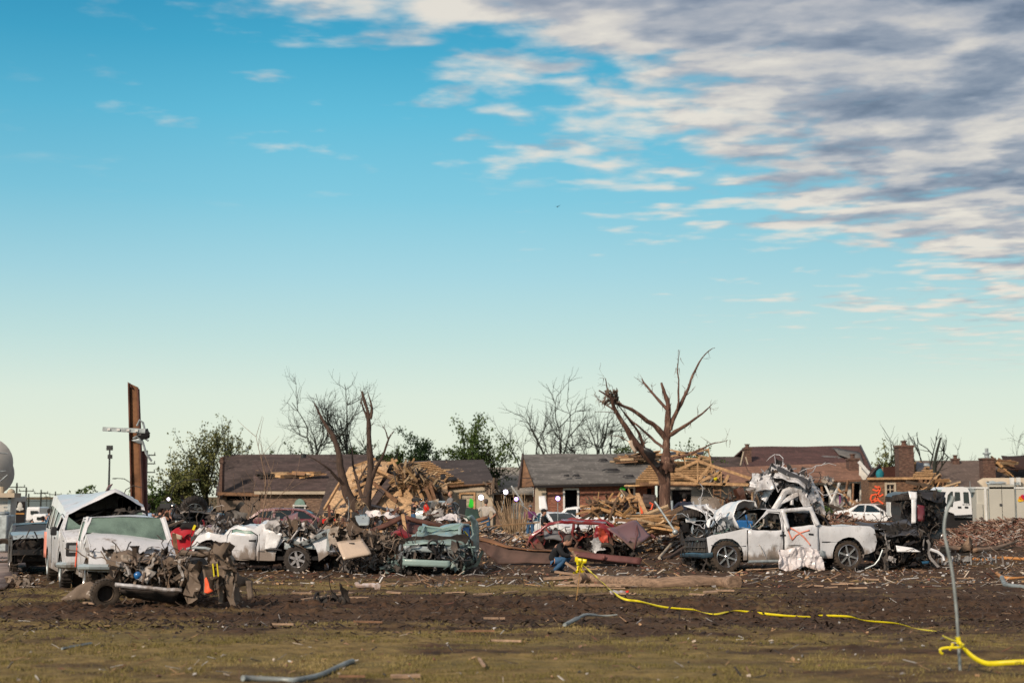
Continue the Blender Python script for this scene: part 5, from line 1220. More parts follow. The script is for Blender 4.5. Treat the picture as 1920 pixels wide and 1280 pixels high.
# dark wreck behind the van
def side_wreck():
 rz = R(-90 + 20); f = Vector((math.cos(rz), math.sin(rz), 0)); c = GX(88, 38.5) - f * 2.2; c.z = 0
 class T_: pass
 tr = T_(); tr.loc = c; tr.rz = rz
 top = [(2.2, .4, 'x'), (2.22, .72, 'front'), (2.15, .95, 'front'), (1.95, 1.05, 'hood'), (0.9, 1.12, 'hood'), (.4, 1.30, 'windshield'), (-.8, 1.32, 'roof'), (-1.4, 1.1, 'rear_window'), (-2.1, 1.0, 'trunk_lid'), (-2.2, .5, 'rear')]
 t, hw = car('dark_wrecked_car', 'dark muddy car without its front, parked left of the white van', 'car', tr, 1.85, top, [(1.35, .40, .36), (-1.35, .40, .36)], .34, 1.05, 'dkgrey', .3, D=crum(.05, 1.4, 3), wheels=[(1.35, .34, .34, .22, dict(tyre='tyremud')), (-1.35, .34, .34, .22)], near=-1, skip=('front',), hoodmat={'hood': 'silver'})
 b = MB(); b.box((2.0, 0, .62), (.3, 1.6, .5)); b.build('radiator', K['under'], t)
 b = MB(); tangle(b, 50, lambda r: Vector((r.uniform(2.0, 2.3), r.uniform(-.8, .8), r.uniform(.4, .95))), .4, 'dark', 6); b.build('torn_front', K['junkm'], t, usecol=True)
 b = MB(); b.bar((2.3, -.85, .62), (2.3, .85, .62), .12, .14); b.build('bumper', K['black'], t)
side_wreck()
# ---------------------------------------------------------------- road cars further back
PRO = {
'sedan': ([(2.30, .38, 'x'), (2.32, .62, 'front'), (2.15, .74, 'front'), (1.05, .96, 'hood'), (.30, 1.38, 'windshield'), (-.2, 1.44, 'roof'), (-.75, 1.42, 'roof'), (-1.45, 1.08, 'rear_window'), (-2.15, 1.02, 'trunk_lid'), (-2.28, .85, 'rear'), (-2.25, .42, 'rear')],
[(1.42, .38, .33), (-1.38, .38, .33)], .28, .96, 1.80, [([(.80, .97), (.20, 1.33), (-.22, 1.38), (-.25, .97)], 'glass'), ([(-.33, .97), (-.33, 1.38), (-.72, 1.36), (-1.12, .99)], 'glass')], [[(.92, .94), (.22, 1.36), (-.27, 1.40), (-.29, .34), (.88, .34)], [(-.31, .36), (-.30, 1.40), (-.74, 1.38), (-1.18, 1.0), (-1.0, .6), (-.95, .36)]], .32),
'suv': ([(2.35, .42, 'x'), (2.38, .80, 'front'), (2.25, .98, 'front'), (1.20, 1.12, 'hood'), (.45, 1.60, 'windshield'), (.0, 1.70, 'roof'), (-1.2, 1.72, 'roof'), (-1.75, 1.64, 'roof'), (-2.25, 1.18, 'rear_window'), (-2.38, .9, 'rear'), (-2.34, .45, 'rear')],
[(1.48, .42, .37), (-1.45, .42, .37)], .34, 1.10, 1.92, [([(.92, 1.12), (.38, 1.52), (-.10, 1.60), (-.12, 1.12)], 'glass'), ([(-.22, 1.12), (-.22, 1.60), (-1.0, 1.60), (-.98, 1.12)], 'glass'), ([(-1.10, 1.14), (-1.12, 1.58), (-1.65, 1.55), (-1.95, 1.22)], 'glass')], [[(1.05, 1.08), (.42, 1.56), (-.15, 1.64), (-.17, .40), (1.0, .40)], [(-.19, .40), (-.18, 1.64), (-1.04, 1.64), (-1.03, .9), (-.95, .40)]], .36),
}
def simplecar(kind, name, label, cat, px, d, rz, body, glass=None, D=None, near=1, sc=1.0, group=None, z0=0.0):
 top, ar, zb, belt, Wd, wins, doors, wr = PRO[kind]
 class T_: pass
 tr = T_(); tr.loc = GX(px, d, z0); tr.rz = rz
 fx = top[0][0]; bx = top[-1][0]
 if glass: wins = [(w_, glass[i % len(glass)]) for i, (w_, g) in enumerate(wins)]
 t, hw = car(name, label, cat, tr, Wd, top, ar, zb, belt, body, .34, doors, wins, D=D, near=near, wheels=[(ar[0][0], wr, wr, .2, dict(style=5)), (ar[1][0], wr, wr, .2, dict(style=5))], step=.22,
  handles=[(-.05, belt - .12), (-.85, belt - .12)], mirror=(.85, belt + .02, 2), bumpers=[(fx, .42, .12, .22, body), (bx, .45, .12, .22, body)], lamps=[(fx - .12, belt - .26, Wd / 2 - .28, .34, .14, 'lamp', 'headlight'), (bx + .06, belt - .16, Wd / 2 - .24, .3, .16, 'redlens', 'tail_light')], group=group,
  rglass='glass', wglass='glass')
 t.scale = (sc, sc, sc)
 return t
simplecar('suv', 'suv', 'white estate car with one open side window behind the dark red wreck', 'car', 1117, 86, R(-6), 'white_clean', ('glass', None, 'glass'), z0=-.25)
simplecar('sedan', 'sedan', 'silver grey sedan just right of the white estate, boards leaning before it', 'car', 1208, 86, R(-6), 'silver', z0=-.3)
simplecar('sedan', 'sedan', 'white sedan with its door open, crushed roof edge, behind the man in black', 'car', 1044, 76, R(-62), 'white_clean', D=crum(.05, 1.2, 3), z0=-.2)
simplecar('suv', 'suv', 'long maroon wagon behind the crushed white pickup', 'car', 560, 83, R(-3), 'maroon', D=lambda p: Vector((p.x * 1.2, p.y, p.z)), z0=-.3)
simplecar('sedan', 'sedan', 'sky-blue and white sedan behind the brick rubble at right', 'car', 1642, 85, R(-38), 'white_clean', z0=.2)
simplecar('suv', 'suv', 'silver car with closed rear window beside the woman in grey', 'car', 829, 84, R(75), 'silver', z0=.1)
def blue_pickup():
 class T_: pass
 tr = T_(); tr.loc = GX(1367, 84); tr.rz = R(90)
 top = [(2.6, .5, 'x'), (2.6, .95, 'front'), (2.5, 1.05, 'front'), (1.4, 1.18, 'hood'), (.75, 1.78, 'windshield'), (.4, 1.88, 'roof'), (-.7, 1.88, 'roof'), (-.95, 1.22, 'rear_window'), (-1.0, 1.2, 'cargo_bed'), (-2.8, 1.2, 'cargo_bed'), (-2.85, 1.15, 'rear'), (-2.85, .5, 'rear')]
 t, hw = car('pickup', 'bright blue pickup cab seen from behind above the wreckage', 'pickup truck', tr, 1.96, top, [(1.8, .45, .4), (-1.9, .45, .4)], .4, 1.18, 'blue', .28, [], [([(1.1, 1.22), (.7, 1.66), (-.6, 1.72), (-.6, 1.22)], 'glass')], wheels=[(1.8, .4, .4, .25), (-1.9, .4, .4, .25)])
 b = MB(); b.box((-.74, 0, 1.82), (.05, .4, .05)); b.build('brake_light', K['lamp'], t)
blue_pickup()
# ---------------------------------------------------------------- rusty girder and plates
def girder():
 loc = GX(1050, 44); t = thing('steel_girder', 'long twisted rust-brown steel girder lying before the red wreck', 'girder', loc)
 L = lambda x, y, d: W(x, y, d) - loc
 top = [(893, 1011, 45.90), (915, 1017, 45.30), (950, 1027, 44.70), (1000, 1032, 44.50), (1050, 1034, 44.30), (1072, 1034, 44.10), (1100, 1039, 44.20), (1140, 1045, 44.20), (1204, 1048, 44.20)]
 bot = [(893, 1020, 45.80), (915, 1040, 45.10), (935, 1056, 44.60), (1000, 1056, 44.30), (1040, 1056, 44.20), (1072, 1052, 44.00), (1100, 1050, 44.10), (1140, 1056, 44.10), (1198, 1060, 44.10)]
 def lerp(P, u): k = u * (len(P) - 1); i = min(int(k), len(P) - 2); return Vector(P[i]).lerp(Vector(P[i + 1]), k - i)
 b = MB(); b.grid(lambda u, v: L(*lerp(top, u)).lerp(L(*lerp(bot, u)), v) + Vector((0, .05 * math.sin(v * 3.1), 0)), 40, 5); b.crumple(.04, 1.8); b.build('web', simple('dark brown dented steel', (.075, .042, .033), .75, .1, var=.45, vs=1.3, bmp=.3), t, solid=.03)
 b = MB(); b.grid(lambda u, v: L(*lerp(top, u)) + Vector((0, -.10 + .42 * v, .02 + .05 * v + .05 * math.sin(u * 12) * v)), 40, 4); b.crumple(.01, 1.5); b.build('flange', K['rusttop'], t, solid=.025)
 b = MB(); b.quad(L(1075, 1033, 43.90), L(1204, 1046, 43.90), L(1200, 1058, 43.80), L(1076, 1043, 43.80), 12, 3, .03, 2); b.quad(L(1130, 1040, 43.75), L(1136, 1041, 43.75), L(1134, 1050, 43.75), L(1129, 1048, 43.75)); b.build('plum_plate', K['plum'], t, solid=.03)
girder()
def plates():
 loc = GX(770, 45.5); t = thing('steel_plate', 'dark brown peaked steel plate rising behind the teal car', 'steel plate', loc)
 L = lambda x, y, d: W(x, y, d) - loc
 b = MB(); b.quad(L(752, 967, 45.6), L(840, 985, 46.4), L(845, 1004, 45.0), L(742, 1000, 44.6), 12, 8, .12, 1, 3); b.build('web', K['plum'], t, solid=.04)
 b = MB(); b.quad(L(680, 1000, 43.8), L(753, 966, 45.4), L(757, 972, 45.2), L(690, 1004, 43.6), 12, 3, .05, 1, 3); b.build('flange', K['rust'], t, solid=.05)
 b = MB(); b.quad(L(760, 967, 45.4), L(838, 984, 46.2), L(843, 990, 45.8), L(765, 975, 45.2), 10, 2, .04, 1, 4); b.build('edge_strip', K['rust'], t, solid=.06)
 loc = GX(900, 50); b = MB(); b.quad(W(845, 985, 49.5), W(912, 968, 50.5), W(915, 972, 50.2), W(850, 990, 49.2), 8, 2, .05, 1); o = b.build('steel_plate', K['rusttop'], None, solid=.05); tag(o, 'narrow orange-brown steel strip sloping up behind the bumper of the teal car', 'steel plate')
plates()
def strong_post():
 """broken wide-flange steel column with bent bracket"""
 loc = GX(266, 44.5); t = thing('steel_column', 'tall snapped rusty steel column rising behind the vans', 'column', loc)
 L = lambda x, y, d: W(x, y, d) - loc
 b = MB(); 
 def col(x0, x1, ytop_l, ytop_r):
  yb = 1062
  A = [L(x0, ytop_l, 44.5), L(x1, ytop_r, 44.5)]
 tl, tr_, bl, br = L(242, 718, 44.5), L(259, 726, 44.5), L(250, 1056, 44.5), L(272, 1056, 44.5)
 up = bl - tl
 b.quad(tl + Vector((0, .02, 0)), tr_ + Vector((0, .02, 0)), br + Vector((0, .02, 0)), bl + Vector((0, .02, 0)), 3, 24, .02, 1); b.build('web', K['rusttop'], t, solid=.03)
 b = MB(); b.bar(tl, bl, .04, .2, up=(0, 1, 0)); b.bar(tr_ + Vector((0, 0, -.05)), br, .04, .2, up=(0, 1, 0)); b.build('flange', K['rust'], t)
 b = MB(); b.add([tl + Vector((0, -.05, -.1)), tl + Vector((-.03, -.05, .04)), tl + Vector((.10, -.05, -.10)), tl + Vector((.14, -.05, -.2))], [(0, 1, 2, 3)]); b.build('torn_edge', K['rust'], t, solid=.03)
 b = MB(); b.bar(L(193, 804, 44.1), L(273, 808, 44.1), .12, .13); b.crumple(.01, 2); b.build('bracket_arm', K['steel'], t)
 b = MB()
 for x, y in ((204, 804.5), (222, 805.5), (240, 806), (256, 807)): b.box(L(x, y, 44.02), (.09, .03, .06))
 b.build('bracket_lamp', K['whitepaint'], t)
 b = MB(); b.tube([L(*p, 44.2) for p in [(250, 822), (256, 818), (264, 820), (268, 830), (274, 850), (284, 864)]], .035, 6); b.tube([L(*p, 44.2) for p in [(257, 798), (262, 787), (268, 792), (272, 808), (266, 822), (270, 820), (278, 826)]], .03, 6)
 b.quad(L(246, 825, 44.1), L(262, 822, 44.1), L(270, 834, 44.2), L(262, 832, 44.2), 5, 3, .08, 3); b.build('bent_strap', K['steel'], t, solid=.01)
 b = MB(); b.blob(L(270, 814, 44.2), (.20, .15, .16), 10, 7, .5, 3, 3); b.build('bracket_joint', K['plastic'], t)
 b = MB(); b.bar(L(270, 845, 44.9), L(274, 1045, 44.9), .14, .14); b.build('second_flange', K['plum'], t)
strong_post()
# ---------------------------------------------------------------- houses
def pz(poly, d): return [((p := W(x, y, d)).x, p.z) for x, y in poly]
def hbody(t, loc, x0, x1, ytop, d, depth, mat, holes=(), sag=None, zb=-.7, nm='wall'):
 a = W(x0, ytop, d); b_ = W(x1, ytop, d)
 outer = [(a.x, zb), (b_.x, zb)] + ([(W(x, y, d).x, W(x, y, d).z) for x, y in sag] if sag else [(b_.x, b_.z), (a.x, a.z)])
 H = [[(W(u0, v1, d).x, W(u0, v1, d).z), (W(u1, v1, d).x, W(u1, v1, d).z), (W(u1, v0, d).x, W(u1, v0, d).z), (W(u0, v0, d).x, W(u0, v0, d).z)] for u0, v0, u1, v1 in holes]
 b = MB(); b.panel(outer, H, lambda u, v: Vector((u, d, v)) - loc, 1.2); b.build(nm, K[mat], t, smooth=0, solid=.22)
 b = MB()
 for x in (a.x, b_.x):
  s = .11 if x == a.x else -.11
  b.box(Vector((x + s, d + .115 + depth / 2, (a.z + zb) / 2)) - loc, (.22, depth, a.z - zb - .02))
 b.build('side_wall', K[mat], t, smooth=0)
 b = MB(); b.box(Vector(((a.x + b_.x) / 2, d + .6 + depth / 2, (a.z + zb) / 2)) - loc, (abs(b_.x - a.x) - .6, depth - .8, a.z - zb - .15)); b.build('shade_block', K['dark'], t, smooth=0)  # solid dark block inside the house, its colour stands in for indoor shade
 return a.z
def frame(t, loc, r, d, w_=.10, mat='whitepaint', nm='window_frame', muntin=(0, 0), glass=None, sill=False):
 a = W(r[0], r[3], d); c = W(r[2], r[1], d); y = d - .14; b = MB(); th = .12
 b.box(Vector(((a.x + c.x) / 2, y, c.z + w_ / 2)) - loc, (c.x - a.x + 2 * w_, th, w_)); b.box(Vector(((a.x + c.x) / 2, y, a.z - w_ / 2)) - loc, (c.x - a.x + 2 * w_, th, w_))
 for x in (a.x - w_ / 2, c.x + w_ / 2): b.box(Vector((x, y, (a.z + c.z) / 2)) - loc, (w_, th - .01, c.z - a.z))
 for i in range(muntin[0]):
  x = a.x + (c.x - a.x) * (i + 1) / (muntin[0] + 1); b.box(Vector((x, y + .05, (a.z + c.z) / 2)) - loc, (.05, .05, c.z - a.z))
 for i in range(muntin[1]):
  z = a.z + (c.z - a.z) * (i + 1) / (muntin[1] + 1); b.box(Vector(((a.x + c.x) / 2, y + .05, z)) - loc, (c.x - a.x, .045, .05))
 o = b.build(nm, K[mat], t, smooth=0)
 if glass:
  b = MB(); b.box(Vector(((a.x + c.x) / 2, d + .03, (a.z + c.z) / 2)) - loc, (c.x - a.x - .01, .02, c.z - a.z - .01)); b.build('pane', K[glass], o, smooth=0)
 return o
def roof(t, loc, eL, eR, rR, rL, de, dr, mat, back=True, thick=.14, n=(24, 8), amp=.05, over=0, fascia=None, gable=None):
 A, B, C, D_ = W(*eL, de) - loc, W(*eR, de) - loc, W(*rR, dr) - loc, W(*rL, dr) - loc
 b = MB(); b.quad(A, B, C, D_, n[0], n[1], amp, .35, 3)
 o = b.build('roof', K[mat], t, smooth=0, solid=thick)
 if back:
  b = MB(); dd = Vector((0, 2 * (dr - de), 0)); b.quad(D_, C, Vector((B.x, B.y + dd.y, B.z)), Vector((A.x, A.y + dd.y, A.z)), 6, 4)
  b.xf(lambda p: p + Vector((0, .03, -.03))); b.build('back_slope', K[mat], t, smooth=0, solid=thick)
 if fascia:
  b = MB(); b.bar(A + Vector((0, -.08, -.12)), B + Vector((0, -.08, -.12)), .05, .20); b.build('fascia', K[fascia], t, smooth=0)
 if gable:
  for P, Q, s in ((A, D_, 1), (B, C, -1)):
   b = MB(); z = P.z - .05; b.add([Vector((P.x + s * .5, P.y + .3, z)), Vector((Q.x + s * .5, Q.y, Q.z - .2)), Vector((P.x + s * .5, P.y + dd.y - .3, z))], [(0, 1, 2)]); b.build('gable', K[gable], t, smooth=0, solid=.1)
 return o
def chimney(t, loc, x0, x1, y0, d, zb, mat, cap=None, dep=1.0):
 a = W(x0, y0, d); c = W(x1, y0, d); w_ = c.x - a.x; b = MB(); b.box(Vector(((a.x + c.x) / 2, d + dep / 2, (a.z + zb) / 2)) - loc, (w_, dep, a.z - zb))
 o = b.build('chimney', K[mat], t, smooth=0)
 b = MB(); b.box(Vector(((a.x + c.x) / 2, d + dep / 2, a.z + .06)) - loc, (w_ + .12, dep + .12, .14)); b.build('chimney_cap', K[mat], o, smooth=0)
 b = MB(); b.lathe([(0, .16), (.22, .16), (.24, .22), (.30, .22), (.31, 0)] if not cap else [(0, .2), (.3, .2), (.32, .34), (.42, .34), (.44, .14), (.8, .14), (.8, 0)], 10, Vector(((a.x + c.x) / 2, d + dep / 2, a.z + .13)) - loc, 'z'); b.build('flue', K[cap or mat], o)
 return o
def boards(b, n, samp, L, w_, th, seed, dirf, pal='wood'):
 rnd = random.Random(seed); P = PAL[pal] if isinstance(pal, str) else pal
 for i in range(n):
  kk = rnd.uniform(.75, 1.2); b.col = tuple(x * kk for x in rnd.choice(P)); c = samp(rnd); d = dirf(rnd).normalized(); l = L * rnd.uniform(.3, 1.0)
  b.bar(c - d * l / 2, c + d * l / 2, w_ * rnd.uniform(.6, 1.5), th * rnd.uniform(.6, 1.6), up=(rnd.uniform(-1, 1), rnd.uniform(-1, 1), rnd.uniform(-1, 1)))
 return b
# --- left: long dark brown roofs
def house_left():
 d = 98; loc = GX(520, d); t = thing('house', 'brown brick house under a long dark torn roof, arched window, far left', 'house', loc)
 # rear tall roof
 roof(t, loc, (404, 928), (700, 905), (700, 853), (420, 853), 99.5, 106, 'roof_dk', amp=.03)
 hbody(t, loc, 408, 486, 928, 100, 7, 'fence', [(425, 930, 470, 938)])
 b = MB(); b.bar(W(408, 925, 98.8) - loc, W(486, 927, 98.8) - loc, .08, .22); b.build('fascia', K['lumberdk'], t)
 # front wing
 roof(t, loc, (477, 920), (648, 920), (708, 865), (472, 865), 96.5, 102, 'roof_torn', fascia='creamwall', n=(30, 10))
 hbody(t, loc, 489, 640, 922, 96.9, 6, 'brick2', [(553, 948, 571, 960)])
 frame(t, loc, (553, 948, 571, 960), 96.9, .10, 'whitepaint', glass='glassgreen')
 b = MB(); c = W(562, 947, 96.7) - loc; b.panel([(-.36, 0)] + [(.36 * math.cos(math.pi - k * math.pi / 10), .42 * math.sin(k * math.pi / 10)) for k in range(11)], [], lambda u, v: c + Vector((u, -.02, v + .03)), .2); b.build('arched_window', K['glasslight'], t, smooth=0, solid=.06)
 b = MB(); b.box(c + Vector((0, -.05, -.02)), (.95, .06, .08)); b.build('window_sill', K['whitepaint'], t)
 b = MB(); b.quad(W(506, 896, 98.6) - loc, W(542, 896, 98.6) - loc, W(542, 884.5, 99.6) - loc, W(508, 886, 99.6) - loc, 3, 2); b.build('bare_deck', K['osbc'], t, solid=.06)
 b = MB(); boards(b, 26, inpx([(544, 893), (600, 892), (600, 886), (545, 887)], 98.3, 98.6, loc), 1.4, .18, .03, 3, lambda r: Vector((1, r.uniform(-.2, .2), r.uniform(-.1, .2)))); boards(b, 10, inpx([(490, 895), (506, 893), (505, 886), (490, 889)], 98.3, 98.7, loc), 1.0, .2, .03, 6, lambda r: Vector((1, 0, r.uniform(-.1, .1))), 'dark'); b.build('torn_boards', K['rubble'], t, usecol=True, smooth=0)
 chimney(t, loc, 412, 417, 868, 99, 2.0, 'brick4', dep=.8)
 b = MB(); b.lathe([(0, .2), (.3, .2), (.3, .0)], 8, W(569, 858, 104) - loc, 'z'); b.build('roof_vent', K['plastic'], t)
 return t
house_left()
def fence_left():
 loc = GX(445, 88); t = thing('wooden_fence', 'brown board fence panel left of the twin-branched dry sapling', 'fence', loc)
 rnd = random.Random(5)
 for k in range(10):
  x = 446 + k * 4.4; a = W(x, 938 + rnd.uniform(-1, 2), 88 + .01 * k) - loc; b = MB(); b.box(Vector((a.x, a.y, (a.z) / 2)), (.135, .03, a.z)); b.build('board', K['fence'], t)
 b = MB(); 
 for z in (.4, 1.5): b.bar(W(444, 960, 88.08) * 1 - loc + Vector((0, 0, z - W(444, 960, 88).z)), W(488, 960, 88.08) - loc + Vector((0, 0, z - W(488, 960, 88).z)), .05, .09)
 b.build('rail', K['fence'], t)
fence_left()
# --- collapsed house: plywood roof planes fallen to the ground
def house_fallen():
 loc = GX(720, 90); t = thing('collapsed_house', 'collapsed house of torn plywood roof planes and broken rafters behind the twin tree', 'house', loc)
 L = lambda x, y, d: W(x, y, d) - loc
 def ply(nm, q, mat='osb', n=(10, 8), amp=.10, th=.06, seed=3):
  b = MB(); b.quad(*[L(*p) for p in q], n[0], n[1], amp, .6, seed); b.build(nm, K[mat], t, smooth=0, solid=th)
 ply('roof_deck', [(600, 975, 86), (640, 975, 85.5), (700, 868, 91), (655, 874, 92)], seed=1)
 ply('roof_deck', [(656, 960, 86.2), (690, 952, 86), (733, 866, 92), (704, 866, 92)], seed=5)
 ply('roof_deck', [(594, 972, 87), (616, 976, 86), (640, 915, 89.2), (620, 888, 91)], 'roof_dk', seed=8)
 ply('roof_deck', [(690, 962, 86.5), (790, 975, 86), (800, 912, 89), (742, 905, 90)], seed=11, amp=.18)
 ply('roof_deck', [(745, 915, 89.5), (842, 968, 87), (838, 905, 90.5), (770, 868, 92)], seed=15, amp=.2)
 ply('felt_strip', [(690, 945, 86.6), (702, 950, 86.4), (736, 905, 88.6), (727, 897, 89)], 'roof_dk', (4, 6), .1, .12, 4)
 ply('felt_strip', [(826, 955, 86.6), (842, 955, 86.6), (818, 905, 88.2), (800, 905, 88.6)], 'black', (4, 6), .25, .1, 6)
 ply('felt_strip', [(692, 948, 86.0), (752, 965, 85.6), (752, 960, 85.9), (692, 944, 86.3)], 'black', (6, 2), .1, .1, 6)
 ply('metal_flashing', [(800, 893, 88), (806, 891, 88), (822, 910, 87.6), (816, 912, 87.6)], 'silver', (3, 4), .1, .05, 6)
 # dark voids: solid block behind the planes, shade put into its colour
 b = MB(); slabpx(b, [(612, 978), (650, 900), (700, 872), (760, 868), (800, 890), (845, 925), (850, 975)], 92.6, 4, loc, .8, .2, .6, 3); b.build('shade_block', K['dark'], t)
 # rafters between the planes
 for k in range(15):
  f = k / 14; b = MB()
  if k < 8: p = (636 + 16 * f + 18, 972 - 14 * k, 86.0 + .45 * k); q = (676 + 4 * k, 958 - 14 * k, 86.2 + .45 * k)
  else: p = (690 + 9 * (k - 8), 872 + 6 * (k - 8), 90.4); q = (760 + 11 * (k - 8), 905 + 8 * (k - 8), 88.4)
  b.bar(L(*p), L(*q), .09, .16); b.build('rafter', K['lumber'], t, smooth=0)
 for a, c, m in (((765, 878, 89), (800, 950, 86.5), 'lumber'), ((797, 912, 87), (818, 962, 85), 'lumberdk'), ((806, 908, 87), (824, 962, 85), 'lumberdk'), ((762, 920, 86.5), (800, 968, 84.6), 'lumber'), ((740, 880, 89.5), (752, 930, 88), 'lumber'), ((776, 868, 90), (758, 905, 88.6), 'lumber'), ((728, 892, 89), (775, 915, 87.6), 'lumberdk'), ((700, 905, 88.5), (745, 940, 87), 'lumberdk'), ((770, 890, 88.8), (765, 925, 87.6), 'lumber'), ((640, 932, 87), (668, 925, 87), 'lumber'), ((608, 955, 86), (640, 900, 88), 'lumber'), ((727, 870, 91), (745, 862, 91), 'lumber'), ((735, 860, 91), (748, 885, 90.6), 'lumber')):
  b = MB(); b.bar(L(*a), L(*c), .12, .22 if m == 'lumberdk' else .16); b.build('beam', K[m], t, smooth=0)
 b = MB(); boards(b, 120, inpx([(735, 905), (745, 880), (770, 868), (800, 885), (838, 912), (800, 912)], 86.8, 89.5, loc), 1.5, .10, .05, 3, lambda r: Vector((r.uniform(-1, 1), r.uniform(-.4, .4), r.uniform(-.7, .7))), [(.40, .25, .12), (.30, .18, .09), (.045, .04, .042), (.46, .33, .2), (.20, .12, .07), (.03, .028, .03)])
 tangle(b, 46, inpx([(742, 915), (770, 880), (800, 895), (835, 925), (800, 925)], 87.5, 88.8, loc), .6, [(.40, .25, .12), (.30, .18, .09), (.035, .035, .04), (.46, .33, .2)], 4, (8, 0, 2)); b.build('splintered_boards', K['rubble'], t, usecol=True, smooth=0)
house_fallen()
def house_garage():
 d = 92; loc = GX(860, d); t = thing('garage_house', 'cream garage under a half stripped brown roof, green dot on its door', 'house', loc)
 roof(t, loc, (745, 925), (928, 906), (906, 862), (758, 866), 91.3, 97, 'roof_half', amp=.06)
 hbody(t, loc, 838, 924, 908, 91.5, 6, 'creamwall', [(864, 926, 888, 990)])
 frame(t, loc, (864, 926, 888, 985), 91.5, .12, 'lumber', nm='door_frame')
 b = MB(); a = W(864, 985, 91.45) - loc; c = W(888, 926, 91.45) - loc
 for k in range(8): b.box(((a.x + c.x) / 2, a.y, a.z + (c.z - a.z) * (k + .5) / 8), (c.x - a.x - .02, .04, (c.z - a.z) / 8 - .02))
 o = b.build('door', K['creamwall'], t)
 b = MB(); q = W(883.5, 943, 91.38) - loc; b.panel([(.22 * math.cos(k * .63) * (.6 if k % 3 else 1.1), .30 * math.sin(k * .63)) for k in range(10)], [], lambda u, v: q + Vector((u, 0, v)), .3); b.build('paint_dot', K['green'], o, smooth=0, solid=.03)
 # stripped deck showing battens, lower left
 b = MB()
 for k in range(14):
  z0 = k / 13; b.bar(W(748 + 12 * z0, 918 - 46 * z0, 91.0 + 4.6 * z0) - loc, W(870 - 62 * z0, 906 - 38 * z0, 91.0 + 4.6 * z0) - loc, .05, .30, up=(0, -.7, .7))
 b.build('roof_batten', K['lumber'], t, smooth=0)
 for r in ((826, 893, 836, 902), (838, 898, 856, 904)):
  b = MB(); b.quad(W(r[0], r[3], 90.9) - loc, W(r[2], r[3], 90.9) - loc, W(r[2], r[1], 91.9) - loc, W(r[0], r[1], 91.9) - loc); b.xf(lambda p: p + Vector((0, -.12, .12))); b.build('hole', K['dark'], t, solid=.04)  # dark sheets laid on the roof, standing in for shaded openings
 b = MB(); b.quad(W(820, 912, 90.8) - loc, W(925, 905, 90.8) - loc, W(925, 908, 90.9) - loc, W(822, 917, 90.9) - loc, 10, 1, .1, 1); b.build('fascia', K['lumberdk'], t, solid=.06)
 b = MB(); boards(b, 40, inpx([(905, 905), (932, 905), (930, 918), (915, 925)], 90.6, 91.5, loc), .9, .12, .05, 3, lambda r: Vector((r.uniform(-1, 1), 0, r.uniform(-1, 1))), 'brown'); b.build('broken_eave', K['rubble'], t, usecol=True, smooth=0)
house_garage()
def house_palegrey():
 d = 118; loc = GX(950, d); t = thing('pale_roofed_house', 'low pale grey roof seen between garage and grey-roofed brick house', 'house', loc)
 roof(t, loc, (905, 925), (1000, 925), (1000, 877), (905, 877), 117, 124, 'roof_pale', amp=.02)
 hbody(t, loc, 908, 1000, 926, 118, 6, 'brick2', [(940, 932, 962, 948)])
house_palegrey()
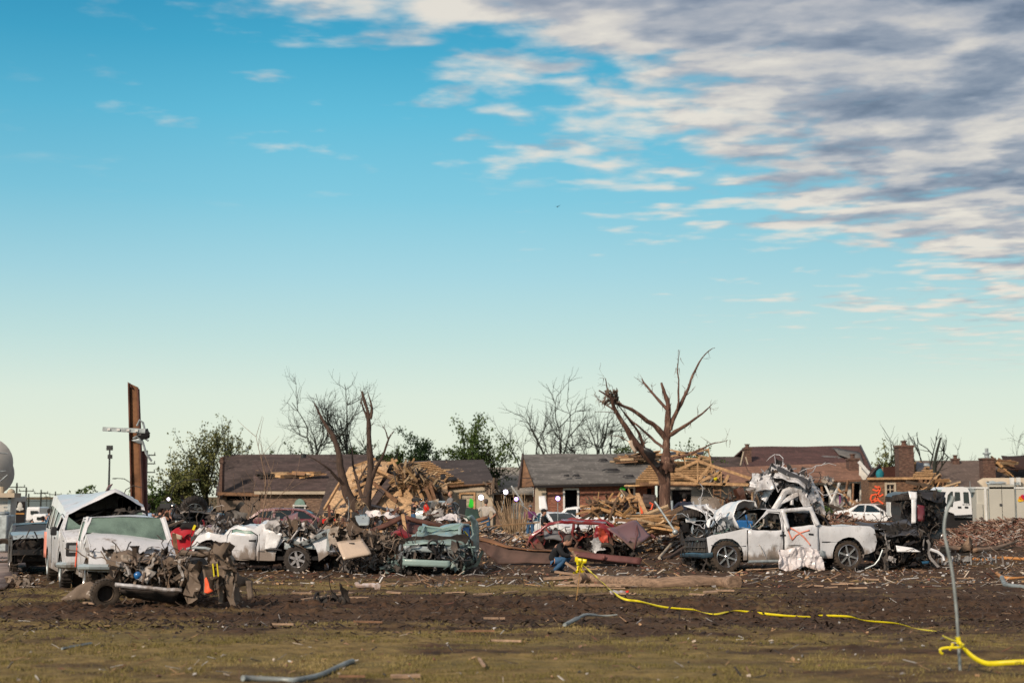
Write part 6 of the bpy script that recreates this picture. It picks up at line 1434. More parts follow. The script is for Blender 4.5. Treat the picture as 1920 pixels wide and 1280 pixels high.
def house_grey():
 d = 94; loc = GX(1100, d); t = thing('grey_roofed_house', 'red brick house with weathered grey roof behind the white estate car', 'house', loc)
 roof(t, loc, (1002, 909), (1228, 905), (1216, 851), (980, 853), 93.3, 99, 'roof_grey', amp=.07)
 L = lambda x, y, d: W(x, y, d) - loc
 b = MB(); b.add([L(980, 854, 99), L(973, 914, 94.5), L(1001, 911, 93.5), L(999, 905, 93.6)], [(0, 1, 2)]); b.build('gable', K['lumberdk'], t, smooth=0, solid=.08)
 b = MB(); b.bar(L(980, 853, 99), L(972, 915, 93.8), .12, .25); b.bar(L(978, 896, 94), L(1000, 896, 94), .06, .06); b.build('bargeboard', K['roof_dk'], t)
 hbody(t, loc, 1003, 1228, 908, 94, 6, 'brick1', [(1059, 918, 1082, 955), (1167, 915, 1187, 938), (1213, 915, 1232 - 6, 985)], sag=[(1228, 908), (1110, 907), (1003, 912)])
 b = MB(); b.panel(pz([(1003, 985), (1024, 985), (1024, 912), (1003, 914)], 93.8), [], lambda u, v: Vector((u, 93.8, v)) - loc, 1); b.build('siding', K['creamwall'], t, smooth=0, solid=.1)
 frame(t, loc, (1059, 918, 1082, 953), 94, .12); frame(t, loc, (1167, 915, 1187, 940), 94, .12)
 b = MB(); q = L(1167.5, 918, 93.7); b.blob(q, (.17, .04, .24), 10, 7, .3); b.build('paint_dot', K['green'], t)
 b = MB(); a, c = L(1003, 912, 93.1), L(1212, 907, 93.1); b.bar(a, c, .05, .16); b.build('fascia', K['dark'], t)
 # slipped plank deck at the right end
 b = MB(); b.quad(L(1170, 911, 92.9), L(1226, 910, 92.9), L(1232, 890, 95.0), L(1200, 891, 95.0), 4, 3, .05, 1); b.build('bare_deck', K['osbc'], t, solid=.06)
 b = MB()
 for k in range(6): b.bar(L(1174 + 4 * k, 866 - k, 97), L(1222 + 3 * k, 868 - 2.4 * k, 97), .08, .14)
 b.xf(lambda p: p + Vector((0, -.6, .35))); b.build('rafter', K['lumber'], t)
 b = MB(); boards(b, 60, inpx([(1165, 868), (1230, 860), (1232, 852), (1180, 855)], 96, 97.5, loc), 1.8, .12, .06, 13, lambda r: Vector((1, r.uniform(-.2, .2), r.uniform(-.3, .2)))); b.build('torn_boards', K['rubble'], t, usecol=True, smooth=0)
 for (x, y, dd, s) in ((1145, 884, 95.2, .6), (1062, 895, 94.0, .2), (1080, 895, 94.1, .25), (1178, 896, 94.0, .4), (1240 - 110, 866, 97.3, .35)):
  b = MB(); q = L(x, y, dd) + Vector((0, -.16, .12)); b.quad(q + Vector((-s, 0, -.06)), q + Vector((s, 0, -.03)), q + Vector((s * .7, .1, .10)), q + Vector((-s * .6, .1, .07)), 3, 2, .05, 3); b.build('lifted_shingle', K['black'], t, solid=.04)
house_grey()
def house_frame():
 d = 90; loc = GX(1320, d); t = thing('stripped_garage', 'grey garage with its roof stripped to pine trusses right of the big tree', 'house', loc)
 L = lambda x, y, d: W(x, y, d) - loc
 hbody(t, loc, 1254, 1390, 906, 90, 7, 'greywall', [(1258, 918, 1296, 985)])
 # deck of planks sloping back, with gaps
 for k in range(9):
  f = k / 8; b = MB(); b.bar(L(1192 + 30 * f, 903 - 33 * f, 89.6 + 4 * f), L(1350 - 18 * f, 904 - 34 * f, 89.6 + 4 * f), .06, .44, up=(0, -.6, .8)); b.build('deck_plank', K['lumber'], t)
 # trusses
 def tb(a, c, w_=.16, d=88.9, m='lumber'):
  b = MB(); b.bar(L(*a, d), L(*c, d), .07, w_); b.build('truss_member', K[m], t, smooth=0)
 for a, c in (((1217, 904), (1436, 909)), ((1308, 864), (1262, 884)), ((1308, 864), (1436, 906)), ((1308, 864), (1308, 904)), ((1262, 884), (1308, 902)), ((1308, 904), (1352, 884)), ((1352, 884), (1352, 906)), ((1262, 884), (1240, 903)), ((1352, 884), (1340, 905)), ((1366, 890), (1356, 910)), ((1308, 902), (1330, 874))): tb(a, c, .17)
 for a, c in (((1250, 842), (1331, 858)), ((1252, 856), (1330, 842)), ((1268, 848), (1285, 862)), ((1300, 846), (1322, 868)), ((1328, 840), (1336, 888)), ((1283, 856), (1286, 876)), ((1250, 858), (1330, 861))): tb(a, c, .11, 91.5)
 tb((1200, 907), (1440, 908), .22, 89.3, 'lumberdk')
 b = MB(); b.quad(L(1252, 857, 91.6), L(1320, 852, 91.6), L(1318, 846, 92.6), L(1255, 848, 92.6), 8, 3, .12, 1.4, 2); b.build('roof_felt', K['black'], t, solid=.05)
 # interior ladder/shelf, dark opening
 b = MB()
 for k in range(5): b.bar(L(1339, 912 + k * 7, 89.2), L(1350, 912 + k * 7, 89.2), .05, .09)
 b.bar(L(1338, 905, 89.2), L(1338, 942, 89.2), .07, .07); b.bar(L(1351, 905, 89.2), L(1351, 942, 89.2), .07, .07); b.build('ladder', K['lumberdk'], t)
 b = MB(); boards(b, 60, inpx([(1310, 900), (1350, 885), (1360, 905), (1330, 912)], 88.8, 90.5, loc), 1.2, .10, .05, 13, lambda r: Vector((r.uniform(-1, 1), 0, r.uniform(-1, 1))), 'woody'); b.build('torn_boards', K['rubble'], t, usecol=True, smooth=0)
 b = MB(); b.blob(L(1342, 897, 88.7), (.13, .1, .09), 10, 6, .6); b.build('yellow_strap', K['yellow'], t)
 b = MB(); b.tube([L(*p, 89.6) for p in [(1300, 905), (1310, 920), (1335, 925), (1350, 915)]], .02, 5); b.build('hanging_wire', K['plastic'], t)
house_frame()
def house_brown():
 d = 112; loc = GX(1500, d); t = thing('reddish_roofed_house', 'tall reddish-brown patched roof, grey stain at its right end, brick chimney left', 'house', loc)
 roof(t, loc, (1392, 880), (1632, 880), (1612, 837), (1395, 839), 111, 118, 'roof_red', amp=.04)
 hbody(t, loc, 1394, 1628, 880, 112, 8, 'brick3', [])
 chimney(t, loc, 1396, 1409, 842, 113, 3, 'brick4', dep=.8)
 L = lambda x, y, d: W(x, y, d) - loc
 b = MB(); b.quad(L(1572, 856, 114.4), L(1618, 872, 112), L(1612, 852, 115.4), L(1560, 842, 117), 6, 3, .02); b.xf(lambda p: p + Vector((0, -.15, .17))); b.build('bare_patch', K['roof_grey'], t, solid=.03)
 b = MB(); b.bar(L(1613, 838, 117.5), L(1640, 893, 110), .12, .4); b.build('bargeboard', K['dkgrey'], t)
 b = MB(); b.bar(L(1388, 872, 110.6), L(1394, 846, 110.6), .08, .08); b.bar(L(1402, 870, 110.6), L(1398, 856, 110.6), .08, .08); b.build('downpipe', K['creamwall'], t)
house_brown()
def house_lowbrown():
 loc = GX(1360, 116); t = thing('low_brown_roof', 'low plain brown roof behind the pine trusses', 'house', loc)
 roof(t, loc, (1280, 885), (1400, 885), (1400, 857), (1300, 857), 115, 120, 'roof_dk', amp=.02); hbody(t, loc, 1290, 1396, 885, 116, 6, 'brick3')
house_lowbrown()
def house_tan():
 d = 97; loc = GX(1520, d); t = thing('tan_roofed_house', 'broken white-walled house with a tan brown roof and red chimney', 'house', loc)
 L = lambda x, y, d: W(x, y, d) - loc
 roof(t, loc, (1352, 908), (1616, 900), (1602, 868), (1345, 878), 96.2, 101, 'roof_tan', amp=.04)
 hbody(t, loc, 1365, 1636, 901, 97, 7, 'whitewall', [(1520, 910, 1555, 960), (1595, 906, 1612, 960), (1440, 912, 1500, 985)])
 chimney(t, loc, 1592, 1611, 862, 98.5, 3, 'brick4', dep=.9)
 b = MB(); b.add([L(1611, 866, 97.6), L(1611, 901, 97.0), L(1634, 901, 97.0), L(1632, 890, 97.2)], [(0, 1, 2, 3)]); b.build('gable', K['whitewall'], t, smooth=0, solid=.1)
 b = MB(); b.bar(L(1610, 865, 96.8), L(1635, 894, 96.8), .10, .22); b.build('bargeboard', K['whitepaint'], t)
 b = MB(); b.quad(L(1494, 903, 96.3), L(1618, 899, 96.3), L(1618, 905, 96.4), L(1496, 909, 96.4), 10, 1, .05); b.build('fascia', K['whitepaint'], t, solid=.05)
 for a, c, m in (((1547, 908), (1570, 958), 'whitepaint'), ((1560, 906), (1606, 948), 'lumber'), ((1590, 900), (1582, 950), 'lumberdk'), ((1574, 905), (1558, 945), 'whitepaint'), ((1600, 906), (1598, 958), 'lumberdk'), ((1625, 905), (1618, 955), 'lumber'), ((1556, 930), (1590, 918), 'lumberdk'), ((1540, 912), (1545, 958), 'lumberdk'), ((1575, 926), (1575, 955), 'purplec')):
  b = MB(); b.bar(L(*a, 95.8), L(*c, 95.4), .12, .12); b.build('stud', K[m], t, smooth=0)
 b = MB(); tangle(b, 9, inpx([(1540, 898), (1562, 893), (1566, 903), (1550, 908)], 95.2, 96, loc), .5, [(.4, .4, .4), (.2, .2, .21), (.5, .42, .35)], 3, (4, 1, 4)); b.build('torn_gutter', K['junk'], t, usecol=True)
 b = MB(); boards(b, 60, inpx([(1500, 960), (1510, 945), (1600, 942), (1625, 960)], 93, 95.5, loc), 1.6, .14, .05, 33, lambda r: Vector((r.uniform(-1, 1), 0, r.uniform(-.8, .8))), 'woody'); b.build('broken_boards', K['rubble'], t, usecol=True, smooth=0)
 b = MB(); b.bar(L(1494, 888, 95.6), L(1540, 884, 98.0), .03, .03); b.build('cable', K['plastic'], t)
house_tan()
def house_spray():
 d = 90; loc = GX(1680, d); t = thing('roofless_house', 'roofless brown brick house, big orange spray marks left of its white window', 'house', loc)
 L = lambda x, y, d: W(x, y, d) - loc
 hbody(t, loc, 1628, 1775, 898, 90, 1.8, 'brick3', [(1662, 903, 1675, 936), (1752, 903, 1768, 930)])
 frame(t, loc, (1662, 908, 1675, 936), 90, .12, 'creamwall', muntin=(1, 2))
 b = MB(); a, c = L(1626, 897, 89.8), L(1762, 896, 89.8); b.bar(a, c, .25, .14); b.build('top_plate', K['lumber'], t)
 chimney(t, loc, 1685, 1713, 838, 91, 2, 'brick4', dep=1.0)
 b = MB(); b.bar(L(1630, 897, 90.2), L(1650, 873, 91.5), .10, .28); b.build('bargeboard', K['roof_dk'], t)
 b = MB(); slabpx(b, [(1634, 897), (1650, 876), (1686, 874), (1690, 897)], 93.0, 2, loc, .5, .1, 1, 3); b.build('attic', simple('dark red attic', (.055, .018, .012), .9), t)
 b = MB(); b.bar(L(1655, 897, 90.6), L(1655, 876, 90.8), .10, .12); b.build('stud', K['lumberdk'], t)
 b = MB(); b.blob(L(1650, 890, 90.5), (.25, .2, .4), 10, 7, .3); b.build('teal_bundle', simple('teal cloth', (.01, .17, .21), .8), t)
 # remains of the roof right of the chimney
 b = MB()
 for k in range(9): b.bar(L(1712, 895 - 3 * k, 90.4 + .4 * k), L(1752 - 3 * k + 6 * (k % 2), 893 - 3 * k, 90.4 + .4 * k), .06, .30, up=(0, -.6, .8))
 b.build('roof_batten', K['lumber'], t, smooth=0)
 b = MB(); b.quad(L(1716, 886, 91.2), L(1760, 892, 91.2), L(1742, 874, 93), L(1718, 868, 93), 6, 4, .15, 1.2); b.build('roof_scrap', K['dkgrey'], t, solid=.06)
 b = MB(); b.quad(L(1732, 872, 91.5), L(1744, 874, 91.5), L(1742, 868, 91.8), L(1733, 868, 91.8), 2, 2); b.build('shingle_flap', K['silver'], t, solid=.05)
 for k in range(6):
  b = MB(); b.bar(L(1728 + 8 * k, 898, 89.4), L(1727 + 8 * k, 950, 89.4), .10, .10); b.build('stud', K['lumberdk'], t)
 b = MB(); boards(b, 46, inpx([(1705, 925), (1725, 900), (1775, 898), (1778, 925), (1740, 935)], 88.6, 89.6, loc), 1.8, .14, .05, 33, lambda r: Vector((r.uniform(-1, 1), 0, r.uniform(-.5, .7)))); b.build('splintered_boards', K['rubble'], t, usecol=True, smooth=0)
 # spray marks
 def st(pts, nm='spray_mark'):
  b = MB(); Q = [L(x, y, 89.86) for x, y in pts]; v = []
  for i, q in enumerate(Q):
   dd = (Q[min(i + 1, len(Q) - 1)] - Q[max(i - 1, 0)]).normalized(); nn = Vector((-dd.z, 0, dd.x)) * .05
   v += [q - nn, q + nn]
  b.add(v, [(2 * i, 2 * i + 1, 2 * i + 3, 2 * i + 2) for i in range(len(Q) - 1)]); b.build(nm, K['spray'], t, smooth=0, solid=.01)
 st([(1647, 911), (1650, 918), (1646, 928), (1640, 936), (1634, 942)]); st([(1636, 917), (1644, 920), (1651, 914)]); st([(1632, 936), (1634, 928), (1642, 926), (1650, 930), (1656, 926)]); st([(1643, 930), (1648, 938), (1656, 944)]); st([(1632, 937), (1638, 940), (1646, 937)]); st([(1640, 911), (1646, 914)])
house_spray()
def house_far_right():
 d = 116; loc = GX(1820, d); t = thing('long_roofed_house', 'long grey-brown roof with a capped chimney behind the news truck', 'house', loc)
 L = lambda x, y, d: W(x, y, d) - loc
 roof(t, loc, (1708, 916), (1968, 916), (1968, 863), (1712, 865), 115, 122, 'roof_mix', amp=.02)
 hbody(t, loc, 1712, 1966, 917, 116, 8, 'brick3')
 chimney(t, loc, 1843, 1866, 861, 116.5, 3, 'brick4', cap='steel', dep=1.0)
 chimney(t, loc, 1787, 1799, 862, 121, 3, 'brick4', dep=.6)
 b = MB(); b.quad(L(1884, 892, 116.6), L(1960, 892, 116.6), L(1960, 866, 120), L(1874, 866, 120), 6, 4, .1); b.xf(lambda p: p + Vector((0, -.5, .5))); b.build('roof_hole', simple('dark brown torn deck', (.035, .014, .010), .9), t, solid=.05)
 b = MB(); boards(b, 26, inpx([(1866, 864), (1895, 864), (1890, 892), (1878, 880)], 115.5, 118, loc), 1.6, .2, .05, 3, lambda r: Vector((1, 0, r.uniform(-.9, .3)))); b.build('torn_boards', K['rubble'], t, usecol=True, smooth=0)
house_far_right()
# ---------------------------------------------------------------- trees
def limb(b, pts, r0, r1, loc, n=8, jit=.05, rnd=random, sub=3, pw=1.0):
 """pts: (px, py, d) -> tapered crooked tube; returns the list of places along it"""
 P = [W(*p) - loc for p in pts]; Q = []
 for i in range(len(P) - 1):
  a, c = P[i], P[i + 1]; p0 = P[max(i - 1, 0)]; p3 = P[min(i + 2, len(P) - 1)]
  for k in range(sub):
   t = k / sub; t2, t3 = t * t, t * t * t
   q = .5 * ((2 * a) + (c - p0) * t + (2 * p0 - 5 * a + 4 * c - p3) * t2 + (3 * a - p0 - 3 * c + p3) * t3)
   Q.append(q + noise.noise_vector(q * 1.7) * jit * (1 if i + k else 0))
 Q.append(P[-1]); m = len(Q) - 1
 R_ = [(r0 + (r1 - r0) * (i / m) ** pw) * (1 + .22 * noise.noise(Q[i] * 3.1)) for i in range(m + 1)]
 b.tube(Q, R_, n, jit=.12)
 return Q, R_
def twig(b, p, d, L, r, lev, rnd, up=.15, n=5, kink=.35, leaves=None, split=(2, 3)):
 k = 4; pts = [p]; q = p; dd = d.normalized()
 for i in range(k):
  dd = (dd + Vector((rnd.gauss(0, kink), rnd.gauss(0, kink), rnd.gauss(0, kink) + up)) * .5).normalized(); q = q + dd * L / k; pts.append(q)
 b.tube(pts, [max(r * (1 - .55 * i / k), .004) for i in range(k + 1)], n if lev > 1 else 4)
 if leaves is not None and lev <= 1: leaves.append((pts[-1], L)); leaves.append((pts[2], L))
 if lev <= 0: return
 for i in range(rnd.randint(*split)):
  t = rnd.randint(1, k); s = rrot(rnd) @ Vector((1, 0, 0))
  twig(b, pts[t], (dd * 1.0 + s * .85), L * rnd.uniform(.5, .78), r * .55, lev - 1, rnd, up, n, kink, leaves, split)
def bark_strips(b, Q, n, rnd, L=.4):
 for i in range(n):
  q = rnd.choice(Q[2:]); o = Vector((rnd.uniform(-.1, .1), rnd.uniform(-.15, 0), 0)); d = Vector((rnd.uniform(-.3, .3), rnd.uniform(-.2, .2), -1))
  b.tube([q + o, q + o + d * L * .5 * rnd.uniform(.3, 1), q + o + d * L + Vector((rnd.uniform(-.1, .1), 0, 0))], [.02, .012, .004], 4)
def hero_tree():
 loc = GX(1248, 70); t = thing('broken_tree', 'tall stripped reddish tree with a tangle of scrap caught in its upper left limb', 'tree', loc); rnd = random.Random(3); d = 70
 b = MB(); Q, _ = limb(b, [(1249, 1010, d), (1248, 969, d), (1247, 932, d), (1248, 895, d), (1249, 860, d), (1249.5, 826, d), (1252, 789, d), (1253, 760, d), (1246, 738, d), (1240, 717, d)], .37, .06, loc, 14, .03, sub=4, pw=.85)
 b.blob(W(1251, 871, 69.8) - loc, (.42, .4, .42), 14, 10, .5, 2.5, 4); bark_strips(b, Q, 26, rnd); b.build('trunk', K['bark'], t, smooth=50)
 LM = [([(1256, 806), (1272, 765), (1288, 735.6), (1299, 704), (1316, 670.5), (1341, 652)], .12, .012, 1.0), ([(1270, 768), (1273, 733), (1270.5, 690), (1275, 656)], .06, .01, .4),
  ([(1254, 816), (1283, 799), (1309, 781), (1334.5, 758)], .12, .02, -1.2), ([(1254, 770), (1230, 743.6), (1208, 719.7), (1204, 709)], .10, .02, 1.2),
  ([(1250, 826), (1230, 799), (1208, 786), (1184, 767.5), (1158, 754), (1142, 738), (1135, 709)], .15, .018, -2.0), ([(1246, 905), (1232, 874), (1211, 852.5), (1190, 828.6), (1171, 796.7), (1152, 767.5), (1146, 746), (1123, 731.7)], .25, .03, -2.6),
  ([(1212, 852), (1200, 818), (1186, 795), (1174, 775.5), (1156, 757)], .09, .02, -.8), ([(1245, 840), (1222, 820.7), (1187, 791), (1171, 773)], .08, .03, 1.8), ([(1158, 772), (1140, 762), (1126, 751.6), (1114, 738)], .05, .012, 1.0),
  ([(1252, 862), (1285, 853), (1312, 842), (1333, 832.6), (1365, 824.7)], .09, .012, -1.6), ([(1184, 830), (1166, 820.7), (1139, 814)], .035, .01, .5), ([(1158, 777), (1150, 773), (1115, 772)], .03, .01, -.5), ([(1208, 719), (1197, 711), (1188, 706)], .018, .006, 0), ([(1333, 833), (1322, 824), (1314, 818)], .015, .006, 0), ([(1253, 775), (1255, 750), (1254, 744)], .05, .01, 0)]
 for pts, r0, r1, dy in LM:
  b = MB(); m = len(pts) - 1; Q, R_ = limb(b, [(x, y, d + dy * (i / m)) for i, (x, y) in enumerate(pts)], r0, r1, loc, 8, .06, sub=4)
  if r0 > .045:
   for k in range(3 if r0 < .1 else 5):
    i = rnd.randint(len(Q) // 3, len(Q) - 1); dr = (Q[-1] - Q[0]).normalized() + rrot(rnd) @ Vector((1, 0, 0)) * .9
    twig(b, Q[i], dr, rnd.uniform(.2, .55), R_[i] * .3, 1, rnd, .05, 4)
   bark_strips(b, Q, 5, rnd, .35)
  b.build('branch', K['bark'], t, smooth=50)
 return t
hero_tree()
loc = W(1146, 742, 68.5)
b = MB(); tangle(b, 60, inpx([(1138, 733), (1156, 731), (1157, 750), (1148, 754), (1137, 746)], 68.0, 69.0, loc), .30, [(.16, .11, .075), (.10, .07, .05), (.24, .18, .13)], 3, (4, 4, 2)); b.blob((0, 0, 0), (.13, .13, .14), 10, 8, .6, 3); tangle(b, 36, inpx([(1114, 740), (1160, 745), (1165, 760), (1130, 756)], 68.0, 69.5, loc), .30, 'brown', 5, (1, 5, 2))
o = b.build('snagged_scrap', K['junkm'], None, usecol=True); o.location = loc; tag(o, 'brown wad of scrap snagged high in the big broken tree', 'scrap')
b = MB(); b.panel(pz([(1196, 834), (1219, 842), (1229, 851), (1227, 862), (1238, 870), (1234, 880), (1222, 868), (1208, 850)], 69.2), [], lambda u, v: Vector((u, 69.0 + .35 * noise.noise(Vector((u, v, 0))), v)), .2); o = b.build('wrapped_sheet', K['black'], None, solid=.02); tag(o, 'dark metal sheet bent around the low left limb of the big tree', 'metal sheet')
b = MB(); b.panel(pz([(1177, 826), (1185, 824), (1187, 834), (1193, 845), (1190, 850), (1182, 838)], 68.4), [], lambda u, v: Vector((u, 68.4, v)), .2); b.crumple(.03, 3); o = b.build('wrapped_scrap', K['cream'], None, solid=.02); tag(o, 'small pale scrap hanging on the limb left of the dark wrapped sheet', 'scrap')
def twin_tree():
 d = 66; loc = GX(685, d); t = thing('twin_broken_tree', 'two-stemmed snapped tree with red-brown tops before the collapsed house', 'tree', loc); rnd = random.Random(8)
 b = MB(); Q, _ = limb(b, [(688, 1012, d), (684, 975, d), (681, 960, d), (672, 957, d), (651, 925, d), (640, 886, d), (636, 853, d), (625, 818, d), (612, 798, d), (601, 779, d), (589, 755, d)], .40, .025, loc, 12, .03, pw=.75)
 bark_strips(b, Q, 8, rnd); b.build('trunk', K['bark2'], t, smooth=50)
 b = MB(); Q, _ = limb(b, [(688, 1008, d), (687, 970, d), (687, 950, d), (688, 930, d), (695, 886, d), (691.6, 831, d), (690.5, 787.5, d), (688, 765, d), (679, 733, d)], .38, .03, loc, 12, .03, pw=.75); bark_strips(b, Q, 12, rnd); b.build('trunk', K['bark2'], t, smooth=50)
 for pts, r0, r1, dy in (([(694, 785), (698, 765), (689.5, 735)], .07, .012, .2), ([(688, 768), (682, 750), (676, 731)], .04, .01, 0), ([(695, 900), (705, 875), (717, 857), (728, 822), (739, 808)], .08, .015, -1), ([(728, 822), (722, 806), (716, 798)], .03, .006, 0), ([(684, 945), (682, 938), (671, 908), (662, 870), (660, 840)], .09, .02, 1), ([(651, 915), (631.5, 894.6), (612, 875), (577, 855)], .07, .01, -1.2), ([(640, 888), (633, 868), (622, 865)], .03, .008, .4), ([(634, 850), (628, 830), (617, 818), (614, 808)], .04, .008, .4),
      ([(690, 800), (697, 795), (702, 790)], .02, .006, 0), ([(672, 905), (682, 885), (690, 872)], .04, .02, 0), ([(690, 790), (681, 765), (677, 745)], .05, .01, 0), ([(692, 850), (700, 840), (706, 834)], .02, .006, 0)):
  b = MB(); m = len(pts) - 1; Q, R_ = limb(b, [(x, y, d + dy * i / m) for i, (x, y) in enumerate(pts)], r0 * 1.35, r1 * 1.3, loc, 7, .05)
  for k in range(4):
   i = rnd.randint(len(Q) // 3, len(Q) - 1); twig(b, Q[i], (Q[-1] - Q[0]).normalized() + rrot(rnd) @ Vector((1, 0, 0)), rnd.uniform(.2, .5), R_[i] * .35, 1, rnd, .1, 4)
  b.build('branch', K['bark2'], t, smooth=50)
 b = MB(); b.tube([W(x, y, 65.6) - loc for x, y in [(676, 940), (684, 944), (690, 952), (694, 962)]], [.04, .03, .03, .02], 5); tangle(b, 14, inpx([(664, 945), (680, 938), (684, 950), (670, 956)], 65.4, 65.8, loc), .3, [(.5, .42, .34), (.6, .55, .5)], 3); b.build('torn_bark', K['twig'], t)
twin_tree()
def bare_tree(name, label, px, d, ytop, seed, stems=3, spread=.5, r=.16, lev=4, mat='barkdk', ybase=None, lean=(0, 0), tall=None, group='bare trees behind the houses', kink=.3, z=0):
 loc = GX(px, d, z); rnd = random.Random(seed); H = (W(px, ytop, d).z - z) * .93; r *= 1.05; t = thing(name, label, 'tree', loc, group=group)
 b = MB(); top = Vector((lean[0], lean[1], H * .42)); P = [Vector((0, 0, 0)), Vector((rnd.uniform(-.1, .1), 0, H * .2)), top]
 b.tube(P, [r * 1.2, r, r * .8], 9, .1); tp = b.build('trunk', K[mat], t, smooth=50)
 for s in range(stems):
  a = s / stems * math.tau + rnd.random(); dirn = Vector((math.cos(a) * spread, math.sin(a) * spread * .6, 1)); b = MB()
  L = H * .62; st = P[1].lerp(top, rnd.uniform(.3, 1)); L = (H - st.z) * rnd.uniform(.55, .75)
  twig(b, st, dirn, L, r * .6, lev, rnd, .22, 6, kink, None, (3, 4)); b.build('branch', K[mat], t, smooth=50)
 return t
bare_tree('bare_tree', 'tall dark bare tree with wispy top behind the dark roof, left stem', 607, 112, 738, 11, 3, .45, .16, 4, lean=(-1.2, 0))
bare_tree('bare_tree', 'tallest dark bare tree right behind the twin snapped tree', 655, 114, 712, 19, 3, .28, .2, 4)
bare_tree('bare_tree', 'dark bare tree with arching right branches beside the twin snapped tree', 700, 112, 800, 27, 3, .8, .13, 3)
bare_tree('bare_tree', 'wide bare tree above the left end of the grey roof', 1008, 115, 748, 31, 4, .8, .13, 3)
bare_tree('bare_tree', 'bare tree with forked crown above the middle of the grey roof', 1040, 113, 735, 36, 3, .45, .15, 3)
bare_tree('bare_tree', 'slim bare tree directly left of the big broken tree', 1110, 112, 745, 43, 3, .45, .12, 4)
bare_tree('bare_tree', 'two-stemmed slim bare tree behind the snagged scrap', 1144, 112, 748, 47, 2, .12, .20, 3, lean=(.3, 0))
bare_tree('bare_tree', 'thin bare sapling standing over the dark left roof', 497, 115, 808, 53, 3, .4, .07, 3)
bare_tree('bare_tree', 'dark bare tree with snapped limbs right of the brick chimney', 1744, 115, 783, 62, 4, .42, .17, 2)
bare_tree('bare_tree', 'lone thin bare stem left of the brick chimney', 1677, 112, 783, 67, 2, .08, .10, 2)
bare_tree('bare_tree', 'short snapped bare stem at the right end of the patched roof', 1640, 118, 832, 71, 1, .1, .10, 2)
bare_tree('bare_tree', 'low bare forked tree over the long grey-brown roof', 1802, 124, 836, 73, 3, .5, .12, 3)
bare_tree('bare_tree', 'short broken bare stem between the two capped chimneys', 1826, 124, 840, 79, 1, .12, .12, 1)
bare_tree('bare_tree', 'faint bare tree at the far right edge', 1916, 126, 820, 83, 3, .5, .10, 3)
b = MB(); loc = GX(1755, 112); P = [W(1752, 870, 112), W(1757, 845, 112), W(1764, 820, 112)]
b.tube([loc] + P, [.15, .13, .11, .08], 8); o = b.build('snapped_stem', K['barkdk'], None); tag(o, 'thick dark leaning stub of stem right of the snapped-limb tree', 'tree')
def leaf_tree(name, label, px, d, ytop, wpx, seed, nleaf=2600, mat='leaf', ybot=880, dens=1.0, ls=.17, group='leafy trees behind the houses', bare=0, shape=1.0, z=0, clump=16):
 loc = GX(px, d, z); rnd = random.Random(seed); s = FPX / d; H = W(px, ytop, d).z - z; Rw = wpx / s / 2; t = thing(name, label, 'tree', loc, group=group)
 b = MB(); b.tube([(0, 0, 0), (.1, 0, H * .3), (rnd.uniform(-.3, .3), 0, H * .55)], [.22, .18, .10], 8); b.build('trunk', K['barkdk'], t)
 zb = max(.6, W(px, ybot, d).z - z); tips = []
 b = MB()
 for k in range(9 + bare * 7):
  a = rnd.random() * math.tau; st = Vector((0, 0, rnd.uniform(H * .25, H * .55)))
  tgt = Vector((math.cos(a) * Rw * rnd.uniform(.2, 1), math.sin(a) * Rw * .8, H * rnd.uniform(.55, 1.0 if not bare else 1.05)))
  twig(b, st, tgt - st, (tgt - st).length * .7, .07, 2, rnd, .1, 5, .25, tips)
 b.build('branches', K['barkdk'], t)
 cl = []
 for k in range(int(clump * 2.2 * dens)):
  a = rnd.random() * math.tau; q = rnd.random() ** .5; h = rnd.random()
  zc = zb + (H - zb) * h * .93; wr = Rw * q * math.sqrt(max(.04, 1 - h ** (1.8 * shape)))
  cl.append((Vector((math.cos(a) * wr, math.sin(a) * wr * .8, zc)), rnd.uniform(.2, .75) * Rw * .36, rnd.random()))
 for p, L in tips: cl.append((p, rnd.uniform(.25, .6) * Rw * .36, rnd.random()))
 b = MB(); tot = sum(c[1] ** 2 for c in cl)
 for c, r, tone in cl:
  for k in range(int(nleaf * 1.5 * r * r / tot)):
   v = Vector((rnd.gauss(0, 1), rnd.gauss(0, 1), rnd.gauss(0, .9))) * r * .62; l = ls * rnd.uniform(.5, 1.3); Q = rrot(rnd)
   g = min(1, max(0, tone * .6 + rnd.random() * .5)); b.col = (g, g, g); p = c + v
   b.add([p + Q @ Vector((-l / 2, 0, 0)), p + Q @ Vector((0, -l / 3, 0)), p + Q @ Vector((l / 2, 0, 0)), p + Q @ Vector((0, l / 3, .02))], [(0, 1, 2, 3)])
 b.build('foliage', K[mat], t, smooth=0, usecol=True); return t
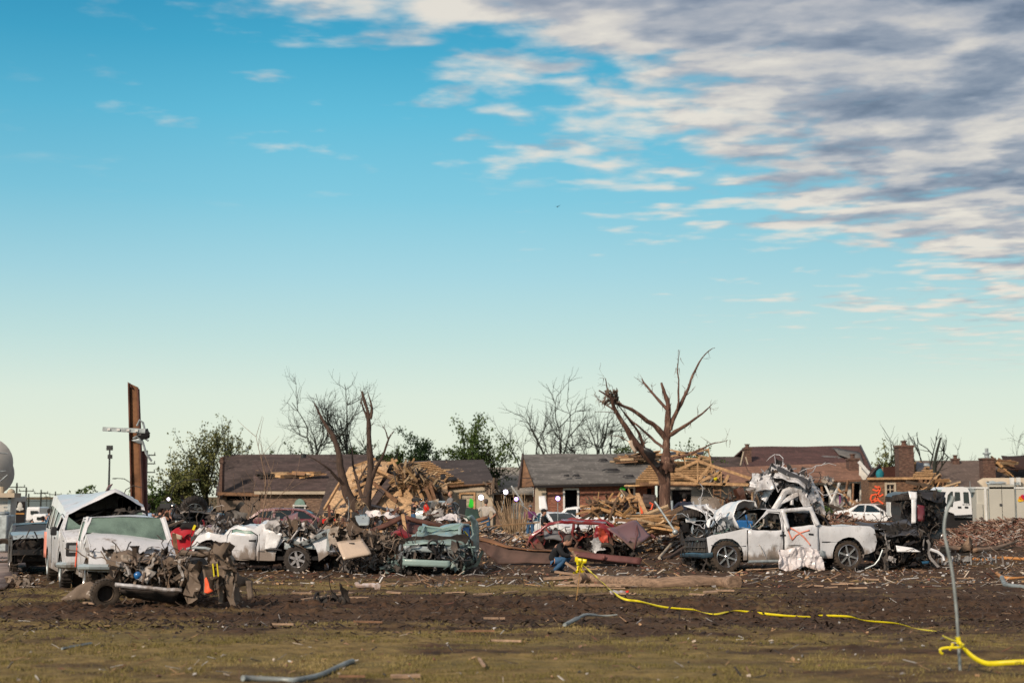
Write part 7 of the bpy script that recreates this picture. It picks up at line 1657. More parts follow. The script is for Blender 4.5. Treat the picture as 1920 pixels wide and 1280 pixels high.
LT = [('big olive-brown tree with bare twiggy crown at left', 384, 106, 797, 84, 3, 3400, 'leafbr', 985, 1.0, .17, 2), ('green-brown bushy tree just right of the steel column', 335, 104, 860, 74, 5, 4600, 'leafbr', 985, 1.5, .18, 1), ('thin-crowned brown tree at the left edge of the dark roof', 420, 108, 800, 50, 7, 1700, 'leafbr', 970, 1.2, .15, 1),
 ('dark green bush right of the steel column foot', 292, 102, 895, 40, 9, 1800, 'leaf', 985, 1, .18, 0), ('small pale green tree between white van and the slim mast', 168, 116, 897, 40, 11, 900, 'leaf', 930, .7, .2, 0), ('small green tree left of the steel column', 232, 112, 905, 34, 13, 900, 'leaf', 960, .8, .2, 0), ('tiny green treetop over the distant left field', 130, 122, 915, 18, 14, 300, 'leaf', 940, .8, .2, 0),
 ('low green treetop peeking over the dark left roof', 470, 118, 842, 44, 15, 900, 'leaf', 866, .9, .2, 0), ('green treetop peeking up behind the bare tall trees', 548, 120, 838, 60, 17, 700, 'leaf', 866, .6, .2, 0), ('dense dark green tree between the twin stems', 660, 118, 826, 66, 19, 2600, 'leafdk', 866, 1, .2, 0), ('green tree right of the twin snapped tree', 728, 118, 836, 56, 21, 3000, 'leaf', 868, 1, .2, 0),
 ('round dark green tree behind the garage roof', 798, 120, 820, 78, 23, 5200, 'leafdk', 868, 1.2, .2, 0), ('tall ragged green tree with open crown behind the garage roof', 882, 116, 784, 96, 25, 6200, 'leaf', 868, .8, .2, 1), ('sparse leaning green tree right of the ragged tall one', 925, 118, 822, 44, 27, 800, 'leaf', 878, .5, .19, 1),
 ('low green treetop between the two grey roofs', 950, 130, 868, 60, 29, 700, 'leaf', 884, .8, .2, 0), ('green tree crown behind the grey roof ridge, left of the big tree', 1170, 118, 828, 80, 31, 1500, 'leaf', 858, .8, .2, 0), ('pale green treetop right of the big broken trunk', 1290, 120, 828, 60, 33, 900, 'leaf', 860, .6, .2, 1), ('brown-green tree left of the tall brick chimney', 1664, 112, 836, 52, 35, 2400, 'leafbr', 900, .9, .18, 1), ('green bush by the roofless brick house corner', 1643, 114, 866, 26, 37, 700, 'leaf', 900, .8, .18, 0)]
for (lab, px, d, yt, wp, sd, nl, m, yb, dn, ls, br) in LT: leaf_tree('leafy_tree', lab, px, d, yt, wp, sd, nl, m, yb, dn, ls, bare=br)
def scrub(name, label, px, d, n, H, spread, seed, mat='twig', r=.018, fan=1.0, lev=1):
 loc = GX(px, d); t = MB(); rnd = random.Random(seed)
 for k in range(n):
  a = rnd.uniform(-1, .55); dr = Vector((a * spread, rnd.uniform(-.3, .3), 1)); twig(t, Vector((a * .25 * fan, rnd.uniform(-.2, .2), 0)), dr, H * rnd.uniform(.5, 1.05), r * rnd.uniform(.6, 1.3), lev, rnd, .1, 5, .12)
 o = t.build(name, K[mat], None); o.location = loc; tag(o, label, 'shrub'); return o
scrub('dry_shrub', 'spray of pale dry stems leaning left beside the man in black', 972, 62, 64, 2.25, .55, 5, r=.026, lev=0)
scrub('dry_sapling', 'thin dry forked sapling in front of the brown board fence', 482, 60, 5, 3.0, .34, 9, 'log', .03, lev=2)
b = MB(); 
def bush(label, px, py, d, r, seed):
 rnd = random.Random(seed); b = MB(); loc = GX(px, d); z = W(px, py, d).z
 for k in range(900):
  v = (rrot(rnd) @ Vector((1, 0, 0))) * r * rnd.random() ** .3; p = Vector((0, 0, z)) + v; l = .1; Q = rrot(rnd); g = rnd.random(); b.col = (g, g, g)
  b.add([p + Q @ Vector((-l / 2, 0, 0)), p + Q @ Vector((0, -l / 3, 0)), p + Q @ Vector((l / 2, 0, 0)), p + Q @ Vector((0, l / 3, .02))], [(0, 1, 2, 3)])
 b.tube([(0, 0, 0), (0, 0, z)], .05, 6)
 o = b.build('bush', K['leaf'], None, smooth=0, usecol=True); o.location = loc; tag(o, label, 'bush')
bush('round green bush before the broken white-walled house', 1546, 950, 80, .55, 3)
# ---------------------------------------------------------------- people
TMP = bpy.data.scenes.new('tmp')
def skinned(name, verts, edges, rads, extra=None, mats=None, sub=1):
 me = bpy.data.meshes.new('sk'); me.from_pydata([tuple(v) for v in verts], edges, []); o = bpy.data.objects.new('sk', me); TMP.collection.objects.link(o)
 md = o.modifiers.new('skin', 'SKIN'); md.use_smooth_shade = True; md.branch_smoothing = .6
 sv = me.skin_vertices[0].data
 for i, r in enumerate(rads): sv[i].radius = (r, r) if not isinstance(r, tuple) else r
 for i in range(len(verts)): sv[i].use_root = (i == 0)
 s = o.modifiers.new('sub', 'SUBSURF'); s.levels = sub; s.render_levels = sub
 TMP.view_layers[0].update(); dg = TMP.view_layers[0].depsgraph; ev = o.evaluated_get(dg); m2 = bpy.data.meshes.new_from_object(ev)
 v = [Vector(x.co) for x in m2.vertices]; f = [tuple(p.vertices) for p in m2.polygons]
 bpy.data.objects.remove(o); bpy.data.meshes.remove(me); bpy.data.meshes.remove(m2)
 return v, f
STAND = dict(pel=(0, 0, .95), waist=(0, 0, 1.10), chest=(0, 0, 1.33), neck=(-.01, 0, 1.49), head=(.02, 0, 1.62), lsh=(0, .19, 1.41), rsh=(0, -.19, 1.41), lel=(-.02, .25, 1.13), rel=(-.02, -.25, 1.13), lwr=(.06, .24, .89), rwr=(.06, -.24, .89),
   lhip=(0, .10, .90), rhip=(0, -.10, .90), lkn=(.03, .12, .49), rkn=(.02, -.11, .49), lan=(-.02, .13, .08), ran=(-.03, -.12, .08), lto=(.17, .16, .04), rto=(.16, -.15, .04), look=(1, 0, 0))
def person(label, px, d, rz, shirt='navy', legs='jeans', hair='hairdk', pose=None, z0=0.0, group=None, sc=1.0, cap=None, loc=None, sleeve=True, long=False):
 P = dict(STAND); P.update(pose or {}); P = {k: Vector(v) for k, v in P.items()}
 if loc is None: loc = GX(px, d, z0)
 t = thing('person', label, 'person', loc, rz, group); t.scale = (sc,) * 3
 nm = ['pel', 'waist', 'chest', 'neck', 'lsh', 'lel', 'lwr', 'rsh', 'rel', 'rwr', 'lhip', 'lkn', 'lan', 'lto', 'rhip', 'rkn', 'ran', 'rto']
 ix = {n: i for i, n in enumerate(nm)}; V = [P[n] for n in nm]; E = [('pel', 'waist'), ('waist', 'chest'), ('chest', 'neck'), ('chest', 'lsh'), ('lsh', 'lel'), ('lel', 'lwr'), ('chest', 'rsh'), ('rsh', 'rel'), ('rel', 'rwr'), ('pel', 'lhip'), ('lhip', 'lkn'), ('lkn', 'lan'), ('lan', 'lto'), ('pel', 'rhip'), ('rhip', 'rkn'), ('rkn', 'ran'), ('ran', 'rto')]
 rad = dict(pel=.115, waist=.11, chest=.125, neck=.052, lsh=.062, lel=.042, lwr=.028, rsh=.062, rel=.042, rwr=.028, lhip=.085, lkn=.056, lan=.036, lto=.033, rhip=.085, rkn=.056, ran=.036, rto=.033)
 E = [(ix[a], ix[b]) for a, b in E]
 v, f = skinned('body', V, E, [rad[n] for n in nm]); b = MB(); b.add(v, f)
 # head with brow, nose, chin and ears, on the neck
 fw = P['look'].normalized(); side = Vector((0, 0, 1)).cross(fw).normalized(); up = fw.cross(side)
 h = P['head']; nv, nu = 12, 14; hv = []; hf = []
 for j in range(nv + 1):
  th = math.pi * j / nv
  for i in range(nu):
   ph = math.tau * i / nu; x, y, z = math.sin(th) * math.cos(ph), math.sin(th) * math.sin(ph), math.cos(th)
   k = 1.0
   if z < -.2: y *= 1 - .32 * (-z - .2); 
   if x > .85 and -.35 < z < .05: k += .16
   if x > .6 and .1 < z < .3 and abs(y) > .2: k -= .06
   hv.append(h + fw * x * .098 * k + side * y * .077 + up * z * .118 + fw * (.02 if z < -.4 else 0))
 for j in range(nv):
  for i in range(nu): a = j * nu + i; c = j * nu + (i + 1) % nu; hf.append((a, a + nu, c + nu, c))
 b.add(hv, hf); b.tube([P['neck'] - Vector((0, 0, .02)), h - up * .05], .052, 8)
 for s in (-1, 1): b.blob(h + side * s * .078 - fw * .005, (.014, .012, .028), 6, 5)
 # hands: palm, four bent fingers of unequal length, thumb from the side
 for e, wr, s in (('lel', 'lwr', 1), ('rel', 'rwr', -1)):
  d1 = (P[wr] - P[e]).normalized(); out = Vector((0, s, 0)); nrm = d1.cross(out); nrm = nrm.normalized() if nrm.length > .1 else Vector((1, 0, 0)); lat = nrm.cross(d1).normalized()
  b.tube([P[wr] - d1 * .02, P[wr] + d1 * .03, P[wr] + d1 * .085], [.026, .036, .034], 7, flat=.55)
  for k, L in enumerate((.070, .080, .075, .058)):
   q = P[wr] + d1 * .08 + lat * (k - 1.5) * .019; b.tube([q, q + d1 * L * .5 + nrm * .008, q + d1 * L * .85 + nrm * .03], [.0095, .009, .007], 5)
  q = P[wr] + d1 * .03 + lat * .034; b.tube([q, q + lat * .022 + d1 * .025, q + lat * .026 + d1 * .055 + nrm * .01], [.012, .010, .008], 5)
 b.build('body', K['skin'], t, smooth=60)
 # trousers, shoes, shirt, hair
 def sub(names, edges, rr, mat, nm2, am=.012):
  i2 = {n: i for i, n in enumerate(names)}; vv, ff = skinned(nm2, [P[n] if isinstance(n, str) and n in P else n for n in names], [(i2[a], i2[b_]) for a, b_ in edges], rr)
  m = MB(); m.add(vv, ff); m.crumple(am, 9, 3); return m.build(nm2, K[mat], t, smooth=60)
 P['sole_l'] = P['lan'] * 1.0; sub(['pel', 'lhip', 'lkn', 'lan', 'rhip', 'rkn', 'ran', 'waist'], [('pel', 'lhip'), ('lhip', 'lkn'), ('lkn', 'lan'), ('pel', 'rhip'), ('rhip', 'rkn'), ('rkn', 'ran'), ('pel', 'waist')], [.140, .108, .078, .062, .108, .078, .062, .125], legs, 'trousers')
 P['wl'] = P['pel'].lerp(P['waist'], .12)
 ends = (('lel', 'rel') if not long else ('lwr', 'rwr')); P['le'] = P['lel'] if not long else P['lwr'].lerp(P['lel'], .12); P['re'] = P['rel'] if not long else P['rwr'].lerp(P['rel'], .12)
 if long: sub(['chest', 'waist', 'wl', 'neck', 'lsh', 'lel', 'le', 'rsh', 'rel', 're'], [('chest', 'waist'), ('waist', 'wl'), ('chest', 'neck'), ('chest', 'lsh'), ('lsh', 'lel'), ('lel', 'le'), ('chest', 'rsh'), ('rsh', 'rel'), ('rel', 're')], [.165, .150, .150, .066, .088, .062, .044, .088, .062, .044], shirt, 'shirt')
 else: sub(['chest', 'waist', 'wl', 'neck', 'lsh', 'le', 'rsh', 're'], [('chest', 'waist'), ('waist', 'wl'), ('chest', 'neck'), ('chest', 'lsh'), ('lsh', 'le'), ('chest', 'rsh'), ('rsh', 're')], [.165, .150, .150, .066, .088, .058, .088, .058], shirt, 'shirt')
 for s in 'lr':
  m = MB(); a, c = P[s + 'an'], P[s + 'to']; m.tube([a + (a - c) * .35 - Vector((0, 0, .02)), a * .6 + c * .4 + Vector((0, 0, .005)), c, c + (c - a) * .25], [.045, .050, .042, .025], 8, flat=.8); m.build('shoe', K['plastic'], t)
 m = MB(); m.blob(h + up * .03 - fw * .022, (.098, .092, .108), 12, 9, .12, 3); m.xf(lambda p: p if (p - h).dot(fw) < .055 else p - fw * ((p - h).dot(fw) - .055)); m.build('hair', K[hair], t, smooth=60)
 if cap:
  m = MB(); m.blob(h + up * .06 - fw * .01, (.108, .10, .085), 12, 8); m.box(h + fw * .12 + up * .07, (.11, .14, .012)); m.build('cap', K[cap], t, smooth=60)
 return t, P
def faceto(px): return R(-90)
# squatting man in front of the girder, seen from his left back, looking right and down
SQ = dict(pel=(-.02, 0, .26), waist=(.02, 0, .42), chest=(.16, 0, .62), neck=(.30, 0, .74), head=(.40, 0, .80), lsh=(.20, .19, .68), rsh=(.20, -.19, .68), lel=(.34, .24, .46), rel=(.36, -.22, .46), lwr=(.52, .12, .46), rwr=(.54, -.08, .44),
  lhip=(0, .11, .25), rhip=(0, -.11, .25), lkn=(.44, .16, .46), rkn=(.42, -.14, .40), lan=(.10, .15, .08), ran=(.08, -.13, .08), lto=(.30, .18, .04), rto=(.28, -.16, .04), look=(.82, .1, -.5))
sq, SP = person('man in black shirt and blue jeans squatting with bowed head before the steel girder', 1036, 39.2, R(-22), 'blackc', 'jeans', 'hairgr', SQ, long=True, sc=1.12)
U = dict(lel=(.12, .27, 1.18), lwr=(.30, .12, 1.18), rel=(.12, -.27, 1.18), rwr=(.30, -.12, 1.15))
CAMP = dict(lel=(.20, .26, 1.28), lwr=(.30, .10, 1.50), rel=(.18, -.28, 1.30), rwr=(.28, -.12, 1.52))
HIP = dict(lel=(-.10, .42, 1.16), lwr=(.03, .22, .98), rel=(-.10, -.42, 1.16), rwr=(.03, -.22, .98))
person('man in navy uniform shirt, hands on hips, behind a red box', 622, 60, R(-80), 'navy', 'navy', 'hairdk', HIP, z0=-.20, long=True)
person('small dark-haired person half hidden by the collapsed plywood roof', 753, 66, R(-60), 'blackc', 'jeans', 'hairdk', z0=-.25, sc=.95)
person('tall person in black raising a camera beside the person in red', 775, 66, R(20), 'blackc', 'jeans', 'hairdk', CAMP, z0=.28)
person('person in bright red shirt leaning by the fallen brown beams', 798, 66, R(10), 'redc', 'jeans', 'hairdk', U, z0=.30, long=True)
person('grey-shirted woman with short blond hair before the garage', 845, 66, R(205), 'greyc', 'navy', 'hairbl', U, z0=.50, sc=1.05)
person('broad man in an off-white shirt seen from behind under the garage lamp', 911, 62, R(85), 'whitec', 'jeans', 'hairgr', HIP, z0=.10, sc=1.08)
person('person in a purple patterned shirt left of the man in black', 994, 66, R(-80), 'purplec', 'jeans', 'hairgr', U, z0=-.05, long=True, cap='greyc')
person('man in black shirt and dark cap standing by the white sedan', 1019, 57, R(-20), 'blackc', 'jeans', 'hairdk', U, z0=-.15, cap='blackc')
person('man in navy shirt seen from behind between tree trunk and blue pickup', 1284, 60, R(70), 'navy', 'navy', 'hairdk', HIP, z0=.28, sc=1.1)
person('light-blue shirted person behind the roof of the peaked white van', 277, 46, R(110), 'ltblue', 'navy', 'hairdk', U, z0=.10, long=True)
cp, _ = person('cameraman with tan arms shouldering a black video camera', 300, 44.5, R(60), 'blackc', 'blackc', 'hairdk', CAMP, z0=.0, sc=1.03)
person('dark-haired person in grey standing in front of the board fence', 432, 66, R(80), 'greyc', 'navy', 'hairdk', z0=-.35)
person('bald person in sky-blue shirt bending behind the heap of crushed cars', 338, 52, R(160), 'ltblue', 'navy', 'skin', dict(chest=(.25, 0, 1.25), neck=(.38, 0, 1.36), head=(.44, 0, 1.44), lsh=(.28, .19, 1.30), rsh=(.28, -.19, 1.30), lel=(.42, .25, 1.05), rel=(.42, -.25, 1.05), lwr=(.55, .2, .9), rwr=(.55, -.2, .9)), z0=.15)
person('person in a bright blue shirt left of the van, back turned', 92, 62, R(60), 'bluec', 'navy', 'hairdk', U, z0=-.35, sc=1.1)
person('person in dark navy beside the one in bright blue', 80, 66, R(70), 'navy', 'navy', 'hairdk', z0=-.55)
person('person in a white T-shirt and dark trousers near the black banner', 60, 72, R(-60), 'whitec', 'navy', 'hairdk', U, z0=-.85)
def vcam(px, py, d, label, s=1.0, lamp=False):
 loc = W(px, py, d); t = thing('video_camera', label, 'camera', loc); b = MB(); b.box((0, 0, 0), (.34 * s, .14 * s, .17 * s)); b.box((-.05 * s, 0, .13 * s), (.2 * s, .05 * s, .05 * s)); b.build('body', K['plastic'], t, bevel=.01)
 b = MB(); b.lathe([(.17 * s, .05 * s), (.30 * s, .06 * s), (.34 * s, .075 * s), (.34 * s, .0)], 12, ax='x'); b.build('lens', K['glass'], t)
 b = MB(); b.box((.05 * s, 0, .22 * s), (.08 * s, .06 * s, .07 * s)); o = b.build('top_light', K['plastic'], t)
 if lamp: b = MB(); b.blob((.10 * s, -.02, .22 * s), .05 * s, 8, 6); b.build('lamp_glass', K['lit'], o)
vcam(310, 948, 44.3, 'black video camera with a lit violet-white top lamp on a shoulder', .95, True)
vcam(780, 936, 65.7, 'small black camera held up beside the red shirt', .9)
vcam(615, 964, 59.6, 'black camera bag held at the side of the man in navy', 1.0)
bpy.data.scenes.remove(TMP)
# ---------------------------------------------------------------- lamps, masts, trucks, poles
def floodlight(px, py, d, label, mat, r=.13, head=None, tilt=0, dx=0, zb=0.0):
 p = W(px, py, d); g = Vector((p.x + dx, d + .1, zb)); t = thing('floodlight', label, 'lamp', g); q = p - g
 b = MB(); b.tube([(0, 0, 0), (0, 0, q.z * .6), q + Vector((0, .05, -.05))], .018, 6)
 for a in (0, 2.1, 4.2): b.tube([(0, 0, .5), (.45 * math.cos(a), .45 * math.sin(a), 0)], .012, 5)
 b.build('stand', K['steel'], t)
 b = MB(); b.lathe([(.16, 0), (.16, r * .9), (-.04, r * 1.35), (-.04, r * 1.2)], 14, q); hd = b.build('lamp_head', K['plastic'], t)
 b = MB(); b.lathe([(-.02, 0), (-.02, r)], 16, q); b.blob(q + Vector((0, -.02, 0)), (r * .8, .03, r * .8), 10, 7); b.build('lamp_glass', K[mat], hd)
 if head:
  for s, tt in ((-1, .4), (1, -.3)):
   b = MB(); b.quad(q + Vector((s * r * 1.3, 0, -r)), q + Vector((s * r * 2.8, -.1, -r * .8)), q + Vector((s * r * 2.6, -.1, r * 1.5)), q + Vector((s * r * 1.3, 0, r * 1.2))); b.build('barn_door', K['plastic'], hd, solid=.01)
floodlight(902, 932, 63, 'bright white flood lamp left of the off-white shirted man', 'lit', .11)
floodlight(948, 922, 63, 'big black flood lamp with barn doors above the dry stems', 'lit', .10, head=True, dx=-.2)
floodlight(968, 935, 60, 'small violet lamp under a slanting rod', 'litv', .08, dx=.9)
floodlight(1046, 934, 55, 'violet lamp on a slim white pole in front of the brick wall', 'litv', .085)
b = MB(); b.tube([W(959, 911, 59.6), W(974, 932, 59.8), W(981, 945, 60)], .035, 6); o = b.build('boom_rod', K['whitepaint'], None); tag(o, 'white slanting rod above the small violet lamp', 'rod')
def truck_cab():
 d = 72; loc = GX(1795, d); t = thing('news_van', 'white crew-cab news van parked in front of the box truck', 'van', loc)
 L = lambda x, y, dd: W(x, y, dd) - loc
 out = [(1752, 985), (1754, 950), (1756, 944), (1766, 918), (1772, 912.5), (1805, 912), (1814, 914), (1820, 925), (1823, 963), (1822, 970), (1794, 970), (1788, 962), (1776, 958), (1768, 966), (1766, 985)]
 o2 = [((p := L(x, y, d)).x, p.z) for x, y in out]; wn = [[(1774, 950), (1777, 928), (1783, 921), (1787, 921), (1787, 950)], [(1790, 940), (1790, 922), (1800, 922), (1801, 938)], [(1807, 943), (1806, 922), (1816, 922), (1818, 944)]]
 wins = [[((p := L(x, y, d)).x, p.z) for x, y in q] for q in wn]
 b = MB()
 for yy in (0, 2.0): b.panel(o2, wins, lambda u, v: Vector((u, yy, v)), .3)
 n = len(o2); b.add([Vector((p[0], 0, p[1])) for p in o2] + [Vector((p[0], 2.0, p[1])) for p in o2], [(i, (i + 1) % n, n + (i + 1) % n, n + i) for i in range(n) if not (i in (2,))]); b.build('body', K['white_clean'], t, smooth=30)
 for q in wins: b = MB(); b.panel(q, [], lambda u, v: Vector((u, .04, v)), .4); b.build('window', K['glass'], t, smooth=0)
 b = MB(); b.box((L(1795, 950, d).x, 1.0, 1.4), (1.6, 1.7, 1.0)); b.build('interior', K['inner'], t)
 b = MB(); a, c = L(1757, 943, d), L(1767, 918, d); b.quad((a.x, .05, a.z), (c.x, .05, c.z), (c.x, 1.95, c.z), (a.x, 1.95, a.z)); b.build('windshield', K['glasslight'], t, solid=.02)
 for x in (1799, 1812): b = MB(); p = L(x, 950.5, d); b.box((p.x, -.02, p.z), (.17, .03, .09)); b.build('handle', K['plastic'], t)
 b = MB()
 for k, x in enumerate((1806, 1809, 1812, 1815, 1818)): p = L(x, 945.5, d); b.box((p.x, -.008, p.z), (.05, .012, .035 if k % 2 else .05))
 b.build('lettering', K['dkgrey'], t)
 b = MB(); p, q = L(1788, 968, d), L(1823, 966, d); b.bar((p.x, .0, p.z), (q.x, .0, q.z), .08, .12); b.build('sill', K['plastic'], t)
 for x in (1772, 1815): wheel(t, (L(x, 960, d).x, .15, .40), .40, .25, outer=-1)
truck_cab()
def box_truck():
 d = 76; loc = GX(1890, d); t = thing('news_box_truck', 'beige news box truck with double doors and coloured feather emblem', 'truck', loc)
 x0, x1 = W(1832, 950, d).x - loc.x, W(1985, 950, d).x - loc.x; zt = W(1850, 898, d).z
 body = simple('beige truck panel', (.47, .455, .40), .55, var=.05, vs=1)
 b = MB(); b.box(((x0 + x1) / 2, 1.2, (zt + .7) / 2), (x1 - x0, 2.4, zt - .7)); b.build('body', body, t, bevel=.05, smooth=0)
 b = MB(); b.box(((x0 + x1) / 2, 1.2, zt + .03), (x1 - x0 + .12, 2.5, .10)); b.build('roof_edge', K['whitepaint'], t)
 xs = W(1848, 950, d).x - loc.x; b = MB(); b.box((xs, -.03, (zt + .8) / 2), (.12, .06, zt - .85)); b.build('corner_post', K['whitepaint'], t)
 def R4(px0, py0, px1, py1): a = W(px0, py1, d) - loc; c = W(px1, py0, d) - loc; return a.x, a.z, c.x, c.z
 for k, (p0, p1) in enumerate(((1856, 1878), (1879, 1901))):
  a, z0, c, z1 = R4(p0, 909, p1, 980); z0 = .75; b = MB(); b.box(((a + c) / 2, -.035, (z0 + z1) / 2), (c - a, .03, z1 - z0)); o = b.build('door', body, t, bevel=.01)
  if k == 0: q = W(1876, 946, d) - loc; b = MB(); b.box((q.x, -.07, q.z), (.14, .04, .12)); b.build('handle', K['dkgrey'], o)
 a, z0, c, z1 = R4(1854.5, 908, 1902.5, 980); b = MB()
 for p, q in (((a, z1), (c, z1)), ((a, .75), (a, z1)), ((c, .75), (c, z1))): b.bar((p[0], -.05, p[1]), (q[0], -.05, q[1]), .03, .03)
 b.build('door_frame', K['steel'], t)
 q = W(1908, 906, d) - loc; b = MB(); b.box((q.x, -.03, q.z), (.2, .06, .15)); b.build('marker_lamp', K['steel'], t)
 q = W(1852, 903, d) - loc; b = MB(); b.box((q.x, -.03, q.z), (.1, .06, .06)); b.build('marker_lamp', K['dkgrey'], t)
 # coloured feather emblem, cut by the photo's edge
 c0 = W(1920.5, 939, d) - loc
 for k, (ang, col) in enumerate(((180, (.75, .45, .02)), (150, (.72, .18, .02)), (120, (.55, .015, .03)), (90, (.25, .03, .35)), (60, (.03, .12, .5)), (30, (.03, .35, .1)))):
  a = R(ang - 8); dv = Vector((math.cos(a), 0, math.sin(a))); sd_ = Vector((-dv.z, 0, dv.x)); b = MB()
  b.panel([(0, 0), (.16, .06), (.25, .085), (.31, .06), (.33, 0), (.31, -.06), (.25, -.085), (.16, -.06)], [], lambda u, v: c0 + dv * (u + .03) + sd_ * v + Vector((0, -.03, 0)), .2); b.build('emblem_feather', simple('emblem ' + str(k), col, .4, var=0.0), t, smooth=0, solid=.01)
 # roof gear
 b = MB(); p, q = W(1850, 894, d) - loc, W(1985, 894, d) - loc; b.tube([(p.x, .9, zt + .14), (p.x + .12, .9, zt + .24), (q.x, .9, zt + .26)], .13, 10, flat=2.6); b.build('awning', K['creamwall'], t)
 for x in (1902, 1914): p = W(x, 890, d) - loc; b = MB(); b.box((p.x, .4, zt + .38), (.17, .2, .4)); b.build('roof_bracket', K['whitepaint'], t)
 b = MB(); p = W(1824, 890, d) - loc; b.tube([(p.x, .5, zt - .35), (p.x, .5, zt + .4)], .015, 5); b.box((p.x + .3, .5, zt - .1), (.8, .5, .2)); b.build('roof_antenna', K['steel'], t)
 p = W(1874, 893, d) - loc; b = MB(); b.sheet((p.x, .5, zt + .3), 1.0, .4, rotm(.3, 0, 0), 6, .08, 2, 3); b.build('roof_cover', K['silver'], t)
 b = MB(); b.box(((x0 + x1) / 2, 1.2, .55), (x1 - x0 - .2, 2.0, .3)); b.build('chassis', K['under'], t)
 for x in (1862, 1952): wheel(t, (W(x, 960, d).x - loc.x, .2, .45), .45, .28, outer=-1)
 # pale side cabinet toward the cab
 b = MB(); a = W(1830, 915, d) - loc; c = W(1842, 915, d) - loc; b.box(((a.x + c.x) / 2 - .05, -.05, 1.4), (c.x - a.x, .10, 1.6)); b.build('side_cabinet', body, t)
box_truck()
def sat_truck():
 d = 52; loc = GX(0, d); t = thing('satellite_truck', 'white satellite truck with a big grey dish, cut off at the left edge', 'truck', loc)
 L = lambda x, y, dd=d: W(x, y, dd) - loc
 zt = L(20, 930).z; x0, x1 = L(-90, 950).x, L(20, 950).x
 b = MB(); b.box(((x0 + x1) / 2, .85, (zt + .55) / 2), (x1 - x0, 1.7, zt - .55)); b.build('body', simple('off white truck panel', (.50, .49, .45), .5, var=.06), t, bevel=.04, smooth=0)
 b = MB(); b.box((x1 - .05, -.01, (zt + .6) / 2), (.1, .05, zt - .6)); b.box(((x0 + x1) / 2, -.01, zt - .05), (x1 - x0, .05, .1)); b.build('corner_trim', K['steel'], t)
 b = MB()
 for k, y in enumerate((942, 950, 957, 965)):
  for j in range(4 - k % 2): p = L(7 + 3.6 * j + (k % 3), y); b.box((p.x, -.012, p.z), (.045, .02, .05))
 b.build('lettering', K['steel'], t)
 b = MB(); p = L(-40, 975); b.box(((x0 + x1) / 2, -.02, L(10, 975).z), (x1 - x0, .03, .03)); b.build('trim_line', K['steel'], t)
 b = MB()
 c = L(-26, 868); Rr = 48 / (FPX / d)
 b.lathe([(-.34, 0.001), (-.30, Rr * .35), (-.18, Rr * .7), (0, Rr), (.03, Rr), (-.14, Rr * .7), (-.24, Rr * .35), (-.27, .001)], 32, (0, 0, 0)); Q = rotm(R(0), 0, R(24)); b.xf(lambda p: c + Q @ Vector((p.x, p.y, p.z * 1.0))); b.build('dish', simple('grey dish', (.46, .44, .41), .6, var=.06), t, smooth=50)
 b = MB(); c2 = L(-21, 888); b.lathe([(-.34, 0.001), (-.30, Rr * .30), (-.18, Rr * .6), (0, Rr * .86), (.03, Rr * .86), (-.26, .001)], 32); b.xf(lambda p: c2 + Vector((0, .25, 0)) + Q @ p); b.build('dish', simple('grey dish rim', (.42, .40, .38), .6, var=.06), t, smooth=50)
 for (a, e) in (((-10, 848), (14, 850)), ((-10, 884), (11, 883)), ((0, 902), (14, 890))): b = MB(); b.tube([L(*a, d - .42), L(*e, d - .25)], .03, 6); b.build('dish_rib', K['steel'], t)
 b = MB(); b.tube([L(3, 912), L(2, 926)], .1, 8); b.box(L(10, 928), (.9, .7, .16)); b.blob(L(21, 922), (.14, .14, .12), 10, 7); b.build('dish_mount', K['creamwall'], t)
 b = MB(); b.box(((x0 + x1) / 2, .85, .55), (x1 - x0 - .1, 1.5, .5)); b.build('chassis', K['under'], t)
 wheel(t, (L(22, 1000).x, .2, .48), .48, .3, outer=-1)
 wheel(t, (L(-60, 1000).x, .2, .48), .48, .3, outer=-1)
sat_truck()
def banner():
 d = 50.5; loc = GX(38, d); t = thing('banner_panel', 'tall black panel with a grey figure and amber stripe hanging beside the satellite truck', 'sign', loc)
 a = W(29, 992, d) - loc; c = W(47, 940, d) - loc
 b = MB(); b.box(((a.x + c.x) / 2, 0, (a.z + c.z) / 2), (c.x - a.x, .04, c.z - a.z)); b.build('panel', K['dark'], t)
 q = W(38, 962.5, d) - loc; b = MB(); b.box((q.x, -.03, q.z), (c.x - a.x, .012, .05)); b.build('amber_stripe', simple('amber stripe', (.35, .16, .03), .6), t)
 q = W(38, 951, d) - loc; b = MB(); b.blob(q + Vector((0, -.04, .03)), (.09, .02, .16), 10, 7); b.blob(q + Vector((0, -.035, -.05)), (.14, .02, .06), 8, 6); b.build('grey_figure', simple('pale grey print', (.5, .5, .47), .6), t)
 b = MB(); b.tube([(a.x, .05, 0), (a.x, .05, c.z)], .03, 6); b.tube([(c.x, .05, 0), (c.x, .05, c.z)], .02, 6); b.build('post', K['steel'], t)
banner()
b = MB(); loc = GX(-4, 47); b.box((0, 0, .9), (.9, .8, 1.2)); b.box((.1, -.1, 1.55), (.5, .5, .1)); o = b.build('generator', K['steel'], None, bevel=.05); o.location = loc; tag(o, 'grey machine cut off at the left edge in front of the truck', 'machine')
b = MB(); loc = GX(8, 44); b.lathe([(-.1, .28), (-.12, .40), (0, .43), (.12, .40), (.1, .28), (-.1, .28)], 22); b.xf(lambda p: rotm(.1, 0, .4) @ p + Vector((0, 0, .40))); o = b.build('loose_tyre', K['tyremud'], None); o.location = loc; tag(o, 'muddy tyre lying at the left edge beside the road', 'tyre')
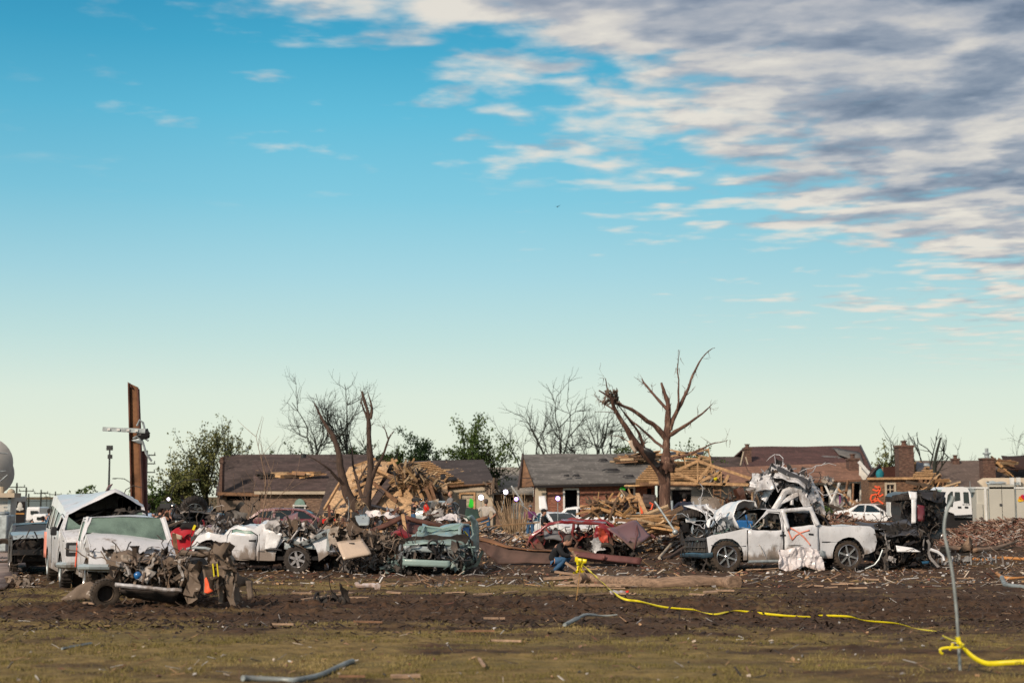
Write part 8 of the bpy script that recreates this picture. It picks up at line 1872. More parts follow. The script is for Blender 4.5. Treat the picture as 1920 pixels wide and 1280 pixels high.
def boxy(px, py0, px1, py1, d, name, label, cat, mat, dep=.6, marks=None):
 a = W(px, py1, d); c = W(px1, py0, d); loc = Vector(((a.x + c.x) / 2, d, max(0, a.z))); b = MB(); h = c.z - loc.z
 b.box((0, dep / 2, h / 2), (c.x - a.x, dep, h)); o = b.build(name, mat, None, bevel=.015, smooth=0); o.location = loc; tag(o, label, cat); return o
boxy(38, 1033, 51, 1048, 48, 'carton', 'white carton on the turf left of the dark wreck', 'box', K['whitepaint'])
boxy(604, 973, 629, 987, 56, 'red_box', 'red box in front of the man in navy uniform', 'box', K['redc'])
boxy(1669, 941, 1690, 966, 60, 'white_cabinet', 'white cabinet standing left of the upended black car', 'cabinet', K['whitepaint'], .6)
boxy(860, 935, 874, 965, 70, 'black_rack', 'black slatted rack standing in front of the garage door', 'rack', K['plastic'], .5)
b = MB(); b.quad(W(1010, 930, 63), W(1022, 929, 63), W(1027, 955, 62.6), W(1011, 956, 62.6), 4, 4, .05); o = b.build('door_panel', K['white_clean'], None, solid=.05); tag(o, 'white panel standing behind the cap-wearing man in black', 'panel')
def cage():
 loc = GX(972, 64); t = MB()
 for k in range(9): t.tube([W(960 + 2.7 * k, 944, 64) - loc, W(960 + 2.7 * k, 972, 64) - loc], .014, 4)
 for y in (944, 953, 962, 972): t.tube([W(960, y, 64) - loc, W(982, y, 64) - loc], .016, 4)
 o = t.build('wire_grid', K['steel'], None); o.location = loc; tag(o, 'pale wire grid behind the dry stems', 'rack')
cage()
# grey door with orange figures leaning at the brick house, and stacked frames
def shed_bits():
 loc = GX(1215, 78); t = thing('leaning_panels', 'grey panels with coral spray leaning on timber frames left of the big tree', 'panels', loc); L = lambda x, y, d: W(x, y, d) - loc
 for q, m in (([(1204, 962), (1230, 964), (1230, 928), (1206, 926)], 'roof_dk'), ([(1166, 965), (1186, 965), (1184, 936), (1164, 940)], 'roof_dk'), ([(1245, 965), (1262, 965), (1262, 938), (1246, 938)], 'silver')):
  b = MB(); A = [L(x, y, 77 if i < 2 else 77.6) for i, (x, y) in enumerate(q)]; b.quad(*A, 4, 4, .05); b.build('panel', K[m], t, solid=.05)
 b = MB(); b.tube([L(x, y, 76.9) for x, y in [(1218, 942), (1224, 945), (1222, 954), (1214, 957), (1220, 962)]], .05, 4); b.build('spray_mark', K['spray'], t)
 for a, c in (((1197, 925), (1203, 964)), ((1180, 938), (1186, 962)), ((1163, 938), (1200, 928)), ((1190, 962), (1192, 935)), ((1146, 936), (1166, 940)), ((1204, 962), (1198, 940))): b = MB(); b.bar(L(*a, 76.6), L(*c, 76.4), .13, .10); b.build('stud', K['lumber'], t)
 b = MB(); b.bar(L(1202, 945, 76.2), L(1204, 966, 76.2), .1, .1); b.build('marked_stud', K['spray'], t)
 b = MB(); boards(b, 90, inpx([(1100, 965), (1105, 940), (1180, 930), (1200, 930), (1220, 965)], 76, 79, loc), 1.5, .14, .05, 3, lambda r: Vector((r.uniform(-1, 1), r.uniform(-.3, .3), r.uniform(-.5, .5)))); b.build('board_stack', K['rubble'], t, usecol=True, smooth=0)
shed_bits()
b = MB(); b.tube([W(1228, 940, 50), W(1264, 993, 49)], .035, 7); b.blob(W(1266, 997, 48.9), .10, 10, 7); o = b.build('bent_post', K['steel'], None); tag(o, 'slanting grey post with a white ball foot left of the white pickup', 'post')
# utility poles and street lamps far left
def upole(label, px, d, ytop, arm=1.2, arms=1, lean=0, r=.14):
 loc = GX(px, d); H = W(px, ytop, d).z; t = thing('utility_pole', label, 'pole', loc, group='utility poles along the far road'); b = MB(); b.tube([(0, 0, -.5), (lean, 0, H)], [r, r * .7], 7); b.build('pole', K['barkdk'], t)
 for k in range(arms): b = MB(); z = H - .5 - k * .9; b.bar((lean - arm, 0, z), (lean + arm, 0, z), .12, .12); b.tube([(lean - arm * .9, 0, z), (lean - arm * .9, 0, z + .3)], .05, 5); b.tube([(lean + arm * .9, 0, z), (lean + arm * .9, 0, z + .3)], .05, 5); b.build('crossarm', K['barkdk'], t)
for lab, px, d, yt, n in (('tall utility pole nearest the satellite dish', 29, 170, 897, 1), ('utility pole second from the satellite dish', 47, 190, 906, 1), ('utility pole standing left of the white van roof', 75, 200, 911, 1), ('faint utility pole nearest the white van roof', 102, 230, 915, 1), ('short armless pole between two utility poles', 52, 200, 918, 0), ('wispy pole behind the satellite dish mount', 12, 220, 915, 1)): upole(lab, px, d, yt, 1.0, n)
upole('pole with several crossarms seen right beside the steel column', 272, 150, 835, .9, 3)
def mast():
 loc = GX(203, 90); t = thing('mast', 'slim dark mast with lamp cluster between white van and steel column', 'mast', loc); H = W(203, 826, 90).z
 b = MB(); b.tube([(0, 0, 0), (-.05, 0, H)], [.09, .05], 7); b.build('pole', K['plastic'], t)
 b = MB(); b.box((-.06, 0, H + .05), (.35, .25, .3)); b.box((-.02, 0, H - .5), (.25, .2, .25)); b.build('lamp_head', K['plastic'], t)
mast()
def streetlamp(px, ytop, d, lab, arm):
 loc = GX(px, d); t = thing('street_lamp', lab, 'street lamp', loc, group='curved street lamps'); H = W(px, ytop, d).z
 b = MB(); b.tube([(0, 0, 0), (0, 0, H * .75), (arm * .15, 0, H * .93), (arm * .5, 0, H), (arm, 0, H + .05)], [.05, .045, .04, .035, .03], 7); b.build('pole', K['barkdk'], t)
 b = MB(); b.blob((arm * 1.08, 0, H + .02), (.22, .1, .05), 10, 6); b.build('lamp_head', K['plastic'], t)
streetlamp(320, 886, 96, 'curved grey street lamp standing in front of the green-brown tree', 1.6); streetlamp(246, 886, 120, 'curved street lamp arching left of the steel column', -1.4)
for k, (px, d, h) in enumerate(((86, 210, 918), (93, 205, 917), (97, 220, 925))): streetlamp(px, h, d, ('tiny distant street lamp left of the van roof', 'tiny distant street lamp closest beside the van roof edge', 'lowest tiny distant street lamp by the van roof')[k], -1.0)
def wires():
 b = MB(); b.tube([W(-20, 939, 200), W(30, 938, 200), W(60, 939, 200), W(110, 938, 210), W(150, 939, 210)], .05, 4); o = b.build('overhead_cable', K['barkdk'], None); tag(o, 'dark overhead cable strung along the far left poles', 'cable')
wires()
def rv(px0, px1, y0, y1, d, lab):
 a = W(px0, y1, d); c = W(px1, y0, d); loc = Vector(((a.x + c.x) / 2, d, 0)); t = thing('parked_van', lab, 'van', loc, group='white vehicles far left'); w_ = c.x - a.x
 b = MB(); b.box((0, 1, c.z / 2 + .2), (w_, 2.2, c.z - .4), taper=.94); b.build('body', K['white_clean'], t, bevel=.1, smooth=0)
 b = MB(); b.box((w_ * .1, -.13, c.z * .72), (w_ * .5, .03, c.z * .18)); b.build('window', K['glass'], t)
 for s in (-1, 1): wheel(t, (s * w_ * .32, .05, .36), .36, .22, outer=-1)
rv(48, 76, 950, 985, 100, 'white camper parked behind the black banner panel'); rv(60, 88, 963, 985, 90, 'white van parked beyond the person in the white T-shirt')
b = MB(); b.box((0, 0, .9), (44, 6, 2.2)); loc = GX(40, 260); o = b.build('warehouse', simple('distant grey warehouse', (.12, .16, .17), .8), None, smooth=0); o.location = loc; tag(o, 'long low blue-grey building on the far left horizon', 'building')
# ---------------------------------------------------------------- foreground stake, tape, pipes, logs
def stake():
 d = 17.4; loc = GX(1800, d); t = thing('bent_stake', 'tall crooked grey conduit stake at right foreground', 'stake', loc)
 b = MB(); P = [(1801, 1262), (1797, 1200), (1793, 1140), (1786, 1075), (1777, 1030), (1771, 1000), (1771, 980), (1776, 955), (1785, 938), (1788, 930)]
 Q = [W(x, y, d) - loc for x, y in P]; S_ = []
 for i in range(len(Q) - 1):
  a, c = Q[i], Q[i + 1]; p0, p3 = Q[max(i - 1, 0)], Q[min(i + 2, len(Q) - 1)]
  for k in range(4): u = k / 4; S_.append(.5 * (2 * a + (c - p0) * u + (2 * p0 - 5 * a + 4 * c - p3) * u * u + (3 * a - p0 - 3 * c + p3) * u ** 3))
 S_.append(Q[-1]); n = len(S_); b.tube(S_, [.019 + (.016 * max(0, (i / n - .72) / .28)) for i in range(n)], 10, flat=1.0); b.build('shaft', K['pipe'], t)
 b = MB(); b.tube([W(1796, 1193, d) - loc, W(1797, 1198, d) - loc, W(1798, 1206, d) - loc], .033, 8, flat=.9); b.build('tape_knot', K['yellow'], t)
stake()
def ribbon(pts, w_, name, label, twist=2.0, amp=.3, seed=0, mat='yellow', tw0=0.0, cat='barrier tape', vert=True):
 """a thin tape along world places with slow twist"""
 Q = []
 for i in range(len(pts) - 1):
  a, c = pts[i], pts[i + 1]; p0, p3 = pts[max(i - 1, 0)], pts[min(i + 2, len(pts) - 1)]; m = max(3, int((c - a).length / .05))
  for k in range(m): u = k / m; Q.append(.5 * (2 * a + (c - p0) * u + (2 * p0 - 5 * a + 4 * c - p3) * u * u + (3 * a - p0 - 3 * c + p3) * u ** 3))
 Q.append(pts[-1]); b = MB(); v = []; n = len(Q); loc = pts[0]
 for i, q in enumerate(Q):
  dd = (Q[min(i + 1, n - 1)] - Q[max(i - 1, 0)]).normalized(); up = Vector((0, 0, 1)); s = dd.cross(up).normalized(); up = s.cross(dd); a = tw0 + twist * noise.noise(Vector((i * .05 * amp * 3, seed, 0))) * 2
  e = (up * math.cos(a) + s * math.sin(a)) * w_ / 2; v += [q - e - loc, q - loc + dd.cross(e) * .08, q + e - loc]
 b.add(v, [(3 * i + j, 3 * i + j + 1, 3 * i + j + 4, 3 * i + j + 3) for i in range(n - 1) for j in (0, 1)]); o = b.build(name, K[mat], None, smooth=60, solid=.004); o.location = loc; tag(o, label, cat); return o
def gp(px, py, h=.04): p = G(px, py); p.z = gz(p.x, p.y) + h; return p
def gf(px, py, h=.09): p = G(px, py); p.z = h; return p
pts = [W(1089, 1056, 35.5), W(1106, 1070, 33.5), W(1130, 1092, 30.5), W(1165, 1120, 28.0)]
ribbon(pts + [gf(1200, 1136), gf(1245, 1147), gf(1300, 1152)], .042, 'barrier_tape', 'yellow tape running down from the knot by the squatting man', 1.2, .25, 3, tw0=.3)
ribbon([gf(1300, 1152), gf(1340, 1156, .05), gf(1375, 1152, .07), gf(1420, 1155, .06), gf(1470, 1158, .04), gf(1520, 1161, .04)], .042, 'barrier_tape', 'yellow tape lying along the churned mud left of the bent stake', 1.6, .25, 5, tw0=.6)
ribbon([gf(1535, 1158, .04), gf(1590, 1162, .06), gf(1625, 1168, .04), gf(1680, 1174, .05), gf(1715, 1183, .05), gf(1755, 1190, .06)], .042, 'barrier_tape', 'yellow tape strip on mud approaching the bent stake', 1.6, .3, 8, tw0=.9)
ribbon([W(1767, 1191, 18.4), W(1782, 1198, 17.8), W(1795, 1202, 17.45)], .02, 'barrier_tape', 'thin yellow tape end tied to the bent stake', .6, .3, 8)
tp = ribbon([W(1797, 1203, 17.35), W(1803, 1209, 17.3), W(1815, 1223, 17.2), W(1832, 1236, 17.1), W(1850, 1243, 17.0), W(1868, 1243, 16.9), W(1900, 1241, 16.8), W(1990, 1238, 16.5)], .06, 'barrier_tape', 'wide bright yellow tape sweeping right from the bent stake, black letters at its end', .35, .10, 2, tw0=.05)
b = MB()
for k, (x0, strokes) in enumerate(((1904, [((0, 0), (0, 1)), ((0, 1), (.8, .9)), ((.8, .9), (.8, .55)), ((.8, .55), (0, .5))]), (1909, [((0, 0), (0, 1)), ((0, 1), (.8, 1)), ((.8, 1), (.8, 0)), ((.8, 0), (0, 0))]), (1914, [((0, 1), (0, 0)), ((0, 0), (.8, 0))]), (1919, [((.3, 0), (.3, 1))]))):
 for (a, c) in strokes:
  q = lambda p: W(x0 + p[0] * 4.2, 1246.5 - p[1] * 7, 16.62) - tp.location
  b.bar(q(a), q(c), .003, .008, up=(0, 1, 0))
b.build('lettering', K['plastic'], tp)
ribbon([W(1802, 1207, 17.3), W(1808, 1209, 17.2), W(1800, 1213, 17.1), W(1780, 1213, 17.1), W(1766, 1215, 17.1), W(1762, 1220, 17.1), W(1769, 1226, 17.1)], .03, 'barrier_tape', 'curled loose yellow tape end left of the bent stake', 1.0, .4, 4)
ribbon([W(1787, 1205, 17.2), W(1784, 1214, 17.2), W(1781, 1219, 17.2)], .035, 'barrier_tape', 'short dangling yellow tape tail on the bent stake', 1.0, .4, 6)
ribbon([W(1078, 1048.5, 35.6), W(1100, 1052, 35.5)], .10, 'barrier_tape', 'flat bit of yellow tape beside the squatting man', .1, .1, 1)
b = MB(); lp = W(1088, 1060, 35.4)
rnd = random.Random(4)
for k in range(16): b.sheet(lp + Vector((rnd.gauss(0, .06), rnd.gauss(0, .04), rnd.gauss(-.05, .10))), rnd.uniform(.14, .26), .06, rrot(rnd), 6, .03, 9, k)
o = b.build('tape_knot', K['yellow'], None); tag(o, 'bunched yellow tape knot beside the squatting man', 'barrier tape')
b = MB(); b.tube([W(1088, 1064, 35.2), W(1084, 1100, 31.0), W(1078, 1145, 27.2), gp(1077, 1148, .0)], .012, 5); cord = b
b = MB(); p = gp(1085, 1070, 0); b.tube([p, W(1088, 1052, 35.6)], .02, 6); o = b.build('tape_stake', K['lumberdk'], None); tag(o, 'short stake carrying the bunched yellow tape and a thin orange cord', 'stake'); cord.build('cord', K['ydirty'], o)
def lie(name, label, cat, pts, r, mat, n=8, jit=.0, sub=4, group=None, lift=.5):
 P = []
 for p in pts:
  q = G(p[0], p[1]); q.z = max(gz(q.x, q.y), 0) + 0 if False else gz(q.x, q.y) + (p[2] if len(p) > 2 else (r if not isinstance(r, list) else r[0]) * .6); P.append(q)
 loc = P[0].copy(); Q = []
 for i in range(len(P) - 1):
  a, c = P[i], P[i + 1]; p0, p3 = P[max(i - 1, 0)], P[min(i + 2, len(P) - 1)]
  for k in range(sub): u = k / sub; Q.append(.5 * (2 * a + (c - p0) * u + (2 * p0 - 5 * a + 4 * c - p3) * u * u + (3 * a - p0 - 3 * c + p3) * u ** 3) - loc)
 Q.append(P[-1] - loc); m = len(Q) - 1
 rr = [r] * (m + 1) if not isinstance(r, list) else [r[0] + (r[1] - r[0]) * i / m for i in range(m + 1)]
 b = MB(); b.tube(Q, [x * (1 + jit * noise.noise(Q[i] * 2)) for i, x in enumerate(rr)], n, jit=jit); o = b.build(name, K[mat] if isinstance(mat, str) else mat, None, smooth=50); o.location = loc; tag(o, label, cat, group); return o
lie('pipe', 'long bent grey-blue pipe lying on the grass, bottom foreground', 'pipe', [(455, 1279), (475, 1277), (540, 1276), (555, 1278), (600, 1264), (650, 1245), (661, 1240)], .035, K['pipe'], 10)
lie('metal_strip', 'short straight grey metal strip on grass at lower left', 'metal strip', [(116, 1216), (171, 1206)], .022, 'pipe', 4, sub=1)
lie('pipe', 'grey pipe with elbow entering from the right edge', 'pipe', [(1879, 1090, .12), (1884, 1096, .05), (1895, 1100), (1990, 1108)], .055, 'pipe', 10)
lie('orange_hose', 'long orange-tan hose on mud behind the bent stake', 'hose', [(1800, 1056), (1820, 1050), (1850, 1053), (1880, 1050), (1990, 1055)], .06, simple('orange hose', (.45, .20, .06), .6, var=.3), 8, .2)
lie('orange_hose', 'short orange-tan hose nearer than the long one, right edge', 'hose', [(1869, 1078), (1880, 1083), (1905, 1084), (1990, 1078)], .04, simple('orange hose end', (.48, .22, .07), .6, var=.3), 8, .2)
lie('broken_pole', 'bent grey pole lying on the grass right of centre', 'pole', [(1059, 1180, .05), (1080, 1173, .08), (1100, 1166, .10), (1130, 1163, .05), (1158, 1163, .03)], [.035, .012], 'pipe', 7, .5)
lie('log', 'long debarked log lying on the mud below the squatting man', 'log', [(1082, 1094, .12), (1110, 1092), (1170, 1097), (1250, 1100), (1345, 1098), (1378, 1100)], [.12, .175], 'log', 12, .3)
b = MB(); loc = gp(1098, 1088, .1)
for k, (dx, dz, L) in enumerate(((-.55, .35, .6), (-.35, .6, .7), (-.7, .1, .8), (-.9, -.05, 1.1))): b.bar((0, 0, 0), Vector((dx, -.05 * k, dz)).normalized() * L, .10, .05)
b.crumple(.03, 4); o = b.build('split_wood', K['pale'], None); o.location = loc; tag(o, 'pale splintered wood end of the long log', 'wood')
lie('branch', 'broken crooked branch behind the bent stake, pale torn end', 'branch', [(1768, 1036), (1800, 1034), (1830, 1036), (1865, 1032), (1902, 1024, .2)], [.14, .06], 'log', 9, .5)
b = MB(); loc = gp(1812, 1036, 0); b.add([Vector(p) for p in ((-.35, 0, 0), (.1, 0, .62), (.22, .02, .5), (.30, .05, 0), (0, -.2, .1))], [(0, 4, 1), (4, 3, 2, 1), (0, 1, 3)]); b.crumple(.04, 3); o = b.build('split_stump', K['log'], None, solid=.04); o.location = loc; tag(o, 'upright torn stump shard behind the bent stake', 'stump')
lie('pipe', 'pale pipe stub in front of the overturned chassis', 'pipe', [(1236, 1049, .05), (1262, 1036, .35)], .05, 'creamwall', 8)
lie('branch', 'dark branch low between the pipe stub and the white pickup', 'branch', [(1215, 1050), (1250, 1047), (1290, 1040, .3)], [.05, .09], 'bark2', 8, .4)
o = lie('foam_piece', 'white dog-bone shaped piece of foam on turf', 'foam', [(669, 1101, .09), (674, 1104, .07), (690, 1104, .07), (704, 1104, .07), (707, 1105, .07)], .055, 'whitecloth', 9, .6)
lie('white_scrap', 'white plastic scrap by the log with a red tag', 'scrap', [(1147, 1117), (1158, 1116), (1170, 1115)], .05, 'whitecloth', 7, .8)
b = MB(); b.sheet((0, 0, .05), .11, .09, rotm(1.2, 0, 0), 4, .03, 5, 3); o = b.build('red_tag', K['redc'], None, solid=.01); o.location = gp(1174, 1112, 0); tag(o, 'small red scrap beside the white plastic', 'scrap')
b = MB(); tangle(b, 26, lambda r: Vector((r.uniform(-.35, .35), r.uniform(-.2, .2), r.uniform(.0, .18))), .3, 'dark', 3); o = b.build('scrap_clump', K['junkm'], None, usecol=True); o.location = gp(612, 1132, 0); tag(o, 'small dark clump of scrap on the mud right of the muddy wreck', 'scrap')
b = MB(); tangle(b, 30, lambda r: Vector((r.uniform(-.35, .35), r.uniform(-.2, .2), r.uniform(.0, .2))), .35, 'brown', 4); o = b.build('scrap_clump', K['junkm'], None, usecol=True); o.location = gp(42, 1098, 0); tag(o, 'brown clump of rags on the turf at far left', 'scrap')
b = MB(); tangle(b, 60, lambda r: Vector((r.uniform(-1.3, 1.3), r.uniform(-.4, .4), r.uniform(.0, .22))), .35, [(.5, .5, .5), (.3, .3, .3), (.08, .06, .05), (.35, .25, .18)], 9, (3, 4, 3)); o = b.build('pale_debris', K['junk'], None, usecol=True); o.location = gp(1822, 1060, 0); tag(o, 'row of pale torn insulation pieces beside the long orange hose', 'debris')
# ---------------------------------------------------------------- countable boards, sheets of tin
def bd(px, py, L, w_, ang, mat, label, group=None, tilt=0.0, th=.03, name='board', cat='board'):
 p = gp(px, py, .04 + abs(math.sin(tilt)) * L / 2); b = MB(); b.box((0, 0, 0), (L, w_, th)); b.crumple(.008, 4, px)
 o = b.build(name, K[mat], None, smooth=0); o.location = p; o.rotation_euler = (random.uniform(-.2, .2), -tilt, ang); tag(o, label, cat, group); return o
bd(903, 1245, .75, .035, R(96), 'pale', 'long thin orange-brown splinter on the grass, bottom centre')
bd(890, 1188, .6, .09, R(3), 'lumberdk', 'flat reddish board on the grass at centre')
bd(950, 1206, .45, .04, R(-18), 'pale', 'pale board just below the flat reddish one')
bd(690, 1174, .5, .05, R(-14), 'lumberdk', 'thin dull board on the turf below the foam piece')
bd(760, 1272, .35, .06, R(5), 'pale', 'pale board at the bottom edge of centre')
bd(660, 1271, .3, .06, R(5), 'lumberdk', 'orange-brown scrap beside the end of the bent pipe')
bd(530, 1178, .35, .03, R(-4), 'pale', 'thin pale stick on the left turf')
bd(170, 1137, .4, .05, R(-30), 'pale', 'pale splinter on the turf before the muddy wreck wheel')
bd(1195, 1083, .9, .05, R(8), 'pale', 'thin pale stick above the left end of the log')
bd(925, 1160, .4, .04, R(-4), 'pale', 'small pale stick between two tracks of mud')
rnd = random.Random(77)
ZN = [(480, 'below the crushed left pickup'), (640, 'under the flat-roofed white pickup tail'), (760, 'left of the teal car'), (880, 'in front of the teal car'), (960, 'right of the teal car'), (1040, 'by the left end of the steel girder'), (1110, 'around the squatting man'), (1200, 'before the red wreck hood'), (1290, 'left of the spray-marked pickup'), (1400, 'before the spray-marked pickup front wheel'), (1530, 'before the draped plastic sheet'), (1640, 'before the spray-marked pickup rear wheel'), (1740, 'before the flattened dark car'), (1800, 'beside the bent stake'), (2000, 'right of the bent stake')]
ZB = [(640, 'behind the crushed left pickup'), (760, 'behind the brown scrap tangle'), (880, 'behind the teal car'), (960, 'left of the dry stems'), (1050, 'around the dry stems'), (1150, 'before the white estate car'), (1230, 'before the grey sedan'), (1300, 'under the big broken tree'), (1480, 'behind the spray-marked pickup cab'), (1600, 'behind the spray-marked pickup bed'), (1740, 'before the sky-blue sedan'), (1830, 'below the white crew-cab van'), (2000, 'below the beige box truck')]
def zone(Z, px): return next(n for x, n in Z if px < x)
GRP = [('pale', 'pale', 'pale boards strewn over the mud', 46), ('lumber', 'yellow pine', 'pine boards in the rubble belt', 60), ('lumberdk', 'old brown', 'brown boards in the rubble belt', 40), ('whitepaint', 'white painted', 'white boards in the rubble', 14)]
for m, lab, grp, n in GRP:
 protos = []
 for k in range(n):
  if m == 'pale': px, py = rnd.uniform(430, 1900), rnd.uniform(1066, 1125)
  else:
   px = rnd.uniform(560, 1900); py = rnd.uniform(995, 1035) if px < 1250 or px > 1740 else rnd.uniform(988, 1000)
   if px > 1740: py = rnd.uniform(985, 1003)
  L = rnd.choice((.4, .6, .9, 1.4, 2.0)) * (.7 if m == 'pale' else 1.3); ti = rnd.choice((0, 0, .1, .35)) if m != 'pale' else rnd.choice((0, 0, .05)); an = rnd.uniform(-.95, .95)
  if len(protos) < 5: o = bd(px, py, L, rnd.uniform(.05, .14), an, m, 'x', grp, ti); o['L'] = L; protos.append(o)
  else:
   s_ = rnd.choice(protos); o = s_.copy(); COL.objects.link(o); L = s_['L']; o.location = gp(px, py, .05 + abs(math.sin(ti)) * .4); o.rotation_euler = (rnd.uniform(-.2, .2), -ti, an)
  z = zone(ZN if m == 'pale' else ZB, px); wl = 'short' if L < .7 else 'medium' if L < 1.3 else 'long'; wa = 'crosswise' if abs(an) < .3 else 'angled away to the right' if an > 0 else 'angled away to the left'
  o['label'] = f"{wl} {lab} board lying {wa}, {z}"
 for o in protos: del o['L']
for q, lab in ([(1825, 984, 1905, 988, 1990, 992), 'long white board lying on the red rubble at right'], [(1535, 968, 1570, 966, 1600, 972), 'pale board in front of the sky-blue sedan']):
 b = MB(); P = [W(q[0], q[1], 76), W(q[2], q[3], 75), W(q[4], q[5], 74)]; b.bar(P[0], P[1], .22, .06); b.bar(P[1], P[2], .22, .06); o = b.build('board', K['whitepaint'] if q[0] > 1700 else K['lumber'], None); tag(o, lab, 'board')
for (a, c, w_, m, lab) in (((905, 988, 60), (1010, 979, 62), .14, 'lumber', 'long tan plank lying left of the dry stems'), ((1065, 1012, 51), (1000, 1004, 52), .12, 'pale', 'pale plank leaning into the red wreck from the left'), ((1195, 925, 66), (1213, 966, 64), .18, 'lumber', 'upright tan plank before the big tree trunk'), ((762, 1008, 44), (755, 965, 45), .10, 'lumber', 'thin tan stake standing against the peaked steel plate'), ((1790, 991, 70), (1920, 986, 68), .14, 'lumberdk', 'long brown beam on the brick heap at right'), ((1560, 981, 59), (1680, 977, 60), .16, 'lumberdk', 'long brown beam on rubble before the sky-blue sedan'), ((640, 990, 47), (720, 996, 46), .12, 'lumber', 'tan plank on the scrap under the twin tree'), ((1205, 1003, 52), (1262, 978, 53), .12, 'lumber', 'slanting tan plank beside the slanting grey post'), ((300, 992, 46), (345, 975, 46.5), .10, 'muddy', 'muddy bent strip on the crushed cars at left')):
 b = MB(); b.bar(W(*a), W(*c), w_, .06); b.crumple(.01, 2); o = b.build('plank', K[m], None, smooth=0); tag(o, lab, 'plank')
# bundle of pine boards right of the grey sedan
b = MB(); loc = GX(1245, 55)
boards(b, 80, inpx([(1200, 985), (1215, 962), (1240, 968), (1290, 975), (1290, 992), (1215, 1000)], 52, 57, loc), 2.2, .12, .07, 3, lambda r: Vector((1, r.uniform(-.4, .4), r.uniform(-.25, .5)))); o = b.build('board_pile', K['rubble'], None, usecol=True, smooth=0); o.location = loc; tag(o, 'pile of broken pine boards between the grey sedan and white pickup', 'boards', kind='stuff')
# ---------------------------------------------------------------- rubble nobody could count
def rubble(name, label, n, sampf, pal, seed, smin, smax, hf=None):
 rnd = random.Random(seed); b = MB(); P = PAL[pal]
 for i in range(n):
  x, y, z, k = sampf(rnd); c = Vector((x, y, gz(x, y) + z)); kk = rnd.uniform(.7, 1.2); b.col = tuple(v * kk for v in rnd.choice(P)); s = rnd.uniform(smin, smax) * k; u = rnd.random()
  Q = rotm(rnd.uniform(-.6, .6), rnd.uniform(-.6, .6), rnd.uniform(-3, 3))
  if u < .40: b.box(c, (s * rnd.uniform(1, 6), s * rnd.uniform(.2, .5), s * .15), Q)
  elif u < .62: b.box(c, (s, s * .6, s * .4), Q)
  elif u < .85: b.add([c + Q @ Vector((-s, 0, 0)), c + Q @ Vector((s * .2, -s * .6, .1 * s)), c + Q @ Vector((s, .3 * s, 0)), c + Q @ Vector((0, s * .6, .2 * s))], [(0, 1, 2, 3)])
  else: b.tube([c - Q @ Vector((s * 2, 0, 0)), c, c + Q @ Vector((s * 2, s * .4, 0))], s * .08, 4)
 o = b.build(name, K['rubble'], None, smooth=0, usecol=True); tag(o, label, 'rubble', kind='stuff')
def belt(x0, x1, y0, y1, hh):
 def f(r):
  while True:
   px = r.uniform(x0, x1); py = r.uniform(y0, y1); g = G(px, py); m = fbm(np.array([g.x * .25]), np.array([g.y * .12]), 3, 44)[0]
   if r.random() < (m - .15) * 1.9: break
  return g.x, g.y, hh * max(0, m - .3) * 2 * r.random(), 1.0
 return f
rubble('near_scraps', 'tiny pale scraps scattered over the churned mud', 1900, lambda r: (*(lambda g: (g.x, g.y))(G(r.uniform(-40, 1960), 1062 + 215 * r.random() ** 2.4)), .02, 1.0), 'woody', 3, .012, .055)
rubble('mud_scraps', 'broken boards and scraps littering the mud around the wrecks', 4200, lambda r: (*(lambda g: (g.x, g.y))(G(r.uniform(-40, 1960), r.uniform(1030, 1100))), .02, 1.0), 'woody', 4, .02, .11)
rubble('wood_rubble', 'belt of splintered wood and rubble behind the wrecks', 7500, belt(560, 1330, 992, 1034, .65), 'woody', 5, .06, .26)
rubble('brick_rubble', 'belt of broken red bricks and boards at right', 5200, belt(1480, 1990, 984, 1006, 1.15), 'brick', 6, .07, .26)
rubble('left_rubble', 'scattered scraps beside the left road', 600, belt(-40, 480, 992, 1040, .2), 'woody', 7, .05, .2)
rubble('lawn_rubble', 'mixed scraps and boards strewn before the houses', 5200, belt(-20, 1990, 985, 996, .5), 'woody', 8, .1, .4)
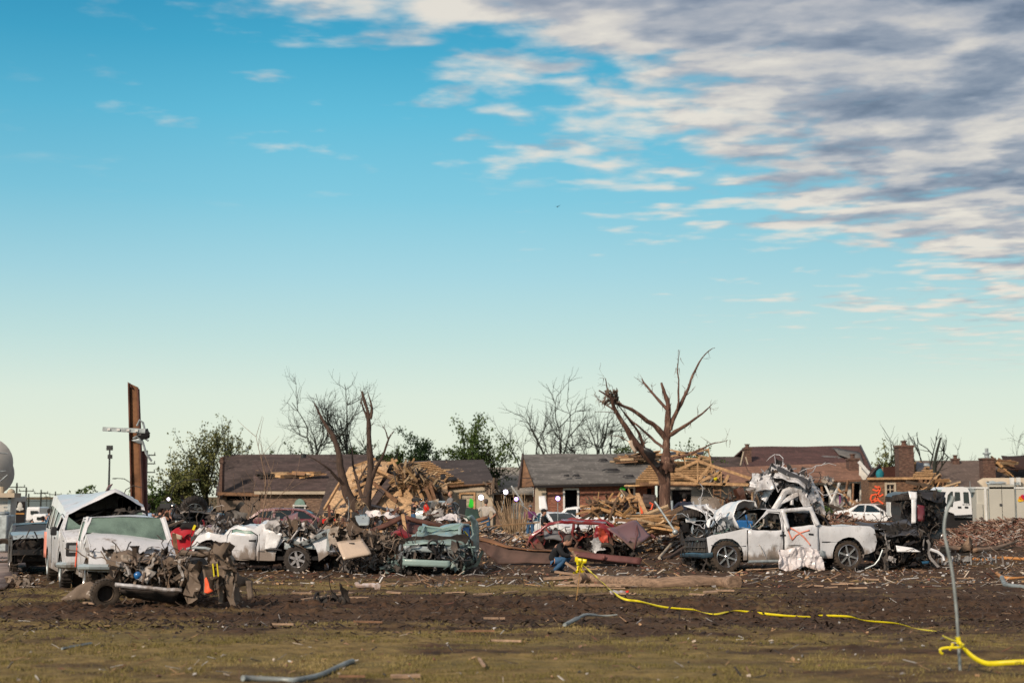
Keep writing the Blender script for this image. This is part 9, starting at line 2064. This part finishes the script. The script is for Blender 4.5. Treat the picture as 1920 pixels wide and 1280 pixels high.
def mound(label, px0, px1, dc, wd, H, pal, seed, n, smin=.06, smax=.24):
 """a long heap: an uneven brown core with loose pieces lying all over it"""
 x0, x1 = GX(px0, dc).x, GX(px1, dc).x
 def h(x, y): e = sst(x0, x0 + 2, x) * (1 - sst(x1 - 2, x1, x)); return e * H * math.exp(-((y - dc) / wd) ** 2) * (.55 + .8 * fbm(np.array([x * .35]), np.array([y * .5]), 3, seed)[0]) + terr(y) * .9
 b = MB(); b.grid(lambda u, v: Vector((x0 + (x1 - x0) * u, dc - 2.2 * wd + 4.4 * wd * v, h(x0 + (x1 - x0) * u, dc - 2.2 * wd + 4.4 * wd * v) - .06)), 90, 24); b.crumple(.05, 3, seed)
 o = b.build('rubble_mound', K['rubmud'], None); tag(o, label + ', its earth core', 'rubble', kind='stuff')
 rubble('heap_pieces', label, n, lambda r: (lambda x, y: (x, y, h(x, y) - gz(x, y) + r.uniform(-.03, .07), 1.0))(r.uniform(x0, x1), dc + r.gauss(-.35 * wd, wd * .8)), pal, seed, smin, smax)
K['rubmud'] = simple('brown crumbled rubble dust', (0.16, 0.085, 0.058), .95, var=.5, vs=5, bmp=.6)
mound('long heap of broken brick and boards under the news vans', 1755, 2010, 66.5, 2.2, 1.1, 'brick', 3, 6500, .04, .2)
mound('heap of brick rubble and boards before the sky-blue sedan', 1490, 1705, 61, 1.8, 1.2, 'brick', 5, 4500, .04, .2)
mound('low heap of splintered boards between big tree and dry stems', 1075, 1290, 66, 2.0, .9, 'wood', 7, 1600, .06, .3)
mound('low heap of pale boards and scraps behind the teal car', 690, 990, 56, 2.6, .95, 'woody', 8, 3600)
rubble('mid_scraps', 'heaped splinters between the dry stems and the white vehicles', 5200, lambda r: (lambda px, d: (GX(px, d).x, d, .45 * r.random() ** .6, 1.0))(r.uniform(690, 1330), r.uniform(53, 62)), 'woody', 18, .05, .26)
rubble('left_heap_scraps', 'heaped torn scraps around the crushed cars at left', 2800, lambda r: (lambda px, d: (GX(px, d).x, d, .65 * r.random() ** .7, 1.0))(r.uniform(290, 720), r.uniform(44, 54)), 'mix', 19, .05, .24)
rubble('mud_clods', 'dark clods of churned mud across the tyre ruts', 9000, lambda r: (lambda g: (g.x, g.y, .0, 1.0 if 1108 < 930 + 5600 / g.y < 1185 else .6))(G(r.uniform(-40, 1960), r.choice((r.uniform(1105, 1180), r.uniform(1068, 1210))))), 'clod', 21, .02, .085)
# bird
b = MB(); b.tube([(-.18, 0, 0), (0, 0, .02), (.2, 0, 0)], [.02, .07, .015], 6); b.add([(0, 0, .03), (.08, .1, .05), (-.05, .55, .22), (-.1, .1, .05)], [(0, 1, 2, 3)]); b.add([(0, 0, .03), (.08, -.1, .05), (-.05, -.55, .22), (-.1, -.1, .05)], [(0, 3, 2, 1)])
o = b.build('bird', K['blackc'], None); o.location = W(1045, 388, 180); o.rotation_euler = (0, 0, 1.0); tag(o, 'tiny dark bird alone in the blue sky', 'bird')
